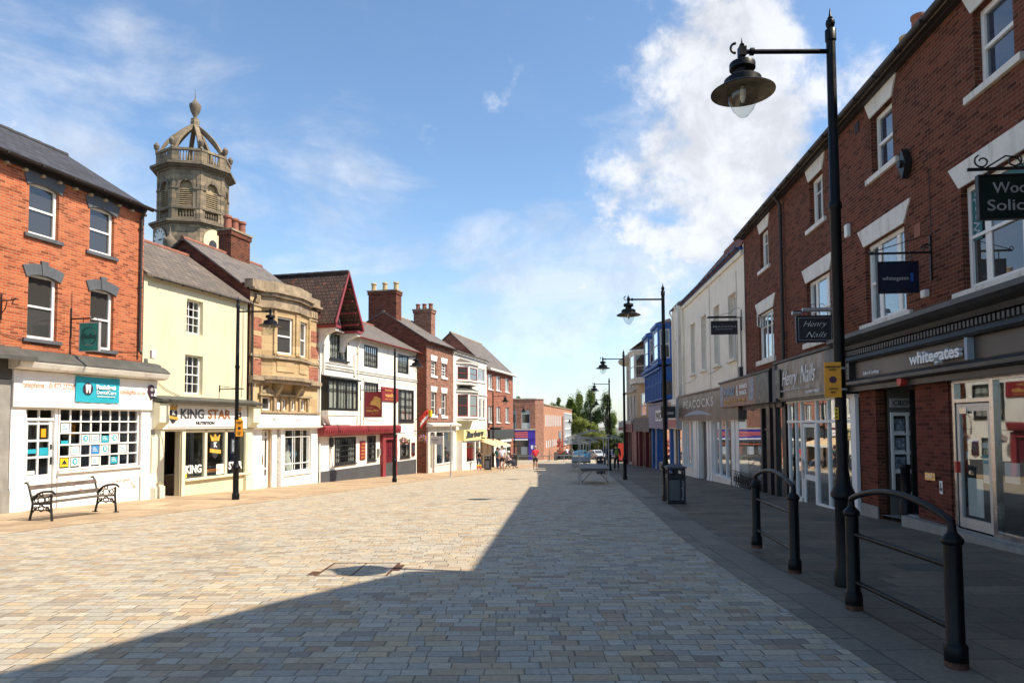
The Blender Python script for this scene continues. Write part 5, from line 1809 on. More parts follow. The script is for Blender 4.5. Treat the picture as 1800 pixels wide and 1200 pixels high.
k.add([(11.8, .14, -.6), (11.8, 2.6, -.6), (11.8, 2.6, 2.42), (11.8, .14, 2.42)], [(0, 1, 2, 3)])
k.add([(13.48, .14, -.6), (13.48, 2.6, -.6), (13.48, 2.6, 2.42), (13.48, .14, 2.42)], [(0, 1, 2, 3)])
k.add([(11.8, .14, 2.42), (13.48, .14, 2.42), (13.48, 2.6, 2.42), (11.8, 2.6, 2.42)], [(0, 1, 2, 3)])
k.add([(11.8, 1.1, -.6), (13.48, 1.1, -.6), (13.48, 1.1, 2.42), (11.8, 1.1, 2.42)], [(0, 1, 2, 3)])
k.build('passage_wall', 'interior', B)
k = MB(); k.add([(11.8, .0, -.16), (13.48, .0, -.08), (13.48, 2.6, -.08), (11.8, 2.6, -.16)], [(0, 1, 2, 3)]); k.build('passage_floor', 'grey_stone', B)
PX = Matrix.Translation((11.86, .22, 0)) @ Matrix.Rotation(pi / 2, 4, 'Z')
k = MB(); k.xf = PX
for t in ((0, .05, -.05, .0, .25, 1.95), (.60, .65, -.05, .0, .25, 1.95), (.05, .60, -.05, .0, .25, .32), (.05, .60, -.05, .0, 1.88, 1.95), (.31, .35, -.045, 0, .32, 1.88),
          (.05, .60, -.048, -.002, .70, .74), (.05, .60, -.048, -.002, 1.09, 1.13), (.05, .60, -.048, -.002, 1.48, 1.52)):
    k.box(*t)
w = k.build('passage_window', 'white', B)
k = MB(); k.xf = PX; k.box(.04, .62, .004, .008, .28, 1.92); k.build('pane', 'glass_dark', w)
for i in range(2):
    for j in range(1, 4):
        k = MB(); k.xf = PX; x = .07 + i * .29; z = .40 + j * .39
        k.box(x, x + .2, -.02, -.005, z, z + .24); k.build('listing_card', 'photo_poster', w)
        k = MB(); k.xf = PX; k.box(x, x + .2, -.02, -.006, z - .05, z - .004); k.build('listing_card', 'paper', w)
k = MB(); k.xf = PX; k.box(.0, .66, -.04, .0, 2.05, 2.24); cs = k.build('name_board', 'text_silver', B)
text(cs, 'CROWN', 11.905, 2.09, .11, .27, 'text_dark', yaw=pi / 2, width=.52)
k = MB(); k.box(12.1, 12.14, .5, .6, -.1, 2.4); k.build('passage_pipe', 'black_paint', B)
k = MB(); k.box(13.82, 14.16, -.06, -.031, .72, .86); lb = k.build('letter_box', 'brass', B, bevel=.006)
k = MB(); k.box(13.88, 14.10, -.068, -.06, .765, .82); k.build('letter_flap', 'chrome', lb)
k = MB(); k.box(14.27, 14.37, -.036, -.031, .52, .74); lb = k.build('access_sticker', 'paper', B)
k = MB(); k.disc(14.32, .60, .035, -.04, -.0365, 12); k.box(14.305, 14.325, -.04, -.0365, .62, .71); k.build('sticker_mark', 'text_dark', lb)
# steel framed door and windows
k = MB()
for a, b in ((14.68, 14.76), (15.74, 15.84), (17.6, 17.68), (19.2, 19.28)):
    k.box(a, b, .0, .10, .02, 2.44)
k.box(14.76, 15.74, .0, .10, 2.06, 2.12)
k.box(14.76, 19.2, .003, .097, 2.38, 2.44); k.box(15.84, 19.2, .0, .1, .02, .10)
k.build('window_frame', 'chrome', B)
k = MB(); k.box(15.84, 19.2, .05, .055, .1, 2.38); k.box(14.76, 15.74, .05, .055, 2.12, 2.38); k.build('shop_window', 'glass', B)
k = MB()
for a, b in ((14.78, 14.86), (15.64, 15.72)):
    k.box(a, b, .02, .07, .04, 2.04)
k.box(14.86, 15.64, .02, .07, .04, .2); k.box(14.86, 15.64, .02, .07, 1.92, 2.04)
dr = k.build('door', 'aluminium', B)
k = MB(); k.box(14.86, 15.64, .045, .05, .2, 1.92); k.build('pane', 'glass', dr)
k = MB(); k.box(14.79, 14.85, -.04, .02, .92, 1.10); k.build('push_plate', 'rail_red', dr)
k = MB(); k.box(14.9, 15.1, -.0, .03, 1.88, 1.98); k.build('door_closer', 'chrome', dr)
for (x, z, a, b, c) in ((15.0, 1.42, .3, .07, 'blue_poster'), (15.42, 1.34, .2, .08, 'paper'), (14.95, 1.15, .1, .12, 'teal'), (15.4, 1.1, .22, .14, 'teal'), (15.42, .8, .3, .3, 'paper'), (14.98, .25, .42, .6, 'paper')):
    k = MB(); k.box(x, x + a, .055, .06, z, z + b); k.build('poster', c, dr)
k = MB(); k.box(15.95, 16.3, .065, .07, .85, 1.15); k.build('poster', 'paper', B)
room(B, 14.7, 19.3, .0, 2.44, 3.4, y=.2, mat='interior')

# ---- hanging signs on the right
T = hanging(FR1, 14.2, .26, .91, 4.03, 4.55, 'hanging_sign', 'navy hanging sign with pale lettering and a blue bar above the estate agent', 'navy_sign', 4.72, arm=1.05, frame='black_paint')
facetext(T, 'whitegates', 14.2, 1, -.85, 4.24, .07, 'text_silver', width=.44)
k = MB(); k.box(14.226, 14.232, -.38, -.33, 4.21, 4.36); k.build('logo_bar', 'blue_paint', T)
k = MB()
k.tube([(14.2, -.03, 5.04), (14.2, -.3, 4.96), (14.2, -.7, 4.84), (14.2, -1.03, 4.74)], .008, 5)
k.tube([(14.2, -.08 - .1 * (1 - t / 20) * cos(t * .6), 4.78 + .1 * (1 - t / 20) * sin(t * .6)) for t in range(16)], .012, 5)
k.tube([(14.2, -1.05 + .03 * cos(t * .5), 4.75 + .04 * sin(t * .5)) for t in range(12)], .008, 5)
k.build('scrollwork', 'iron', T)
T = hanging(FR1, 17.75, .12, 1.15, 4.30, 4.83, 'hanging_sign', 'dark green solicitors sign hanging from a scrolled bracket at the right edge', 'green_sign', 4.93, arm=1.28, frame='black_paint')
facetext(T, 'Woods', 17.75, 1, -1.0, 4.61, .14, 'text_silver', width=.58)
facetext(T, 'Solicitors', 17.75, 1, -1.08, 4.39, .14, 'text_silver', width=.88)
k = MB()
for c, s_ in ((-1.1, 1), (-.72, -1), (-.4, 1)):
    k.tube([(17.75, c + s_ * (.10 * (1 - t / 26)) * cos(t * .42 + 2), 5.03 + .09 * (1 - t / 26) * sin(t * .42 + 2)) for t in range(18)], .011, 5)
k.tube([(17.75, -1.05, 4.95), (17.75, -.82, 5.09), (17.75, -.68, 5.07), (17.75, -.62, 4.96)], .011, 5)
k.build('scrollwork', 'iron', T)
T = hanging(FR1, 9.6, .07, .90, 3.70, 4.31, 'hanging_sign', 'black nail shop hanging sign with script lettering beneath a silver floodlight tube', 'text_dark', 4.44, arm=.97, frame='black_paint')
facetext(T, 'Henry', 9.6, 1, -.78, 4.06, .14, 'text_white', width=.56, shear=.5, bold=-.004)
facetext(T, 'Nails', 9.6, 1, -.72, 3.80, .14, 'text_white', width=.48, shear=.5, bold=-.004)
k = MB()
for a, c, d_, e in ((-.87, -.862, 3.73, 4.28), (-.108, -.10, 3.73, 4.28), (-.862, -.108, 3.73, 3.738), (-.862, -.108, 4.272, 4.28)):
    k.box(9.626, 9.63, a, c, d_, e)
k.build('border_line', 'text_silver', T)
k = MB()
k.tube([(9.66, -.78, 4.46), (9.66, -.0, 4.46)], .05, 12)
k.tube([(9.58, -1.0, 4.40), (9.58, -.80, 4.40)], .045, 10)
k.build('floodlight', 'aluminium', T, smooth=True)
k = MB()
for c in (-.5, -.3):
    k.tube([(9.6, c + .06 * cos(t * .5), 4.56 + .05 * sin(t * .5)) for t in range(11)], .006, 4)
k.build('scrollwork', 'iron', T)
T = hanging(FR2, 12.9, .16, 1.15, 5.08, 5.60, 'hanging_sign', 'black clothing shop hanging sign on the cream wall', 'text_dark', 5.72, arm=1.3)
facetext(T, 'PEACOCKS', 12.9, 1, -1.08, 5.34, .07, 'text_silver', width=.85)
k = MB(); k.box(12.926, 12.93, -1.0, -.35, 5.27, 5.285); k.build('underline', 'blind', T)
k = MB(); k.tube([(12.9, -1.25, 5.74), (12.9, -.2, 5.74)], .04, 8); k.tube([(12.9, -.05, 6.08), (12.9, -.25, 6.06), (12.9, -.4, 5.91), (12.9, -.95, 5.78)], .008, 5)
k.tube([(12.9, -.04, 5.7), (12.9, -.04, 3.6)], .02, 6); k.build('lamp_rail', 'iron', T)

# ---- cream building with the clothing shop
B = FR2.thing('cream_building', 'cream painted brick building with four tall windows and a brown clothing shop fascia', 'building', .55, gz(33))
WP = [(2.75, 3.9, 4.28, 6.86), (5.45, 6.6, 4.28, 6.86), (8.2, 9.3, 4.28, 6.86), (10.85, 12.05, 4.28, 6.88)]
gh = [(-.1 + .9, 3.7, -.55, 1.84), (5.1, 6.85, -1.15, 1.84), (7.95, 11.3, -.5, 1.84)]
shell(B, .55, 13.35, -1.8, 8.42, 7.0, WP + gh, 'cream_r', (2.4, 11.15), rev=.30)
gable_roof(B, .55, 13.2, 8.42, 2.4, 11.15, 7.0, 'tile_red', over=.2, verge=.02, ridge_mat='terracotta')
for w in WP:
    window(B, *w, y=.22, rows=(.5,), cols=2, fw=.08, thick=.05, sill=.12, sillm='cream_r', gm='glass_dark', sillout=.14)
q = MB(); q.box(.5, 13.3, -.16, -.003, 8.22, 8.30); q.build('eaves_board', 'blue_paint', B)
gutter(B, .45, 13.3, -.22, 8.34, mat='blue_dark', r=.07)
q = MB(); q.box(.55, 13.3, -.10, -.003, 8.02, 8.20); q.build('string_course', 'cream_r', B)
downpipe(B, .95, -.1, 8.1, 3.2, mat='cream_r', r=.06)
q = MB(); q.box(12.75, 12.95, -.13, -.003, 3.45, 3.85); q.build('camera_box', 'black_paint', B)
q = MB(); q.box(-.15 + .7, 13.3, -.30, -.003, 1.88, 3.14); q.prism([(-.36, 3.14), (-.38, 3.2), (0, 3.30), (0, 3.14)], .5, 13.35, 'x')
f = q.build('fascia', 'fascia_brown', B)
text(f, 'PEACOCKS', 2.0, 2.50, .38, -.31, 'text_silver', bold=.008, width=7.2, space=1.25)
q = MB()
n = 16
up = [(2.2 + 6.6 * i / n, 2.12 + .22 * sin(pi * i / n)) for i in range(n + 1)]
lo = [(2.2 + 6.6 * i / n, 2.10 + .06 * sin(pi * i / n)) for i in range(n + 1)]
q.prism(lo + up[::-1], -.312, -.301); q.build('logo_wave', 'blind', f)
q = MB()
for a, b in ((.58, .78), (3.72, 4.5), (4.75, 5.05), (6.9, 7.3), (7.55, 7.9), (11.35, 12.0), (12.2, 12.6)):
    q.box(a, b, -.14, .02, -1.8, 1.86)
    q.box(a - .02, b + .02, -.17, -.14, -1.8, -.75)
q.box(.78, 3.72, -.10, .02, -1.8, -.6); q.box(7.9, 11.35, -.10, .02, -1.8, -.55)
q.box(.7, 3.75, -.16, .02, -.6, -.53); q.box(7.85, 11.4, -.16, .02, -.55, -.48)
for c in (1.6, 2.5, 3.2, 9.0, 10.2):
    q.box(c, c + .10, -.06, .04, -.53 if c < 5 else -.48, 1.84)
q.box(.78, 12.6, -.16, .02, 1.84, 1.878)
q.build('shop_surround', 'white', B, bevel=.005)
q = MB(); q.box(.8, 3.7, .0, .005, -.53, 1.84); q.box(7.95, 11.3, .0, .005, -.48, 1.84); q.build_split('shop_window', 'glass', B)
q = MB(); q.box(5.1, 6.85, .1, .14, -1.2, 1.84); q.build('shutter_door', 'dark_grey', B)
room(B, .7, 12.4, -1.15, 1.88, 3.0, y=.28, mat='interior')
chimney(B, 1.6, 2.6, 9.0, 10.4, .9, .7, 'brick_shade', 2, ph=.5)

# ---- narrow cream return and the blue building
B = FR3.thing('narrow_building', 'narrow pale rendered building with drainpipes between the blue and the cream fronts', 'building', 9.35, gz(40.5))
holes = [(10.6, 11.2, 4.0, 6.6), (9.9, 12.3, -1.0, 1.4)]
shell(B, 9.35, 12.58, -1.9, 8.55, 6, holes, 'cream_r', (3, 9.8))
gable_roof(B, 9.35, 12.58, 8.55, 3, 9.8, 6, 'slate_brown', over=.15, ridge_mat='terracotta')
window(B, *holes[0], y=.1, rows=(.5,), cm='frosted', curt=2)
downpipe(B, 12.0, -.1, 8.3, 2.0, mat='cream_r', r=.06); downpipe(B, 10.1, -.1, 8.3, 2.0, mat='cream_r', r=.05)
q = MB(); q.box(11.9, 12.5, -.16, -.003, 3.3, 8.5); q.build('pilaster', 'white_old', B)
q = MB(); q.box(9.4, 12.55, -.34, -.003, 1.45, 3.15); f = q.build('fascia', 'text_silver', B)
q = MB(); q.box(9.45, 10.6, -.35, -.341, 2.2, 3.0); q.build('fascia_picture', 'picture_brown', f)
q = MB(); q.box(9.45, 12.5, -.35, -.341, 1.5, 1.95); q.build('fascia_picture', 'rose', f)
window(B, *holes[1], y=.05, cols=2, rows=(.8,), fm='wood_door', name='shop_window', gm='glass')
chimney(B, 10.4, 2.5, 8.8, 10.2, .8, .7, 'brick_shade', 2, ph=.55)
T = hanging(FR3, 12.3, .3, 1.15, 2.05, 2.7, 'hanging_sign', 'dark square sign projecting beside the clothing shop fascia', 'text_dark', 2.75, arm=1.2)
facetext(T, 'gone', 12.3, 1, -1.0, 2.25, .2, 'text_white', width=.55, shear=.2)

B = FR3.thing('blue_building', 'bright blue timber fronted building with two upper oriel bays and a lilac shop fascia', 'building', .1, gz(46))
holes = [(.6, 2.6, -1.3, 1.35), (3.1, 8.9, -.9, 1.35)]
shell(B, .1, 9.33, -2.1, 7.9, 6.5, holes, 'cream_r', (3.2, 9.2))
gable_roof(B, .1, 9.33, 7.9, 3.2, 9.2, 6.5, 'slate_brown', over=.15, ridge_mat='terracotta')
for a, b in ((.9, 4.0), (5.9, 9.1)):
    bay(B, a, b, .8, 5.45, 7.75, 5.75, 7.55, 'blue_paint', 'white_old', 'slate', inset=.35, cz=.16)
q = MB()
for i in range(30):
    q.box(.8 + i * .29, .9 + i * .29, -.98, -.9, 5.22, 5.36)
q.box(.4, 9.3, -.90, -.003, 5.36, 5.46); q.box(.45, 9.25, -.82, -.003, 5.08, 5.20)
q.box(.5, 9.2, -.62, -.003, 4.35, 5.08)
for i in range(12):
    q.box(.55 + i * .755, .70 + i * .755, -.70, -.62, 3.28, 5.05)
q.box(.5, 9.2, -.66, -.5, 4.25, 4.35); q.box(.5, 9.2, -.66, -.003, 3.22, 3.32)
q.box(9.1, 9.2, -.6, -.003, 3.3, 4.4)
q.build('blue_front', 'blue_paint', B)
q = MB(); q.box(.5, 9.1, -.58, -.57, 3.3, 4.3); q.box(9.2, 9.21, -.55, -.05, 3.5, 4.3); q.build('upper_window', 'glass_dark', B)
q = MB()
for i in range(0, 12, 2):
    q.box(.75 + i * .755, 1.28 + i * .755, -.595, -.585, 3.34, 4.1)
q.build('window_blind', 'tan_render', B)
q = MB(); q.box(.2, 9.33, -.40, -.003, 1.40, 3.0); q.prism([(-.48, 3.0), (-.5, 3.1), (0, 3.2), (0, 3.0)], .1, 9.3, 'x')
f = q.build('fascia', 'purple_sign', B)
q = MB(); q.box(4.2, 7.2, -.42, -.401, 1.9, 2.6); lg = q.build('logo_panel', 'paper', f)
text(lg, 'PHC', 4.5, 2.02, .42, -.428, 'text_dark', bold=.02, width=2.4)
q = MB()
for a, b in ((.15, .6), (2.6, 3.1), (8.9, 9.3)):
    q.box(a, b, -.2, .05, -2.1, 1.38)
q.build_split('pilaster', 'blue_paint', B)
q = MB(); q.box(3.1, 8.9, -.1, .05, -2.1, -.95); q.build('stall_riser', 'grey_stone', B)
q = MB(); q.box(3.1, 8.9, .02, .025, -.95, 1.38); q.build('shop_window', 'glass', B)
q = MB(); q.add([(3.1, .7, -1), (8.9, .7, -1), (8.9, .7, 1.38), (3.1, .7, 1.38)], [(0, 1, 2, 3)]); q.build('window_backing', 'frosted', B)
window(B, .6, 2.6, -1.3, 1.35, y=.3, cols=2, rows=(), fm='blue_paint', gm='glass_dark', name='shop_window')

# ---- far right pair
B = FR4.thing('tan_building', 'tan rendered building with a white oriel bay beyond the blue front', 'building', 6.2, gz(55))
holes = [(9.4, 12.0, -1.7, 1.0)]
shell(B, 6.2, 14.5, -2.5, 8.2, 6.5, holes, 'tan_render', (3.2, 9.3))
gable_roof(B, 6.2, 14.5, 8.2, 3.2, 9.3, 6.5, 'slate_brown', over=.55, ridge_mat='terracotta')
bay(B, 8.0, 12.2, .95, 4.9, 7.4, 5.3, 7.2, 'white_old', 'white_old', 'lead', inset=.8)
window(B, 9.0, 11.5, 2.4, 4.2, y=-.06, cols=4, rows=(.5,), gm='glass_dark', fw=.09)
q = MB(); q.box(6.3, 14.4, -.35, -.003, 1.1, 2.2); q.build('fascia', 'text_dark', B)
q = MB(); q.box(6.3, 8.2, -.35, .1, -2.5, 1.1); q.box(8.9, 9.3, -.3, .1, -2.5, 1.1); q.box(12.1, 12.4, -.3, .1, -2.5, 1.1); q.build_split('pilaster', 'maroon', B)
window(B, *holes[0], y=.05, cols=2, rows=(), fm='plum', gm='glass_dark', name='shop_window')
q = MB(); q.box(12.6, 14.3, .0, .05, -2.5, 1.1); q.build('door', 'text_dark', B)
B = FR4.thing('corner_building', 'stone corner building with heavy cornice and maroon shopfront at the far right end', 'building', .0, gz(63))
holes = [(.9, 1.8, 5.0, 6.7), (2.9, 3.8, 5.0, 6.7), (4.7, 5.5, 5.0, 6.7), (.9, 1.8, 2.4, 4.2), (2.9, 3.8, 2.4, 4.2), (4.7, 5.5, 2.4, 4.2), (1.0, 5.4, -1.8, 1.0)]
shell(B, .0, 6.18, -2.8, 7.6, 6.5, holes, 'stone_pale', (3.2, 8.6))
gable_roof(B, .0, 6.18, 7.6, 3.2, 8.6, 6.5, 'slate_brown', over=.1)
for h in holes[:6]:
    window(B, *h, y=.1, rows=(.5,), gm='glass_dark', sill=.12, sillm='stone_pale')
q = MB(); q.prism([(-.65, 7.5), (-.7, 7.75), (0, 7.8), (0, 7.2), (-.3, 7.25)], -.6, 6.1, 'x'); q.box(-.3, 6.1, -.5, -.003, 1.7, 2.0); q.box(-.2, 6.1, -.25, -.003, 4.5, 4.65)
q.build('cornice', 'stone_pale', B)
q = MB(); q.box(.0, 6.1, -.4, -.003, 1.0, 1.7); q.box(.0, .9, -.35, .1, -2.9, 1.0); q.box(5.4, 6.1, -.35, .1, -2.9, 1.0); q.build('shopfront', 'maroon', B)
window(B, *holes[6], y=.05, cols=3, rows=(), fm='maroon', gm='glass_dark', name='shop_window')
T = hanging(FR4, 1.6, .05, 1.0, 1.1, 1.9, 'hanging_sign', 'pale box sign with red lettering sticking out from the far corner building', 'paper', 1.96, arm=1.1)
facetext(T, 'EXPRESS', 1.6, 1, -.95, 1.2, .14, 'rail_red', width=.8, bold=.02)
T = thing('advert_board', 'red upright advert board on the far right pavement', 'advert board', (11.9, 75, gz(75)))
q = MB(); q.box(-.5, .5, -.1, .1, .2, 2.0); q.build('panel', 'rail_red', T); q = MB(); q.box(-.6, .6, -.08, .08, 0, .2); q.box(-.6, -.5, -.09, .09, .2, 2.1); q.box(.5, .6, -.09, .09, .2, 2.1); q.build('frame', 'black_paint', T)

# ---- the tall block behind the camera's right shoulder, whose roof shades the foreground
B = thing('corner_block', 'tall brick corner block just outside the right edge of the view', 'building', (6.9, 6.5, 0))
pl = [(6.9, 6.5), (4.45, 2.82), (3.3, 1.1), (3.6, -9), (16, -9), (16, 6.5)]
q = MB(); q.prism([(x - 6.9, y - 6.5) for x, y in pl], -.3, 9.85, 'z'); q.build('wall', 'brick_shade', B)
q = MB(); q.prism([(x - 6.9, y - 6.5) for x, y in pl], 9.855, 10.0, 'z'); q.build('flat_roof', 'lead', B)
q = MB()
dx_, dy_ = 6.9 - 4.45, 6.5 - 2.82
L = hypot(dx_, dy_)
q.xf = Matrix.Translation((4.45 - 6.9, 2.82 - 6.5, 0)) @ Matrix.Rotation(atan2(dy_, dx_), 4, 'Z')
for z in (3.9, 6.9):
    q.box(.8, 1.8, .0, .03, z, z + 1.5); q.box(2.6, 3.6, .0, .03, z, z + 1.5)
q.build('window', 'glass_dark', B)

# ============================================================ far end of the street
B = thing('corner_brick_building', 'two storey tan brick building with a betting shop at the bottom of the street', 'building', (3.0, 90, gz(90)))
z0 = gz(90)
Z = lambda z: z - z0
HB = 4.95
q = MB()
Fx = [(-7.0, 90.0), (3.0, 90.0), (4.15, 91.2), (11.2, 130), (-7, 130)]
rel = lambda p: (p[0] - 3.0, p[1] - 90)
# front wall with openings
wnd = [(-3.9, -2.6), (-.75, .55), (1.2, 2.35)]
front(q, -10, 0, Z(-3.6), Z(HB), [(a - 3, b - 3, Z(1.15), Z(3.55)) for a, b in wnd] + [(-9.5, -.9, Z(-3.2), Z(-.15))], 0, .2)
q.add([(0, 0, Z(-5)), (1.15, 1.2, Z(-5)), (1.15, 1.2, Z(HB)), (0, 0, Z(HB))], [(0, 1, 2, 3)])
q.add([(-10, 0, Z(HB)), (0, 0, Z(HB)), (1.15, 1.2, Z(HB)), (1.15, 14, Z(HB)), (-10, 14, Z(HB))], [(0, 1, 2, 3, 4)])
q.add([(1.15, 1.2, Z(4.0)), (1.15, 14, Z(4.0)), (1.15, 14, Z(HB)), (1.15, 1.2, Z(HB))], [(0, 1, 2, 3)])
q.ci = 1
sx, sy = 8.2 - 1.15, 40 - 1.2
LS = hypot(sx, sy)
q.xf = Matrix.Translation((1.15, 1.2, 0)) @ Matrix.Rotation(atan2(sy, sx), 4, 'Z')
SW = [(1.5 + i * 2.2, 2.5 + i * 2.2, Z(1.4), Z(3.0)) for i in range(9)] + [(2.0 + i * 2.2, 3.0 + i * 2.2, Z(-1.5), Z(-.5)) for i in range(6)] + [(24, 37, Z(-1.8), Z(3.6))]
front(q, .01, LS, Z(-7), Z(4.25), SW, 0, .2)
q.xf = None
q.add([(1.15, 1.2, Z(4.25)), (8.2, 40, Z(4.25)), (-10, 40, Z(4.25)), (-10, 1.2, Z(4.25))], [(0, 1, 2, 3)])
q.add([(8.2, 40, Z(-7)), (-10, 40, Z(-7)), (-10, 40, Z(4.25)), (8.2, 40, Z(4.25))], [(0, 1, 2, 3)])
q.build('wall', ['brick_mid', 'brick_tan'], B)
q = MB(); q.prism([(-10.1, -.1), (.05, -.1), (1.3, 1.2), (1.3, 1.5), (-10.1, 1.5)], Z(HB), Z(HB) + .14, 'z'); q.build('coping', 'stone_pale', B)
q = MB(); q.xf = Matrix.Translation((1.15, 1.2, 0)) @ Matrix.Rotation(atan2(sy, sx), 4, 'Z'); q.box(0.3, LS, -.12, .3, Z(4.25), Z(4.4)); q.build('coping', 'stone_dirty', B)
for a, b in wnd:
    q = MB()
    q.box(a - 3, b - 3, .1, .16, Z(1.15), Z(1.9)); q.box(a - 3, b - 3, .1, .16, Z(3.0), Z(3.55)); q.box(a - 3, a - 2.9, .08, .17, Z(1.15), Z(3.55)); q.box(b - 3.1, b - 3, .08, .17, Z(1.15), Z(3.55))
    w = q.build('window', 'frosted', B)
    q = MB(); q.box(a - 2.95, b - 3.05, .13, .135, Z(1.85), Z(3.05)); q.build('pane', 'glass_dark', w)
for i, h in enumerate(SW):
    q = MB(); q.xf = Matrix.Translation((1.15, 1.2, 0)) @ Matrix.Rotation(atan2(sy, sx), 4, 'Z')
    n = 3 if i < 15 else 9
    for k_ in range(n + 1):
        x = h[0] + (h[1] - h[0] - .1) * k_ / n
        q.box(x, x + .1, -.02 if i < 15 else -.25, .12, h[2], h[3])
    if i >= 15:
        for k_ in range(5):
            z = h[2] + (h[3] - h[2] - .15) * k_ / 4
            q.box(h[0] + .11, h[1], -.2, .1, z, z + .15)
    w = q.build('window', 'white', B)
    q = MB(); q.xf = Matrix.Translation((1.15, 1.2, 0)) @ Matrix.Rotation(atan2(sy, sx), 4, 'Z')
    q.box(h[0] + .05, h[1] - .02, .05, .06, h[2], h[3]); q.build('pane', 'frosted', w)
q = MB(); q.box(-9.8, .05, -.35, -.003, Z(.95), Z(1.15)); q.build('ledge', 'stone_pale', B)
q = MB(); q.box(-9.8, -.05, -.3, -.003, Z(-.15), Z(.94)); q.box(-.88, -.02, -.2, .1, Z(-3.3), Z(-.15)); f = q.build('fascia', 'purple_fascia', B)
q = MB()
for j in range(4):
    zz = -.02 + j * .22
    q.prism([(-8.6, Z(.3 + j * .05)), (-1.0, Z(zz)), (-1.0, Z(zz + .11)), (-8.6, Z(.33 + j * .05))], -.32, -.305)
q.build('fascia_stripe', 'orange_stripe', f)
q = MB(); q.box(-9.7, -1.0, -.33, -.30, Z(-.34), Z(-.16)); q.build('white_band', 'white', B)
q = MB(); q.box(-9.5, -.9, .1, .11, Z(-3.2), Z(-.3)); sw = q.build('shop_window', 'glass_dark', B)
for i in range(6):
    q = MB(); q.box(-8.6 + i * 1.35, -7.8 + i * 1.35, .08, .09, Z(-2.2), Z(-1.2)); q.build('poster', ('paper', 'rose', 'frosted')[i % 3], sw)
q = MB(); q.box(-7.8, -2.6, .06, .09, Z(-.98), Z(-.82)); q.build('poster_band', 'orange_stripe', sw)
q = MB(); q.prism([(-.6, Z(-1.0)), (-.3, Z(-1.0)), (-.3, Z(-1.35)), (-.45, Z(-1.55)), (-.6, Z(-1.35))], -.22, -.205); q.build('shield_mark', 'paper', B)
T = FL2.thing('hanging_picture', 'tall framed picture board on the tan brick side wall', 'picture board', 0, 0)
bpy.data.objects.remove(T)
q = MB(); q.xf = Matrix.Translation((1.15, 1.2, 0)) @ Matrix.Rotation(atan2(sy, sx), 4, 'Z'); q.box(17, 19.6, -.12, -.01, Z(-1.4), Z(.6)); q.build('picture_board', 'photo_poster', B)

# ============================================================ clock tower (octagonal, behind the left row)
TC = Vector((-28.75, 62.0))
T = thing('clock_tower', 'octagonal stone clock tower with open crown and urn rising behind the left roofs', 'clock tower', (TC.x, TC.y, 0), radians(12))
T.scale = (.87, .87, 1.0)


def octa(r, rot=pi / 8):
    return [(r * cos(rot + i * pi / 4), r * sin(rot + i * pi / 4)) for i in range(8)]


R8 = 3.15 / cos(pi / 8)        # corner radius of the belfry


def oband(m, r, z0, z1):
    m.prism(octa(r / cos(pi / 8)), z0, z1, 'z')


def oface(i):
    """transform: x along the face, -y outward, for face i"""
    a = i * pi / 4
    return Matrix.Rotation(a + pi / 2, 4, 'Z') @ Matrix.Translation((0, 0, 0))


q = MB()
hw = 3.15 * math.tan(pi / 8)
for i in range(8):
    q.xf = Matrix.Rotation(i * pi / 4, 4, 'Z') @ Matrix.Translation((0, -3.15, 0))
    front(q, -hw, hw, 19.2, 24.2, [(-.62, .62, 20.75, 23.05), (-.75, .75, 19.85, 20.5)], 0, .45)
    for s in (-1, 1):
        q.box(s * hw - .30 if s > 0 else -hw, hw if s > 0 else -hw + .30, -.06, -.002, 19.4, 24.0)
q.xf = None
oband(q, 2.55, 8, 24.1)
oband(q, 3.45, 6, 19.1)
q.build('shaft', 'stone_tower', T)
q = MB()
for r, a, b in ((3.28, 24.0, 24.15), (3.6, 24.16, 24.32), (3.85, 24.33, 24.52), (3.25, 20.55, 20.74), (3.6, 19.12, 19.26), (3.85, 19.27, 19.46), (3.26, 19.5, 19.62)):
    oband(q, r, a, b)
for i in range(8):
    q.xf = Matrix.Rotation(i * pi / 4, 4, 'Z') @ Matrix.Translation((0, -3.15, 0))
    for s in (-1, 1):
        q.box(min(s * .66, s * hw), max(s * .66, s * hw), -.12, -.003, 22.28, 22.46)
    for kk in range(9):
        x = -hw + .12 + kk * (2 * hw - .24) / 8
        q.box(x - .06, x + .06, -.55, -.45, 24.2, 24.32)
    n = 10
    ar = [(.62 * cos(pi * j / n), 22.43 + .62 * sin(pi * j / n)) for j in range(n + 1)]
    ar2 = [(.86 * cos(pi * j / n), 22.43 + .86 * sin(pi * j / n)) for j in range(n + 1)]
    q.prism(ar + ar2[::-1], -.10, -.003)
    q.box(-.09, .09, -.16, -.10, 22.98, 23.4)
q.xf = None
q.build('cornice', 'tower_trim', T)
for i in range(8):
    q = MB()
    q.xf = Matrix.Rotation(i * pi / 4, 4, 'Z') @ Matrix.Translation((0, -3.15, 0))
    n = 10
    ar = [(.62 * cos(pi * j / n), 22.43 + .62 * sin(pi * j / n)) for j in range(n + 1)]
    q.prism([(.63, 23.06), (.63, 22.43)] + ar + [(-.63, 22.43), (-.63, 23.06)], .0, .3)
    q.build('arch_infill', 'stone_tower', T)
q = MB()
for i in range(8):
    q.xf = Matrix.Rotation(i * pi / 4, 4, 'Z') @ Matrix.Translation((0, -3.15, 0))
    for k_ in range(9):
        z = 20.8 + k_ * .18
        q.prism([(.04, z), (.20, z + .09), (.20, z + .13), (.04, z + .05)], -.62, .62, 'x')
    q.box(-.62, .62, .32, .36, 20.75, 23.0)
q.build('louvres', 'stone_trim', T)
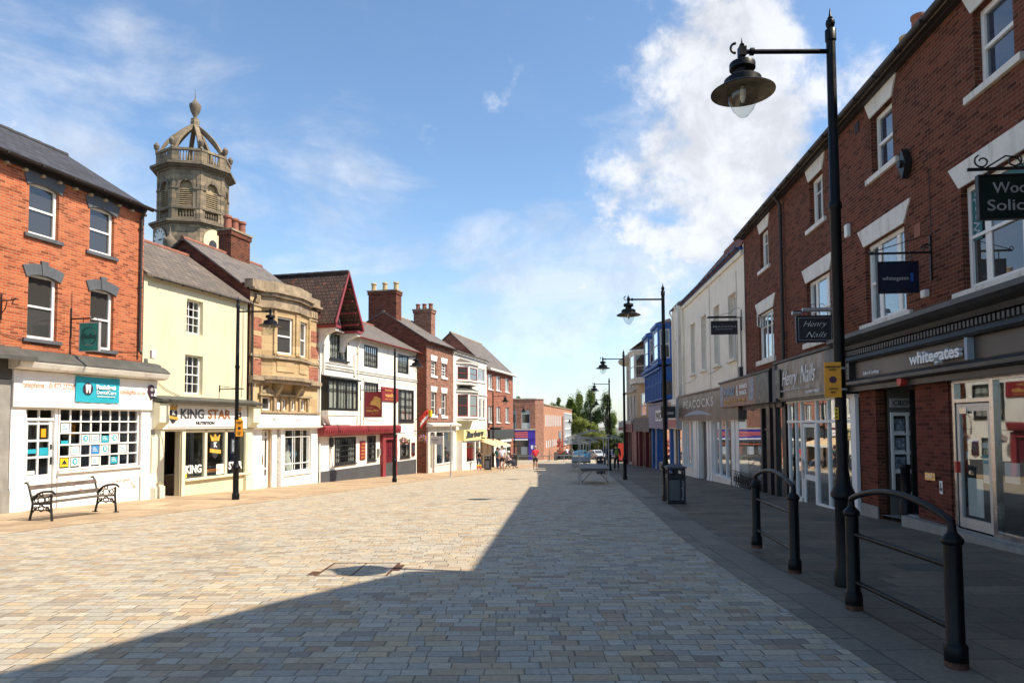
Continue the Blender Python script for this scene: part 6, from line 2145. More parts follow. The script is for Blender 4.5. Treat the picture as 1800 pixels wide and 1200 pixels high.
for zb, zt, r in ((24.53, 25.85, 3.25), (19.85, 20.5, 3.02)):
    hh = r * math.tan(pi / 8)
    for i in range(8):
        q = MB()
        q.xf = Matrix.Rotation(i * pi / 4, 4, 'Z') @ Matrix.Translation((0, -r, 0))
        if zb > 24:
            q.box(-hh, hh, -.1, .12, zb, zb + .2); q.box(-hh, hh, -.14, .16, zt - .2, zt)
            for s in (-1, 1):
                q.box(*sorted((s * .68, s * hh)), -.08, .1, zb + .2, zt - .2)
        for k_ in range(5):
            x = -.55 + k_ * .275
            q.lathe([(.05, zb + .02), (.06, zb + .12), (.095, zb + .32 * (zt - zb)), (.05, zb + .7 * (zt - zb)), (.07, zt - .12)], x, 0, 6)
        q.build('balustrade', 'stone_tower', T)
q = MB()
for i in range(8):
    a = i * pi / 4 + pi / 8
    pts = []
    for t in [j / 12 for j in range(13)]:
        r = 3.25 * (cos(t * pi / 2 * .96)) ** .92 + .18
        z = 25.3 + 3.7 * t
        pts.append((r * cos(a), r * sin(a), z))
    for p0, p1 in zip(pts, pts[1:]):
        pass
    vs, fs = [], []
    wv = Vector((-sin(a), cos(a), 0)) * .21
    for j, p in enumerate(pts):
        P_ = Vector(p)
        tdir = (Vector(pts[min(j + 1, 12)]) - Vector(pts[max(j - 1, 0)])).normalized()
        nn = tdir.cross(Vector((-sin(a), cos(a), 0))).normalized() * .30
        vs += [P_ - wv, P_ + wv, P_ + wv + nn, P_ - wv + nn]
    for j in range(12):
        for k_ in range(4):
            fs.append((j * 4 + k_, j * 4 + (k_ + 1) % 4, (j + 1) * 4 + (k_ + 1) % 4, (j + 1) * 4 + k_))
    q.add(vs, fs)
q.lathe([(.42, 29.0), (.45, 29.35), (.38, 29.45), (.42, 29.6)], 0, 0, 8)
q.build('crown_ribs', 'stone_tower', T)


def urn(m, x, y, z, k):
    m.lathe([(.30 * k, z), (.30 * k, z + .12 * k), (.14 * k, z + .22 * k), (.16 * k, z + .35 * k), (.40 * k, z + .75 * k), (.52 * k, z + 1.15 * k), (.50 * k, z + 1.3 * k), (.30 * k, z + 1.42 * k), (.22 * k, z + 1.55 * k), (.10 * k, z + 1.66 * k), (.05 * k, z + 1.8 * k), (.02 * k, z + 2.3 * k)], x, y, 12)


q = MB(); urn(q, 0, 0, 29.45, 1.15); q.tube([(0, 0, 31.6), (0, 0, 32.4)], .02, 4); q.build('urn_finial', 'tower_trim', T, smooth=True)
for x, y in octa(3.28 / cos(pi / 8)):
    q = MB(); q.lathe([(.14, 25.85), (.12, 26.0), (.26, 26.2), (.30, 26.45), (.2, 26.58), (.05, 26.75)], x, y, 10); q.build('corner_urn', 'tower_trim', T, smooth=True)


def dial(i, gold=False):
    X = Matrix.Rotation(i * pi / 4, 4, 'Z') @ Matrix.Translation((0, -3.45, 0))
    k_ = MB(); k_.xf = X
    k_.disc(0, 17.8, 1.12, -.12, -.004, 36)
    d_ = k_.build('clock_dial', 'cream_dial' if gold else 'text_dark', T)
    k_ = MB(); k_.xf = X
    if gold:
        k_.disc(-.1, 17.55, .42, -.16, -.125, 24)
        k_.build('dial_opening', 'text_dark', d_)
        return
    k_.disc(0, 17.8, 1.0, -.15, -.125, 36)
    k_.build('dial_face', 'clock_face', d_)
    k_ = MB(); k_.xf = X
    for h in range(12):
        a = h * pi / 6
        k_.prism([(.70 * cos(a) + .05 * sin(a), 17.8 + .70 * sin(a) - .05 * cos(a)), (.93 * cos(a) + .06 * sin(a), 17.8 + .93 * sin(a) - .06 * cos(a)), (.93 * cos(a) - .06 * sin(a), 17.8 + .93 * sin(a) + .06 * cos(a)), (.70 * cos(a) - .05 * sin(a), 17.8 + .70 * sin(a) + .05 * cos(a))], -.17, -.152)
    k_.build('dial_numerals', 'text_dark', d_)
    k_ = MB(); k_.xf = X
    for a, l, w_ in ((.10, .85, .05), (-.12, .6, .07)):
        k_.prism([(-.12 * cos(a) - w_ * sin(a), 17.8 - .12 * sin(a) + w_ * cos(a)), (l * cos(a), 17.8 + l * sin(a)), (-.12 * cos(a) + w_ * sin(a), 17.8 - .12 * sin(a) - w_ * cos(a))], -.19, -.175)
    k_.build('clock_hands', 'text_dark', d_)
    k_ = MB(); k_.xf = X
    n = 30
    k_.tube([(1.06 * cos(2 * pi * j / n), -.14, 17.8 + 1.06 * sin(2 * pi * j / n)) for j in range(n + 1)], .06, 6, cap=False)
    k_.build('dial_ring', 'stone_dirty', d_)


dial(-1)
dial(1, True)
q = MB(); q.xf = Matrix.Translation((-1.2, -3.9, 0)); urn(q, 0, 0, 15.9, 1.25); q.build('large_urn', 'tower_trim', T, smooth=True)
q = MB(); oband(q, 4.1, 6, 15.9); q.build('tower_base', 'stone_tower', T)

for o in list(COL.objects):
    if o.parent or 'label' not in o:
        continue
    if o.name.startswith('cream_building'):
        cable(FR2, o, sag(1.2, 3.9, 4.4, 4.1, .1)); cable(FR2, o, [(12.3, -.03, 7.6), (12.32, -.03, 3.4)]); cable(FR2, o, sag(6.9, 4.0, 9.8, 4.15, .05)); cable(FR2, o, [(7.5, -.03, 8.0), (7.52, -.03, 3.3)])
    elif o.name == 'brick_terrace.001':
        cable(FR1, o, sag(10.2, 3.75, 14.8, 3.74, .02)); cable(FR1, o, [(9.75, -.03, 8.4), (9.8, -.03, 5.0), (9.85, -.03, 3.6)]); cable(FR1, o, [(14.25, -.03, 6.2), (14.27, -.03, 5.0)])
    elif o.name == 'brick_terrace':
        cable(FR1, o, [(.95, -.03, 8.3), (.98, -.03, 3.5)])

# ============================================================ street lamps
def lamp(label, loc, rot, h=6.05, group='street lamps along the street', sign=None):
    T = thing('street_lamp', label, 'street lamp', loc, rot, group)
    m = MB()
    m.lathe([(.11, 0), (.11, .16), (.10, .19), (.088, .22), (.086, .93), (.10, .95), (.125, .97), (.128, 1.0), (.115, 1.03), (.085, 1.10), (.072, 1.18), (.066, 1.24)], 0, 0, 22)
    m.build('base', 'lamp_paint', T, smooth=True)
    m = MB()
    m.lathe([(.066, 1.22), (.060, 1.26), (.057, 4.1), (.070, 4.12), (.070, 4.17), (.054, 4.2), (.048, h - .42), (.048, h - .27), (.058, h - .26), (.058, h - .14), (.05, h - .13), (.03, h - .115), (.045, h - .09), (.05, h - .06), (.042, h - .025), (.02, h - .01), (.03, h), (.016, h + .02), (.004, h + .11)], 0, 0, 18)
    m.build('pole', 'lamp_paint', T, smooth=True)
    az = h - .38
    m = MB()
    m.tube([(0, 0, az + .0), (-.95, 0, az - .0)], .026, 10)
    m.tube([(-.86, 0, az), (-.90, 0, az)], .042, 10)
    m.tube([(-1.0 - .06 + .055 * cos(t) - .02 * 0, 0, az + .04 + .055 * sin(t)) for t in [-pi / 2 - .2 * k_ for k_ in range(17)]], .014, 6)
    m.box(-1.03, -.95, -.04, .04, az - .05, az + .05)
    m.build('arm', 'lamp_paint', T, smooth=True)
    L = MB()
    cx = -.99
    L.lathe([(.002, az + .16), (.012, az + .10), (.028, az + .08), (.02, az + .06), (.03, az + .05), (.03, az - .08), (.05, az - .10), (.135, az - .13), (.14, az - .14), (.14, az - .20), (.132, az - .205), (.09, az - .21), (.085, az - .27),
             (.16, az - .29), (.20, az - .32), (.205, az - .39), (.30, az - .43), (.345, az - .46), (.345, az - .468)], cx, 0, 32, cap=False)
    ln = L.build('lantern', 'lamp_paint', T, smooth=True)
    L = MB(); L.lathe([(.343, az - .470), (.30, az - .445), (.17, az - .40), (.02, az - .38)], cx, 0, 32, cap=False)
    L.build('reflector', 'lamp_under', ln, smooth=True)
    L = MB(); L.lathe([(.165, az - .41), (.17, az - .47), (.155, az - .56), (.11, az - .66), (.05, az - .73), (.006, az - .75)], cx, 0, 26, cap=False)
    L.build('glass_bowl', 'glass_bowl', ln, smooth=True)
    L = MB(); L.lathe([(.02, az - .39), (.03, az - .44), (.035, az - .52), (.02, az - .57), (.003, az - .58)], cx, 0, 12)
    L.build('bulb', 'bulb', ln, smooth=True)
    return T


m_, gg_, out_ = newmat('glass_bowl')
gl_ = gg_.node('ShaderNodeBsdfGlossy'); gl_.inputs['Roughness'].default_value = .04
tr_ = gg_.node('ShaderNodeBsdfTransparent'); tr_.inputs[0].default_value = (.84, .87, .86, 1)
mx_ = gg_.node('ShaderNodeMixShader')
gg_.l.new(gg_.m('MULTIPLY_ADD', schlick(gg_), .75, .04), mx_.inputs[0])
gg_.l.new(tr_.outputs[0], mx_.inputs[1]); gg_.l.new(gl_.outputs[0], mx_.inputs[2]); gg_.l.new(mx_.outputs[0], out_.inputs[0])

GL = 'street lamps along the street'
L0 = lamp('black street lamp nearest the camera, by the hoop railings on the right', (3.57, 7.54, gz(7.54)), 0.0, 6.27)
for (x, y, r, lb) in ((4.33, 19.7, 0, 'black street lamp standing behind the litter bin on the right'),
                      (5.33, 33.0, 0, 'black street lamp on the right beyond the litter bin, level with the near market stall'),
                      (6.45, 46.0, 0, 'black street lamp on the right beside the couple walking in the shade'),
                      (8.4, 61.0, 0, 'smallest black street lamp on the right, seen furthest away behind the others'),
                      (-8.39, 21.15, pi, 'black street lamp outside the nutrition shop with a yellow plate'),
                      (-5.38, 31.8, pi, 'black street lamp outside the pub'),
                      (-1.55, 56.3, pi, 'black street lamp beside the far litter bin at the long brick building'),
                      (.2, 72.0, pi, 'black street lamp in front of the betting shop window'),
                      (7.2, 99.0, pi, 'black street lamp in front of the tan brick side wall')):
    dup(L0, (x, y, gz(y)), r, lb, GL, scale=(1, 1, 6.1 / 6.27))


def plate(loc, rot, w, h, label, words=True):
    T = thing('warning_plate', label, 'sign', loc, rot, 'yellow plates on lamp posts')
    m = MB(); m.box(-w, 0, -.075, -.065, 0, h); p = m.build('plate', 'orange_sign', T, bevel=.002)
    m = MB(); m.tube([(0, 0, h * .2), (0, 0, h * .2 + .02)], .072, 16); m.tube([(0, 0, h * .8), (0, 0, h * .8 + .02)], .072, 16); m.build('clamp_band', 'zinc', T)
    m = MB(); m.disc(-w / 2, h * .5, w * .22, -.079, -.0755, 20, 1.0); m.build('symbol', 'plum', T)
    text(T, 'NEIGHBOUR', -w * .92, h * .84, h * .055, -.078, 'text_dark', width=w * .84)
    text(T, 'HOOD', -w * .7, h * .76, h * .05, -.078, 'text_dark', width=w * .4)
    text(T, 'WATCH', -w * .75, h * .22, h * .055, -.078, 'text_dark', width=w * .5)
    text(T, 'AREA', -w * .65, h * .12, h * .055, -.078, 'text_dark', width=w * .3)
    return T


plate((3.57, 7.54, 2.02), -.25, .17, .38, 'orange warning plate on the nearest right hand lamp post')
plate((-8.39, 21.15, 1.42), pi * 0 + .05, -.22, .50, 'yellow warning plate on the lamp post by the nutrition shop')
T = thing('lamp_sticker', 'narrow yellow number strip on the nearest right hand lamp post', 'sign', (3.57, 7.54, 1.78), -.25)
m = MB(); m.box(-.075, -.035, -.066, -.06, 0, .13); m.build('plate', 'yellow', T)
for i in range(3):
    m = MB(); m.box(-.065, -.045, -.069, -.067, .02 + i * .04, .035 + i * .04); m.build('print', 'text_dark', T)

# ============================================================ hoop railings
def hoop(label, p0, p1, group='hoop railings on the right'):
    d = Vector((p1[0] - p0[0], p1[1] - p0[1], 0))
    L = d.length
    T = thing('hoop_railing', label, 'railing', (p0[0], p0[1], gz(p0[1]) + .012), atan2(d.y, d.x), group)
    for x in (0, L):
        m = MB()
        m.lathe([(.074, 0), (.074, .035), (.077, .04), (.077, .15), (.066, .165), (.061, .175), (.059, .86), (.067, .865), (.073, .88), (.073, .90), (.066, .91), (.050, .93), (.036, .945), (.030, .96), (.028, 1.0)], x, 0, 22)
        p = m.build('post', 'lamp_paint', T, smooth=True)
        m = MB(); m.lathe([(.0755, .0), (.0755, .034), (.0785, .045)], x, 0, 20, cap=False); m.build('rusty_foot', 'rust', p, smooth=True)
    m = MB()
    pts = [(0, 0, .94), (0, 0, 1.0)]
    n = 22
    for i in range(n + 1):
        t = i / n
        pts.append((L * t if 0 < i < n else (L * t), 0, 1.02 + .13 * sin(pi * t) ** .8))
    pts += [(L, 0, 1.0), (L, 0, .94)]
    m.tube(pts, .027, 12)
    m.build('arch_rail', 'lamp_paint', T, smooth=True)
    for z in (.70, .26):
        m = MB(); m.tube([(.05, 0, z), (L - .05, 0, z)], .021, 10); m.build('rail', 'lamp_paint', T, smooth=True)
    return T


hoop('black hoop railing nearest the camera at the lower right', (3.15, 5.02), (3.18, 6.56))
hoop('black hoop railing further away, in front of the nail shop', (3.36, 8.36), (3.50, 10.05))

T = thing('bollard', 'black bollard standing in the passage doorway on the right', 'bollard', (7.72, 13.7, -.12))
m = MB(); m.lathe([(.12, 0), (.12, .30), (.10, .34), (.09, .36), (.085, .95), (.10, .97), (.10, 1.0), (.08, 1.04), (.0, 1.05)], 0, 0, 18); m.build('post', 'lamp_paint', T, smooth=True)

# ============================================================ litter bins
def litter_bin(label, loc, rot, group=None, word=True, s=1.0):
    T = thing('litter_bin', label, 'litter bin', loc, rot, group)
    m = MB(); w = .24
    m.box(-w + .02, w - .02, -w + .02, w - .02, .04, .70)
    m.box(-w, w, -w, w, .0, .05)
    for sx in (-1, 1):
        for sy in (-1, 1):
            m.box(*sorted((sx * w, sx * (w - .05))), *sorted((sy * w, sy * (w - .05))), .05, .95)
    for sy in (-1, 1):
        m.box(-w + .05, w - .05, *sorted((sy * w, sy * (w - .03))), .68, .78)
        m.box(*sorted((sy * w, sy * (w - .03))), -w + .05, w - .05, .68, .78)
        m.box(-w + .05, w - .05, *sorted((sy * w, sy * (w - .03))), .90, .95)
        m.box(*sorted((sy * w, sy * (w - .03))), -w + .05, w - .05, .90, .95)
        m.box(-.05, .05, *sorted((sy * w, sy * (w - .02))), .78, .90)
    b = m.build('body', 'black_paint', T, bevel=.004)
    m = MB()
    h = w + .03
    m.add([(-h, -h, .952), (h, -h, .952), (h, h, .952), (-h, h, .952), (-h, -h, .985), (h, -h, .985), (h, h, .985), (-h, h, .985), (-.1, -.1, 1.05), (.1, -.1, 1.05), (.1, .1, 1.05), (-.1, .1, 1.05)],
          [(0, 1, 2, 3), (0, 1, 5, 4), (1, 2, 6, 5), (2, 3, 7, 6), (3, 0, 4, 7), (4, 5, 9, 8), (5, 6, 10, 9), (6, 7, 11, 10), (7, 4, 8, 11), (8, 9, 10, 11)])
    m.build('lid', 'dark_grey', T)
    m = MB(); m.box(-w + .04, .08, -w - .004, -w + .019, .10, .64); m.build('mesh_panel', 'bin_grey', T)
    m = MB(); m.box(.085, w - .005, -w - .003, -w + .019, .06, .67); m.build('door', 'text_dark', T)
    if word:
        text(T, 'Pontefract', .19, .12, .062, -w - .009, 'text_silver', rot=pi / 2, width=.50)
    return T


lb = litter_bin('black square litter bin with a place name in white on the right pavement', (4.38, 18.75, gz(18.75) + .014), -.10)
lb.scale = (.98, .98, 1.0)
dup(lb, (-1.75, 49.6, gz(49.6) + .01), .1, 'black litter bin beside the man in the white shirt', skip=('lettering',))
dup(lb, (.15, 60.0, gz(60)), .1, 'black litter bin behind the seated man', skip=('lettering',))
dup(lb, (5.2, 41.0, gz(41) + .0), .0, 'black litter bin seen through the near market stall', skip=('lettering',))
dup(lb, (5.5, 88.0, gz(88)), .0, 'black litter bin at the foot of the tan brick corner', skip=('lettering',))


# ============================================================ benches
def bench(label, loc, rot):
    T = thing('bench', label, 'bench', loc, rot, 'cast iron benches')
    W_ = .89
    for s in (-1, 1):
        x = s * W_
        m = MB()
        def tb(pts, r=.020, n=8):
            m.tube([(x, a, b) for a, b in pts], r, n)
        tb([(.32, .0), (.27, .2), (.24, .40), (.30, .58), (.36, .78), (.40, .84), (.46, .83)], [.026, .024, .024, .022, .022, .024, .02])     # back leg and upright
        tb([(-.27, .0), (-.25, .2), (-.23, .42), (-.24, .60)], [.028, .024, .024, .024])                                 # front leg
        tb([(-.31, .62), (-.27, .655), (-.18, .66), (.0, .645), (.12, .60), (.20, .53), (.27, .50)], .024)                  # arm rest
        tb([(-.34, .60), (-.31, .625), (-.28, .65)], .022)
        tb([(-.24, .40), (.25, .38)], .020)
        tb([(-.26, .18), (-.16, .30), (.0, .34), (.16, .30), (.28, .16)], .016)
        tb([(-.24, .22), (-.10, .26), (.02, .25), (.14, .26), (.27, .22)], .012)
        for cy_, cz_, r_ in ((.02, .47, .085), (.02, .30, .07), (-.13, .49, .05), (.15, .46, .045), (.02, .585, .04), (-.14, .30, .035), (.17, .30, .035)):
            m.tube([(x, cy_ + r_ * cos(2 * pi * i / 14), cz_ + r_ * sin(2 * pi * i / 14)) for i in range(15)], .011, 6, cap=False)
        tb([(-.22, .58), (-.14, .54), (-.08, .52)], .011); tb([(.1, .56), (.2, .5), (.25, .44)], .011)
        m.box(x - .035, x + .035, -.33, -.22, 0, .02); m.box(x - .035, x + .035, .27, .38, 0, .02)
        m.build('iron_end', 'iron', T, smooth=True)
    for i in range(5):
        m = MB(); y = -.24 + i * .105
        m.box(-W_ - .02, W_ + .02, y, y + .075, .41 - .006 * i, .435 - .006 * i); m.build('seat_slat', 'wood', T, bevel=.006)
    for z, y in ((.52, .255), (.73, .325)):
        m = MB(); m.xf = Matrix.Translation((0, y, z)) @ Matrix.Rotation(-.3, 4, 'X')
        m.box(-W_ - .02, W_ + .02, -.012, .014, -.045, .05); m.build('back_slat', 'wood', T, bevel=.006)
    return T


bd_ = Vector((.39, 1.78)).normalized()
ba = atan2(-bd_.y, -bd_.x) + pi
b0 = bench('iron and wood bench outside the white dental shop', (-9.95, 15.92, gz(15.9) + .006), ba)
b0.rotation_euler = (0, 0, ba)
dup(b0, (-.35, 53.0, gz(53) + .006), radians(100), 'iron and wood bench with the seated man')

# ============================================================ market stalls
def stall(label, loc, rot, roof=True, w=1.15, d=3.0, group='bare metal market stalls'):
    T = thing('market_stall', label, 'market stall', loc, rot, group)
    hx, th_ = w / 2, .70
    m = MB()
    for x in (-hx, hx):
        for y in (0, d / 2, d):
            m.box(x - .014, x + .014, y - .014, y + .014, 0, 1.95 if roof else th_)
    m.build('uprights', 'zinc', T)
    m = MB()
    m.box(-hx - .04, hx + .04, -.05, d + .05, th_, th_ + .02)
    for y in (0, d):
        m.box(-hx, hx, y - .025, y + .025, th_ - .08, th_ - .002)
        m.tube([(-hx, y, .12), (-.08, y, th_ - .05)], .016, 6); m.tube([(hx, y, .12), (.08, y, th_ - .05)], .016, 6)
    m.build('table', 'table_board', T)
    if roof:
        m = MB()
        o = .55
        for x in (-hx - o, -hx, hx, hx + o):
            m.tube([(x, -.4, 1.95), (x, d + .4, 1.95)], .009, 5)
        m.tube([(0, -.4, 2.28), (0, d + .4, 2.28)], .010, 5)
        for k_ in range(4):
            y = -.4 + k_ * (d + .8) / 3
            m.tube([(-hx - o, y, 1.95), (0, y, 2.28), (hx + o, y, 1.95)], .009, 5)
            m.tube([(-hx - o, y, 1.95), (hx + o, y, 1.95)], .008, 5)
        m.build('roof_frame', 'zinc', T)
    return T


s0 = stall('bare metal market stall frame nearest the camera in the shaded street', (3.42, 28.9, gz(30.4)), -.06)
dup(s0, (4.4, 44.5, gz(46)), -.08, 'second bare metal market stall frame, behind the first', 'bare metal market stalls')
dup(s0, (5.4, 56.0, gz(57.5)), -.08, 'third bare metal market stall frame, well behind the first two', 'bare metal market stalls')
dup(s0, (6.4, 68.0, gz(69.5)), -.08, 'furthest bare metal market stall frame by the trees', 'bare metal market stalls')
s1 = stall('low metal market table left, before the betting shop', (.6, 74, gz(74)), radians(-90), roof=False, d=3.2)
dup(s1, (4.1, 77, gz(77)), radians(-90), 'low metal market table right, beside the red shirted man', 'bare metal market stalls')

T = thing('sign_post', 'thin grey post standing before the dress shop', 'post', (-3.3, 37.4, gz(37.4)))
m = MB(); m.tube([(0, 0, 0), (0, 0, 2.75)], .038, 10); m.lathe([(.07, 0), (.07, .03), (.045, .05)], 0, 0, 12); m.build('pole', 'zinc', T); m = MB(); m.lathe([(.042, 2.75), (.042, 2.8), (.01, 2.83)], 0, 0, 10); m.build('cap', 'zinc', T)
T = thing('manhole_cover', 'rusty edged square inspection cover inlaid with setts', 'manhole cover', (-2.38, 8.38, gz(8.6)), -.02)
T.rotation_euler = (-.02, 0, -.02)
m = MB(); a = .88
for t in ((0, a, 0, .03), (0, a, a - .03, a), (0, .03, .03, a - .03), (a - .03, a, .03, a - .03), (a * .5 - .008, a * .5 + .008, .03, a - .03)):
    m.box(t[0], t[1], t[2], t[3], -.03, .010)
m.build('frame', 'rust', T)
m = MB(); m.box(.03, a - .03, .03, a - .03, -.03, .006); m.build('inlay', 'setts', T)
m = MB(); m.box(-.11, -.005, .02, .3, -.03, .007); m.box(a + .005, a + .08, .35, .75, -.03, .007); m.build('patched_joint', 'rust', T)
struct(sheet('drain_slot', lambda Y: -9, lambda Y: .5, [25.0, 25.06], .006, 'iron')) if False else None


# ============================================================ people
SK = {}


def skinned(name, nodes, edges, mat, parent, sub=2):
    me = bpy.data.meshes.new(name)
    me.from_pydata([n[:3] for n in nodes], edges, [])
    o = bpy.data.objects.new(name, me)
    COL.objects.link(o)
    md = o.modifiers.new('s', 'SKIN')
    for v, n in zip(me.skin_vertices[0].data, nodes):
        v.radius = (n[3], n[4] if len(n) > 4 else n[3])
    me.skin_vertices[0].data[0].use_root = True
    s = o.modifiers.new('u', 'SUBSURF'); s.levels = sub; s.render_levels = sub
    dg = bpy.context.evaluated_depsgraph_get()
    m2 = bpy.data.meshes.new_from_object(o.evaluated_get(dg))
    bpy.data.objects.remove(o)
    m2.materials.clear(); m2.materials.append(MM(mat))
    for p in m2.polygons:
        p.use_smooth = True
    m2.name = name
    o = bpy.data.objects.new(name, m2)
    COL.objects.link(o)
    o.parent = parent
    OFF[o.name] = (0, 0, 0)
    return o


def person(label, loc, rot, J, top, bottom, hair='hair_brown', shoes='text_dark', long_legs=True, sleeves=.5, hairlen=0, hat=None, group=None):
    """J: joint positions (metres, facing -y); arms and legs given as chains"""
    T = thing('person', label, 'person', loc, rot, group)
    P = J
    nodes, edges = [], []

    def nd(p, r, r2=None):
        nodes.append((*p, r, r2 or r)); return len(nodes) - 1

    def ed(a, b):
        edges.append((a, b))
    pel = nd(P['pel'], .115, .15)
    wst = nd(P['waist'], .10, .135); ed(pel, wst)
    ch = nd(P['chest'], .115, .165); ed(wst, ch)
    nk = nd(P['neck'], .052); ed(ch, nk)
    h1 = nd(P['head0'], .066, .062); ed(nk, h1)
    h2 = nd(P['head1'], .092, .080); ed(h1, h2)
    h3 = nd(P['head2'], .070, .064); ed(h2, h3)
    fwd = P.get('face', (0, -1, 0))
    c = Vector(P['head1'])
    ns = nd(c + Vector(fwd) * .098 + Vector((0, 0, -.012)), .013); ed(h2, ns)
    for s in (-1, 1):
        side = Vector((-fwd[1], fwd[0], 0)) * s
        er = nd(c + side * .088 + Vector((0, 0, -.01)), .014); ed(h2, er)
    for s in ('L', 'R'):
        sh = nd(P['sh' + s], .060); ed(ch, sh)
        el = nd(P['el' + s], .042); ed(sh, el)
        wr = nd(P['wr' + s], .028); ed(el, wr)
        d = (Vector(P['wr' + s]) - Vector(P['el' + s])).normalized()
        pm = Vector(P['wr' + s]) + d * .06
        k_ = nd(pm, .030, .018); ed(wr, k_)
        sidev = d.cross(Vector((1, 0, 0)))
        sidev = sidev.normalized() if sidev.length > .1 else Vector((0, 1, 0))
        for i in range(4):
            b = pm + d * .035 + sidev * (.022 * (i - 1.5))
            f1 = nd(b, .009); ed(k_, f1)
            ln = (.045, .055, .05, .038)[i]
            f2 = nd(b + d * ln + Vector((0, -.012, 0)), .008); ed(f1, f2)
            f3 = nd(b + d * ln * 1.5 + Vector((0, -.028, .0)), .006); ed(f2, f3)
        t1 = nd(pm + sidev * .04 - d * .01, .011); ed(k_, t1)
        t2 = nd(pm + sidev * .055 + d * .03, .009); ed(t1, t2)
        hp = nd(P['hp' + s], .095); ed(pel, hp)
        kn = nd(P['kn' + s], .062); ed(hp, kn)
        m_ = (Vector(P['kn' + s]) * .6 + Vector(P['an' + s]) * .4)
        cf = nd(m_ + Vector((0, .01, 0)), .058); ed(kn, cf)
        an = nd(P['an' + s], .036); ed(cf, an)
        ft = nd(P['ft' + s], .036, .024); ed(an, ft)
    skinned('body', nodes, edges, 'skin', T)
    g_ = lambda p, q, t: tuple(Vector(p) * (1 - t) + Vector(q) * t)
    # top
    n2 = [(*P['pel'], .135, .175), (*P['waist'], .125, .165), (*P['chest'], .14, .19), (*g_(P['chest'], P['neck'], .75), .07, .075)]
    e2 = [(0, 1), (1, 2), (2, 3)]
    for s in ('L', 'R'):
        i = len(n2)
        n2.append((*P['sh' + s], .075)); e2.append((2, i))
        n2.append((*g_(P['sh' + s], P['el' + s], .75 if sleeves < 1 else 1), .066)); e2.append((i, i + 1))
        if sleeves >= 1:
            n2.append((*g_(P['el' + s], P['wr' + s], .9), .048)); e2.append((i + 1, i + 2))
    skinned('shirt', n2, e2, top, T)
    # trousers or shorts
    n3 = [(*g_(P['pel'], P['waist'], .35), .128, .165), (*P['pel'], .135, .17)]
    e3 = [(0, 1)]
    for s in ('L', 'R'):
        i = len(n3)
        n3.append((*P['hp' + s], .112)); e3.append((1, i))
        n3.append((*g_(P['hp' + s], P['kn' + s], .8), .092)); e3.append((i, i + 1))
        if long_legs:
            n3.append((*P['kn' + s], .082)); e3.append((i + 1, i + 2))
            n3.append((*g_(P['kn' + s], P['an' + s], .95), .066)); e3.append((i + 2, i + 3))
    skinned('trousers' if long_legs else 'shorts', n3, e3, bottom, T)
    for s in ('L', 'R'):
        skinned('shoe', [(*P['an' + s][:2], P['an' + s][2] - .02, .046), (*g_(P['an' + s], P['ft' + s], 1.0), .046, .036), (*g_(P['an' + s], P['ft' + s], 1.35), .036, .026)], [(0, 1), (1, 2)], shoes, T, 1)
    f = Vector(fwd)
    m = MB()
    m.ball(tuple(c - f * .018 + Vector((0, 0, .03))), .102, 1, 1.02, 1.02, 14, 10)
    o = m.build('hair', hair, T, smooth=True)
    if hairlen:
        m = MB(); m.ball(tuple(c - f * .05 + Vector((0, 0, -.06))), .105, 1.05, .85, 1.3, 12, 8); m.build('hair', hair, T, smooth=True)
    m = MB()
    # face kept clear of hair: eyes and mouth
    side = Vector((-f.y, f.x, 0))
    for s in (-1, 1):
        m.ball(tuple(c + f * .086 + side * (.03 * s) + Vector((0, 0, .005))), .010)
    m.build('eye', 'text_dark', T)
    if hat:
        m = MB(); m.lathe([(.112, c.z + .03), (.11, c.z + .10), (.06, c.z + .14), (.005, c.z + .145)], c.x, c.y, 14); m.build('cap', hat, T, smooth=True)
    return T


clothmat('hair_brown', (.07, .04, .025)); clothmat('hair_dark', (.02, .015, .012)); clothmat('hair_blond', (.42, .28, .13)); clothmat('hair_grey', (.35, .33, .31))
clothmat('tee_white', (.68, .66, .74)); clothmat('tee_red', (.66, .04, .06)); clothmat('shorts_dark', (.04, .04, .045)); clothmat('shorts_brown', (.05, .03, .03)); clothmat('teal_tee', (.03, .15, .16))
clothmat('jeans', (.03, .05, .10)); clothmat('shirt_pale', (.60, .45, .45)); clothmat('jacket_dark', (.025, .027, .032)); clothmat('jacket_navy', (.03, .045, .09)); clothmat('green_bag', (.18, .26, .05)); clothmat('black_top', (.015, .015, .018))


def walk(st=.16, arm=.12, lean=0.0):
    return dict(pel=(0, 0, .93), waist=(0, -.01 - lean * .3, 1.08), chest=(0, -.01 - lean, 1.30), neck=(0, .0 - lean, 1.49), head0=(0, -.015 - lean, 1.56), head1=(0, -.03 - lean, 1.64), head2=(0, -.02 - lean, 1.71),
                shL=(.19, 0 - lean, 1.40), elL=(.235, arm * .4, 1.13), wrL=(.22, -arm * .7, .92), shR=(-.19, 0 - lean, 1.40), elR=(-.235, arm * .7, 1.13), wrR=(-.23, arm * .5, .90),
                hpL=(.09, 0, .88), knL=(.10, -st * .8, .49), anL=(.10, -st, .08), ftL=(.11, -st - .12, .04), hpR=(-.09, 0, .88), knR=(-.10, st * .2, .48), anR=(-.10, st * 1.2, .10), ftR=(-.11, st * 1.2 - .10, .04))


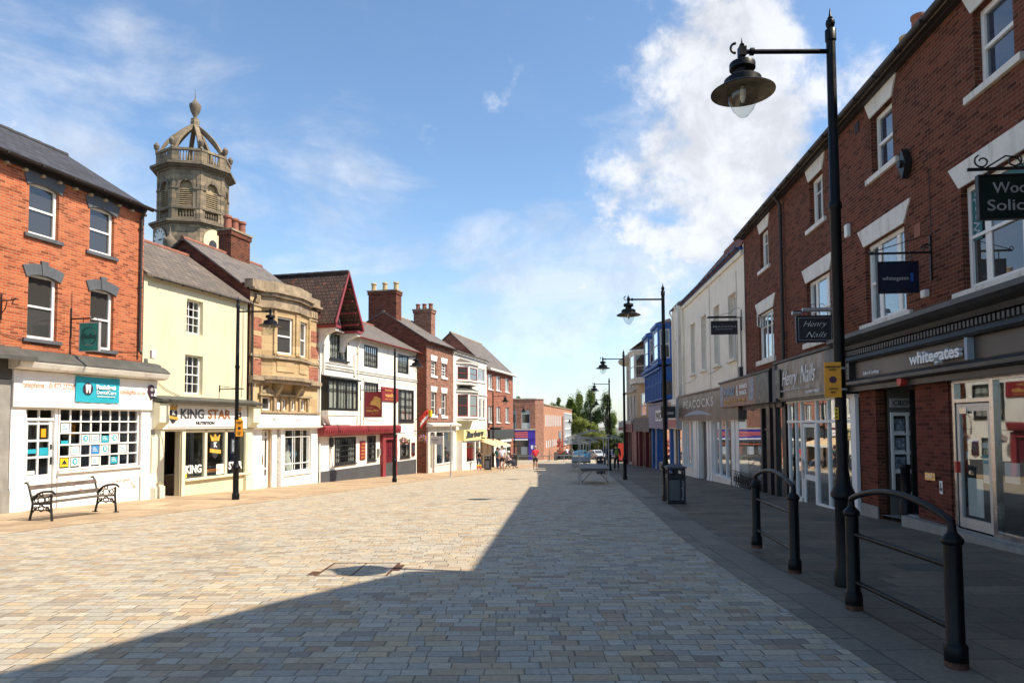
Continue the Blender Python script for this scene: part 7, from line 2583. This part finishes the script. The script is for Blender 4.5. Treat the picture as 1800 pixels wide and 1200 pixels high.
person('man walking in a bright red T-shirt and dark shorts', (1.62, 49.0, gz(49)), .15, walk(.12), 'tee_red', 'shorts_dark', 'hair_grey', long_legs=False).scale = (.96, .96, .96)
person('man striding in a white T-shirt and short black shorts', (-.72, 48.6, gz(48.6)), .1, walk(.24, .18), 'tee_white', 'shorts_brown', 'hair_brown', long_legs=False).scale = (.97, .97, .97)
person('person in a teal top partly hidden behind the man in the white T-shirt', (-1.1, 51.6, gz(51.6)), 2.6, walk(.1), 'teal_tee', 'jeans', 'hair_dark').scale = (.92, .92, .92)
Jw = walk(.03)
Jw.update(elL=(.24, -.10, 1.15), wrL=(.08, -.26, 1.36), elR=(-.24, -.10, 1.15), wrR=(-.06, -.27, 1.38))
w = person('blond woman in a black top and bright patterned trousers holding a phone by the barber', (-2.42, 50.3, gz(50.3)), .25, Jw, 'black_top', 'jeans', 'hair_blond', hairlen=1)
w.scale = (.9, .9, .9)
for s in (-1, 1):
    for z, c in ((.10, 'petal_pink'), (.20, 'petal_orange'), (.31, 'lemon')):
        m = MB(); m.lathe([(.10, z), (.096, z + .10)], s * .10, -.02 if s < 0 else -.04, 12); m.build('trouser_band', c, w)
m = MB(); m.box(-.03, .04, -.33, -.32, 1.40, 1.53); m.build('phone', 'paper', w)
Js = dict(pel=(0, .05, .50), waist=(0, .08, .65), chest=(0, .09, .86), neck=(0, .04, 1.05), head0=(0, .0, 1.11), head1=(0, -.03, 1.18), head2=(0, -.03, 1.25),
          shL=(.18, .06, .96), elL=(.22, -.05, .73), wrL=(.14, -.28, .62), shR=(-.18, .06, .96), elR=(-.22, -.05, .73), wrR=(-.12, -.28, .62),
          hpL=(.09, -.02, .49), knL=(.11, -.42, .50), anL=(.11, -.62, .12), ftL=(.12, -.75, .06), hpR=(-.09, -.02, .49), knR=(-.11, -.42, .51), anR=(-.10, -.52, .12), ftR=(-.11, -.66, .06))
person('older man sitting on the far bench in a pink shirt, dark trousers and pale cap', (-.32, 53.05, gz(53)), radians(100), Js, 'shirt_pale', 'jeans', 'hair_grey', sleeves=1, hat='tee_white')
p_ = person('person in dark clothes carrying a green bag on the shaded right pavement', (7.0, 46.8, gz(46.8) + .014), pi + .1, walk(.1), 'jacket_dark', 'shorts_dark', 'hair_dark', sleeves=1)
m = MB(); m.ball((.03, .2, 1.18), .17, .9, .55, 1.4); m.build('bag', 'green_bag', p_, smooth=True)
person('person in a navy jacket walking behind the one with the green bag', (6.72, 49.5, gz(49.5) + .014), pi, walk(.14), 'jacket_navy', 'shorts_dark', 'hair_grey', sleeves=1)
person('distant person in a white top near the parked cars', (7.6, 97.0, gz(97)), .6, walk(.1), 'tee_white', 'jeans', 'hair_dark')
person('distant person in a dark green top near the parked cars', (8.3, 97.6, gz(97.6)), -.4, walk(.14), 'moss', 'shorts_dark', 'hair_brown')


# ============================================================ parked cars
def carpaint(name, c):
    m, gg, out = newmat(name)
    p = gg.node('ShaderNodeBsdfPrincipled')
    setp(gg, p, c, .3, .2, coat=1.0)
    gg.l.new(p.outputs[0], out.inputs[0])
    return m


carpaint('car_blue', (.05, .28, .48)); carpaint('car_pale', (.55, .55, .50)); carpaint('car_dark', (.03, .035, .06)); carpaint('car_silver', (.42, .45, .48)); carpaint('car_redc', (.35, .03, .03))


def car(label, loc, rot, c):
    T = thing('parked_car', label, 'car', loc, rot, 'cars parked at the foot of the street')
    m = MB()
    prof = [(-2.0, .30), (-2.05, .55), (-1.98, .85), (-1.6, .92), (-.95, 1.0), (-.45, 1.38), (.0, 1.46), (.75, 1.45), (1.35, 1.28), (1.85, 1.0), (2.0, .9), (2.05, .5), (2.0, .30)]
    xs = (-.84, -.80, -.62, .62, .80, .84)
    n = len(prof)
    vs = []
    for k_, x in enumerate(xs):
        for (y, z) in prof:
            t = abs(x)
            zz = z
            yy = y
            sc = 1.0
            if z > .95:
                xx = x * .80
            else:
                xx = x
            if k_ in (0, 5):
                zz = z if z < .95 else .95 + (z - .95) * .82
                yy = y * .97
            vs.append((xx, yy, zz))
    fs = []
    for k_ in range(5):
        for i in range(n - 1):
            fs.append((k_ * n + i, k_ * n + i + 1, (k_ + 1) * n + i + 1, (k_ + 1) * n + i))
        fs.append((k_ * n, k_ * n + n - 1, (k_ + 1) * n + n - 1, (k_ + 1) * n))
    fs += [tuple(range(n)), tuple(range(5 * n, 6 * n))]
    m.add(vs, fs)
    b = m.build('body', c, T, smooth=True)
    m = MB()
    m.add([(-.56, -.98, 1.03), (.56, -.98, 1.03), (.50, -.50, 1.37), (-.50, -.50, 1.37)], [(0, 1, 2, 3)])
    m.add([(-.54, 1.80, 1.06), (.54, 1.80, 1.06), (.50, 1.40, 1.29), (-.50, 1.40, 1.29)], [(0, 1, 2, 3)])
    m.build('windscreen', 'glass_dark', T)
    for s in (-1, 1):
        m = MB(); m.add([(s * .70, -.85, 1.02), (s * .70, 1.35, 1.02), (s * .67, 1.15, 1.27), (s * .67, -.42, 1.33)], [(0, 1, 2, 3)]); m.build('side_window', 'glass_dark', T)
        for y in (-1.25, 1.25):
            m = MB(); m.xf = Matrix.Translation((s * .76, y, .31)) @ Matrix.Rotation(pi / 2, 4, 'Y')
            m.lathe([(.30, -.10), (.31, -.08), (.31, .08), (.30, .10)], 0, 0, 18); w_ = m.build('wheel', 'tyre', T)
            m = MB(); m.xf = Matrix.Translation((s * .87, y, .31)) @ Matrix.Rotation(pi / 2, 4, 'Y'); m.lathe([(.19, -.006), (.19, .006)], 0, 0, 14); m.build('rim', 'aluminium', w_)
        m = MB(); m.box(*sorted((s * .50, s * .78)), -2.06, -2.0, .62, .76); m.build('headlight', 'paper', T)
        m = MB(); m.box(*sorted((s * .58, s * .8)), 2.01, 2.06, .7, .85); m.build('tail_light', 'rail_red', T)
    m = MB(); m.box(-.3, .3, -2.07, -2.04, .38, .48); m.build('number_plate', 'paper', T)
    return T


c0 = car('pale blue hatchback parked at the foot of the street', (10.6, 104, gz(104)), radians(75), 'car_blue')


def car2(label, loc, rot, c):
    d = dup(c0, loc, rot, label)
    for ch in d.children:
        if ch.name.startswith('body'):
            ch.data = ch.data.copy(); ch.data.materials.clear(); ch.data.materials.append(MM(c))


car2('dark blue parked car, leftmost of the row', (9.0, 107, gz(107)), radians(80), 'car_dark')
car2('silver parked car behind the pale blue hatchback', (12.0, 112, gz(112)), radians(85), 'car_silver')
car2('cream parked car seen through the left of the market stalls', (12.4, 103, gz(103)), radians(20), 'car_pale')
car2('dark parked car with a red car beside it, behind the stalls', (15.0, 104, gz(104)), radians(10), 'car_dark')
car2('red parked car furthest right behind the stalls', (17.5, 106, gz(106)), radians(10), 'car_redc')

T = thing('flower_tower', 'tiered planter of red flowers against the tan brick wall', 'planter', (6.6, 96.5, gz(96.5)))
m = MB(); m.tube([(0, 0, 0), (0, 0, 2.9)], .05, 8); m.lathe([(.75, 0), (.7, .6), (.72, .65)], 0, 0, 8); m.build('stand', 'iron', T)
for z in (1.2, 1.9, 2.5):
    for c, r in (('scarlet', .45), ('leaf_dark', .42)):
        m = MB(); rnd = random.Random(int(z * 10) + len(c))
        for i in range(90):
            v = Vector((rnd.gauss(0, 1), rnd.gauss(0, 1), rnd.gauss(0, .6))).normalized() * r * rnd.uniform(.7, 1)
            e1 = Vector((rnd.uniform(-1, 1), rnd.uniform(-1, 1), rnd.uniform(-1, 1))).normalized() * .07
            e2 = e1.orthogonal().normalized() * .06
            p = v + Vector((0, 0, z)); m.add([p - e1, p - e2, p + e1, p + e2], [(0, 1, 2, 3)])
        m.build('flowers' if c == 'scarlet' else 'foliage', c, T)
T = thing('shrub_bed', 'dark green clipped shrubs in a low bed beside the parked cars', 'shrub', (7.6, 98.5, gz(98.5)))
m = MB(); rnd = random.Random(3)
for i in range(900):
    v = Vector((rnd.gauss(0, 1), rnd.gauss(0, 1), abs(rnd.gauss(0, 1)))).normalized() * rnd.uniform(.6, 1.0)
    p = Vector((v.x * 1.1, v.y * .8, v.z * .9 + .1)); e1 = Vector((rnd.uniform(-1, 1), rnd.uniform(-1, 1), rnd.uniform(-1, 1))).normalized() * .07; e2 = e1.orthogonal().normalized() * .05
    m.add([p - e1, p - e2, p + e1, p + e2], [(0, 1, 2, 3)])
m.build('foliage', 'leaf_dark', T)


# ============================================================ trees
def tree(label, loc, H, shape, leaf='leaf_mid', seed=1, n=9000, group='trees beyond the street', name='tree', ls=.22):
    rnd = random.Random(seed)
    T = thing(name, label, 'tree', loc, rnd.uniform(0, 6), group)
    tr = MB(); cr = MB()
    tr.tube([(0, 0, -.5), (.1, .05, H * .3), (0, .1, H * .6), (.05, 0, H * .9)], [H * .028, H * .02, H * .012, .03], 8)
    clumps = []
    if shape == 'poplar':
        for i in range(58):
            t = rnd.uniform(.08, 1)
            R = H * .105 * (sin(pi * min(1, t * .92 + .1)) ** .6) + .15
            a = rnd.uniform(0, 2 * pi); r = R * rnd.uniform(.2, 1)
            clumps.append((Vector((r * cos(a), r * sin(a), t * H)), H * .035 * rnd.uniform(.7, 1.4), 2.4))
    else:
        for i in range(60):
            a = rnd.uniform(0, 2 * pi); e = rnd.uniform(-.5, 1.2); r = H * .36 * rnd.uniform(.45, 1.0)
            clumps.append((Vector((r * cos(a) * cos(e) * 1.0, r * sin(a) * cos(e), H * .58 + r * sin(e) * 1.05)), H * .075 * rnd.uniform(.7, 1.4), .85))
    for c, r, st in clumps[::3]:
        tr.tube([(0, .05, max(.3, c.z - H * .16)), tuple(c)], [H * .008, .02], 5)
    tr.build('trunk', 'bark', T)
    per = n // len(clumps)
    for c, r, st in clumps:
        for i in range(per):
            v = Vector((rnd.gauss(0, 1), rnd.gauss(0, 1), rnd.gauss(0, 1))).normalized() * r * rnd.uniform(.35, 1.1)
            v.z *= st
            p = c + v
            e1 = Vector((rnd.uniform(-1, 1), rnd.uniform(-1, 1), rnd.uniform(-1, 1))).normalized() * ls * rnd.uniform(.6, 1.2)
            e2 = e1.orthogonal().normalized() * ls * .6
            cr.add([p - e1, p - e2, p + e1, p + e2], [(0, 1, 2, 3)])
    cr.build('crown', leaf, T)
    return T


paint('bark', (.09, .07, .05), .9, .3, 5)
GT = 'trees beyond the street'
pop = tree('tallest poplar, just left of the gap of sky', (15.9, 140, gz(140)), 13.6, 'poplar', 'leaf_mid', 4, 15000, name='poplar_tree', ls=.13)
pop.scale = (1.22, 1.22, 1.0)
dup(pop, (18.9, 139, gz(139)), 1.0, 'poplar standing alone right of the gap of sky, behind the lamp posts', GT, scale=(1.28, 1.28, .95))
dup(pop, (13.8, 143, gz(143)), 2.0, 'slim poplar left of the tallest one', GT, scale=(1.05, 1.05, .98))
dup(pop, (12.0, 142, gz(142)), 4.0, 'shorter poplar nearest the tan brick wall', GT, scale=(1.35, 1.35, .90))
br = tree('light green broad tree beside the tan brick corner', (12.4, 128, gz(128)), 9.2, 'broad', 'leaf_light', 9, 14000, ls=.13)
dup(br, (15.3, 124, gz(124)), 2.0, 'lower light green tree under the tallest poplar', GT, scale=(.72, .72, .66))
dup(br, (18.0, 132, gz(132)), 3.5, 'low green tree under the poplar that stands alone', GT, scale=(.62, .62, .60))
bt = tree('dark green low tree between the far lamp posts', (20.6, 130, gz(130)), 5.4, 'broad', 'leaf_dark', 12, 9000, ls=.12)
dup(bt, (23.4, 150, gz(150)), 1.2, 'dark rounded tree past the furthest lamp post', GT, scale=(1.1, 1.1, 1.1))
dup(bt, (25.6, 152, gz(152)), 1.9, 'small dark tree beside the red advert board', GT, scale=(1.1, 1.1, 1.0))
dup(br, (11.3, 165, gz(165)), 4.6, 'tree whose top shows above the tan brick roof', GT, scale=(1.0, 1.0, 1.72))
dup(bt, (.3, 120, gz(120)), 2.2, 'small tree top showing above the betting shop roof', GT, scale=(1.0, 1.0, 2.05))
m = MB(); rnd = random.Random(5)
for i in range(5200):
    x = rnd.uniform(8, 75); y = 185 + rnd.uniform(-8, 8)
    hgt = 5.0 + 2.0 * noise.noise(Vector((x * .12, 0, 0)))
    p = Vector((x, y, gz(y) + abs(rnd.gauss(0, .5)) * hgt))
    e1 = Vector((rnd.uniform(-1, 1), rnd.uniform(-1, 1), rnd.uniform(-1, 1))).normalized() * .5; e2 = e1.orthogonal().normalized() * .35
    m.add([p - e1, p - e2, p + e1, p + e2], [(0, 1, 2, 3)])
wd = m.build('far_wood', 'leaf_dark'); tag(wd, 'far hedge and woodland mass along the valley behind the street', 'woodland'); wd['kind'] = 'stuff'
T = thing('distant_house', 'tiny red roofed house half hidden among the trees at the end of the street', 'house', (19.9, 150, gz(150)), .3)
T.scale = (.55, .55, .85)
m = MB(); m.box(-4, 4, -3, 3, 0, 4.5); m.build('wall', 'brick_mid', T)
m = MB(); m.prism([(-3.3, 4.5), (3.3, 4.5), (0, 6.6)], -4.2, 4.2, 'x'); m.build('roof', 'tile_red', T)
m = MB(); m.box(-2.5, -1.3, -3.05, -3.0, 2.6, 3.8); m.box(1.3, 2.5, -3.05, -3.0, 2.6, 3.8); m.build('window', 'glass_dark', T)
# hills on the horizon
m = MB(); vs = []
for i in range(61):
    x = -3000 + i * 100
    vs += [(x, 2600, -60), (x, 2600 + 200 * sin(i), -22 + 9 * sin(i * .33) + 5 * sin(i * .9)), (x, 3100, -60)]
m.add(vs, [(i * 3, i * 3 + 3, i * 3 + 4, i * 3 + 1) for i in range(60)] + [(i * 3 + 1, i * 3 + 4, i * 3 + 5, i * 3 + 2) for i in range(60)])
struct(m.build('hills', 'hill', smooth=True))
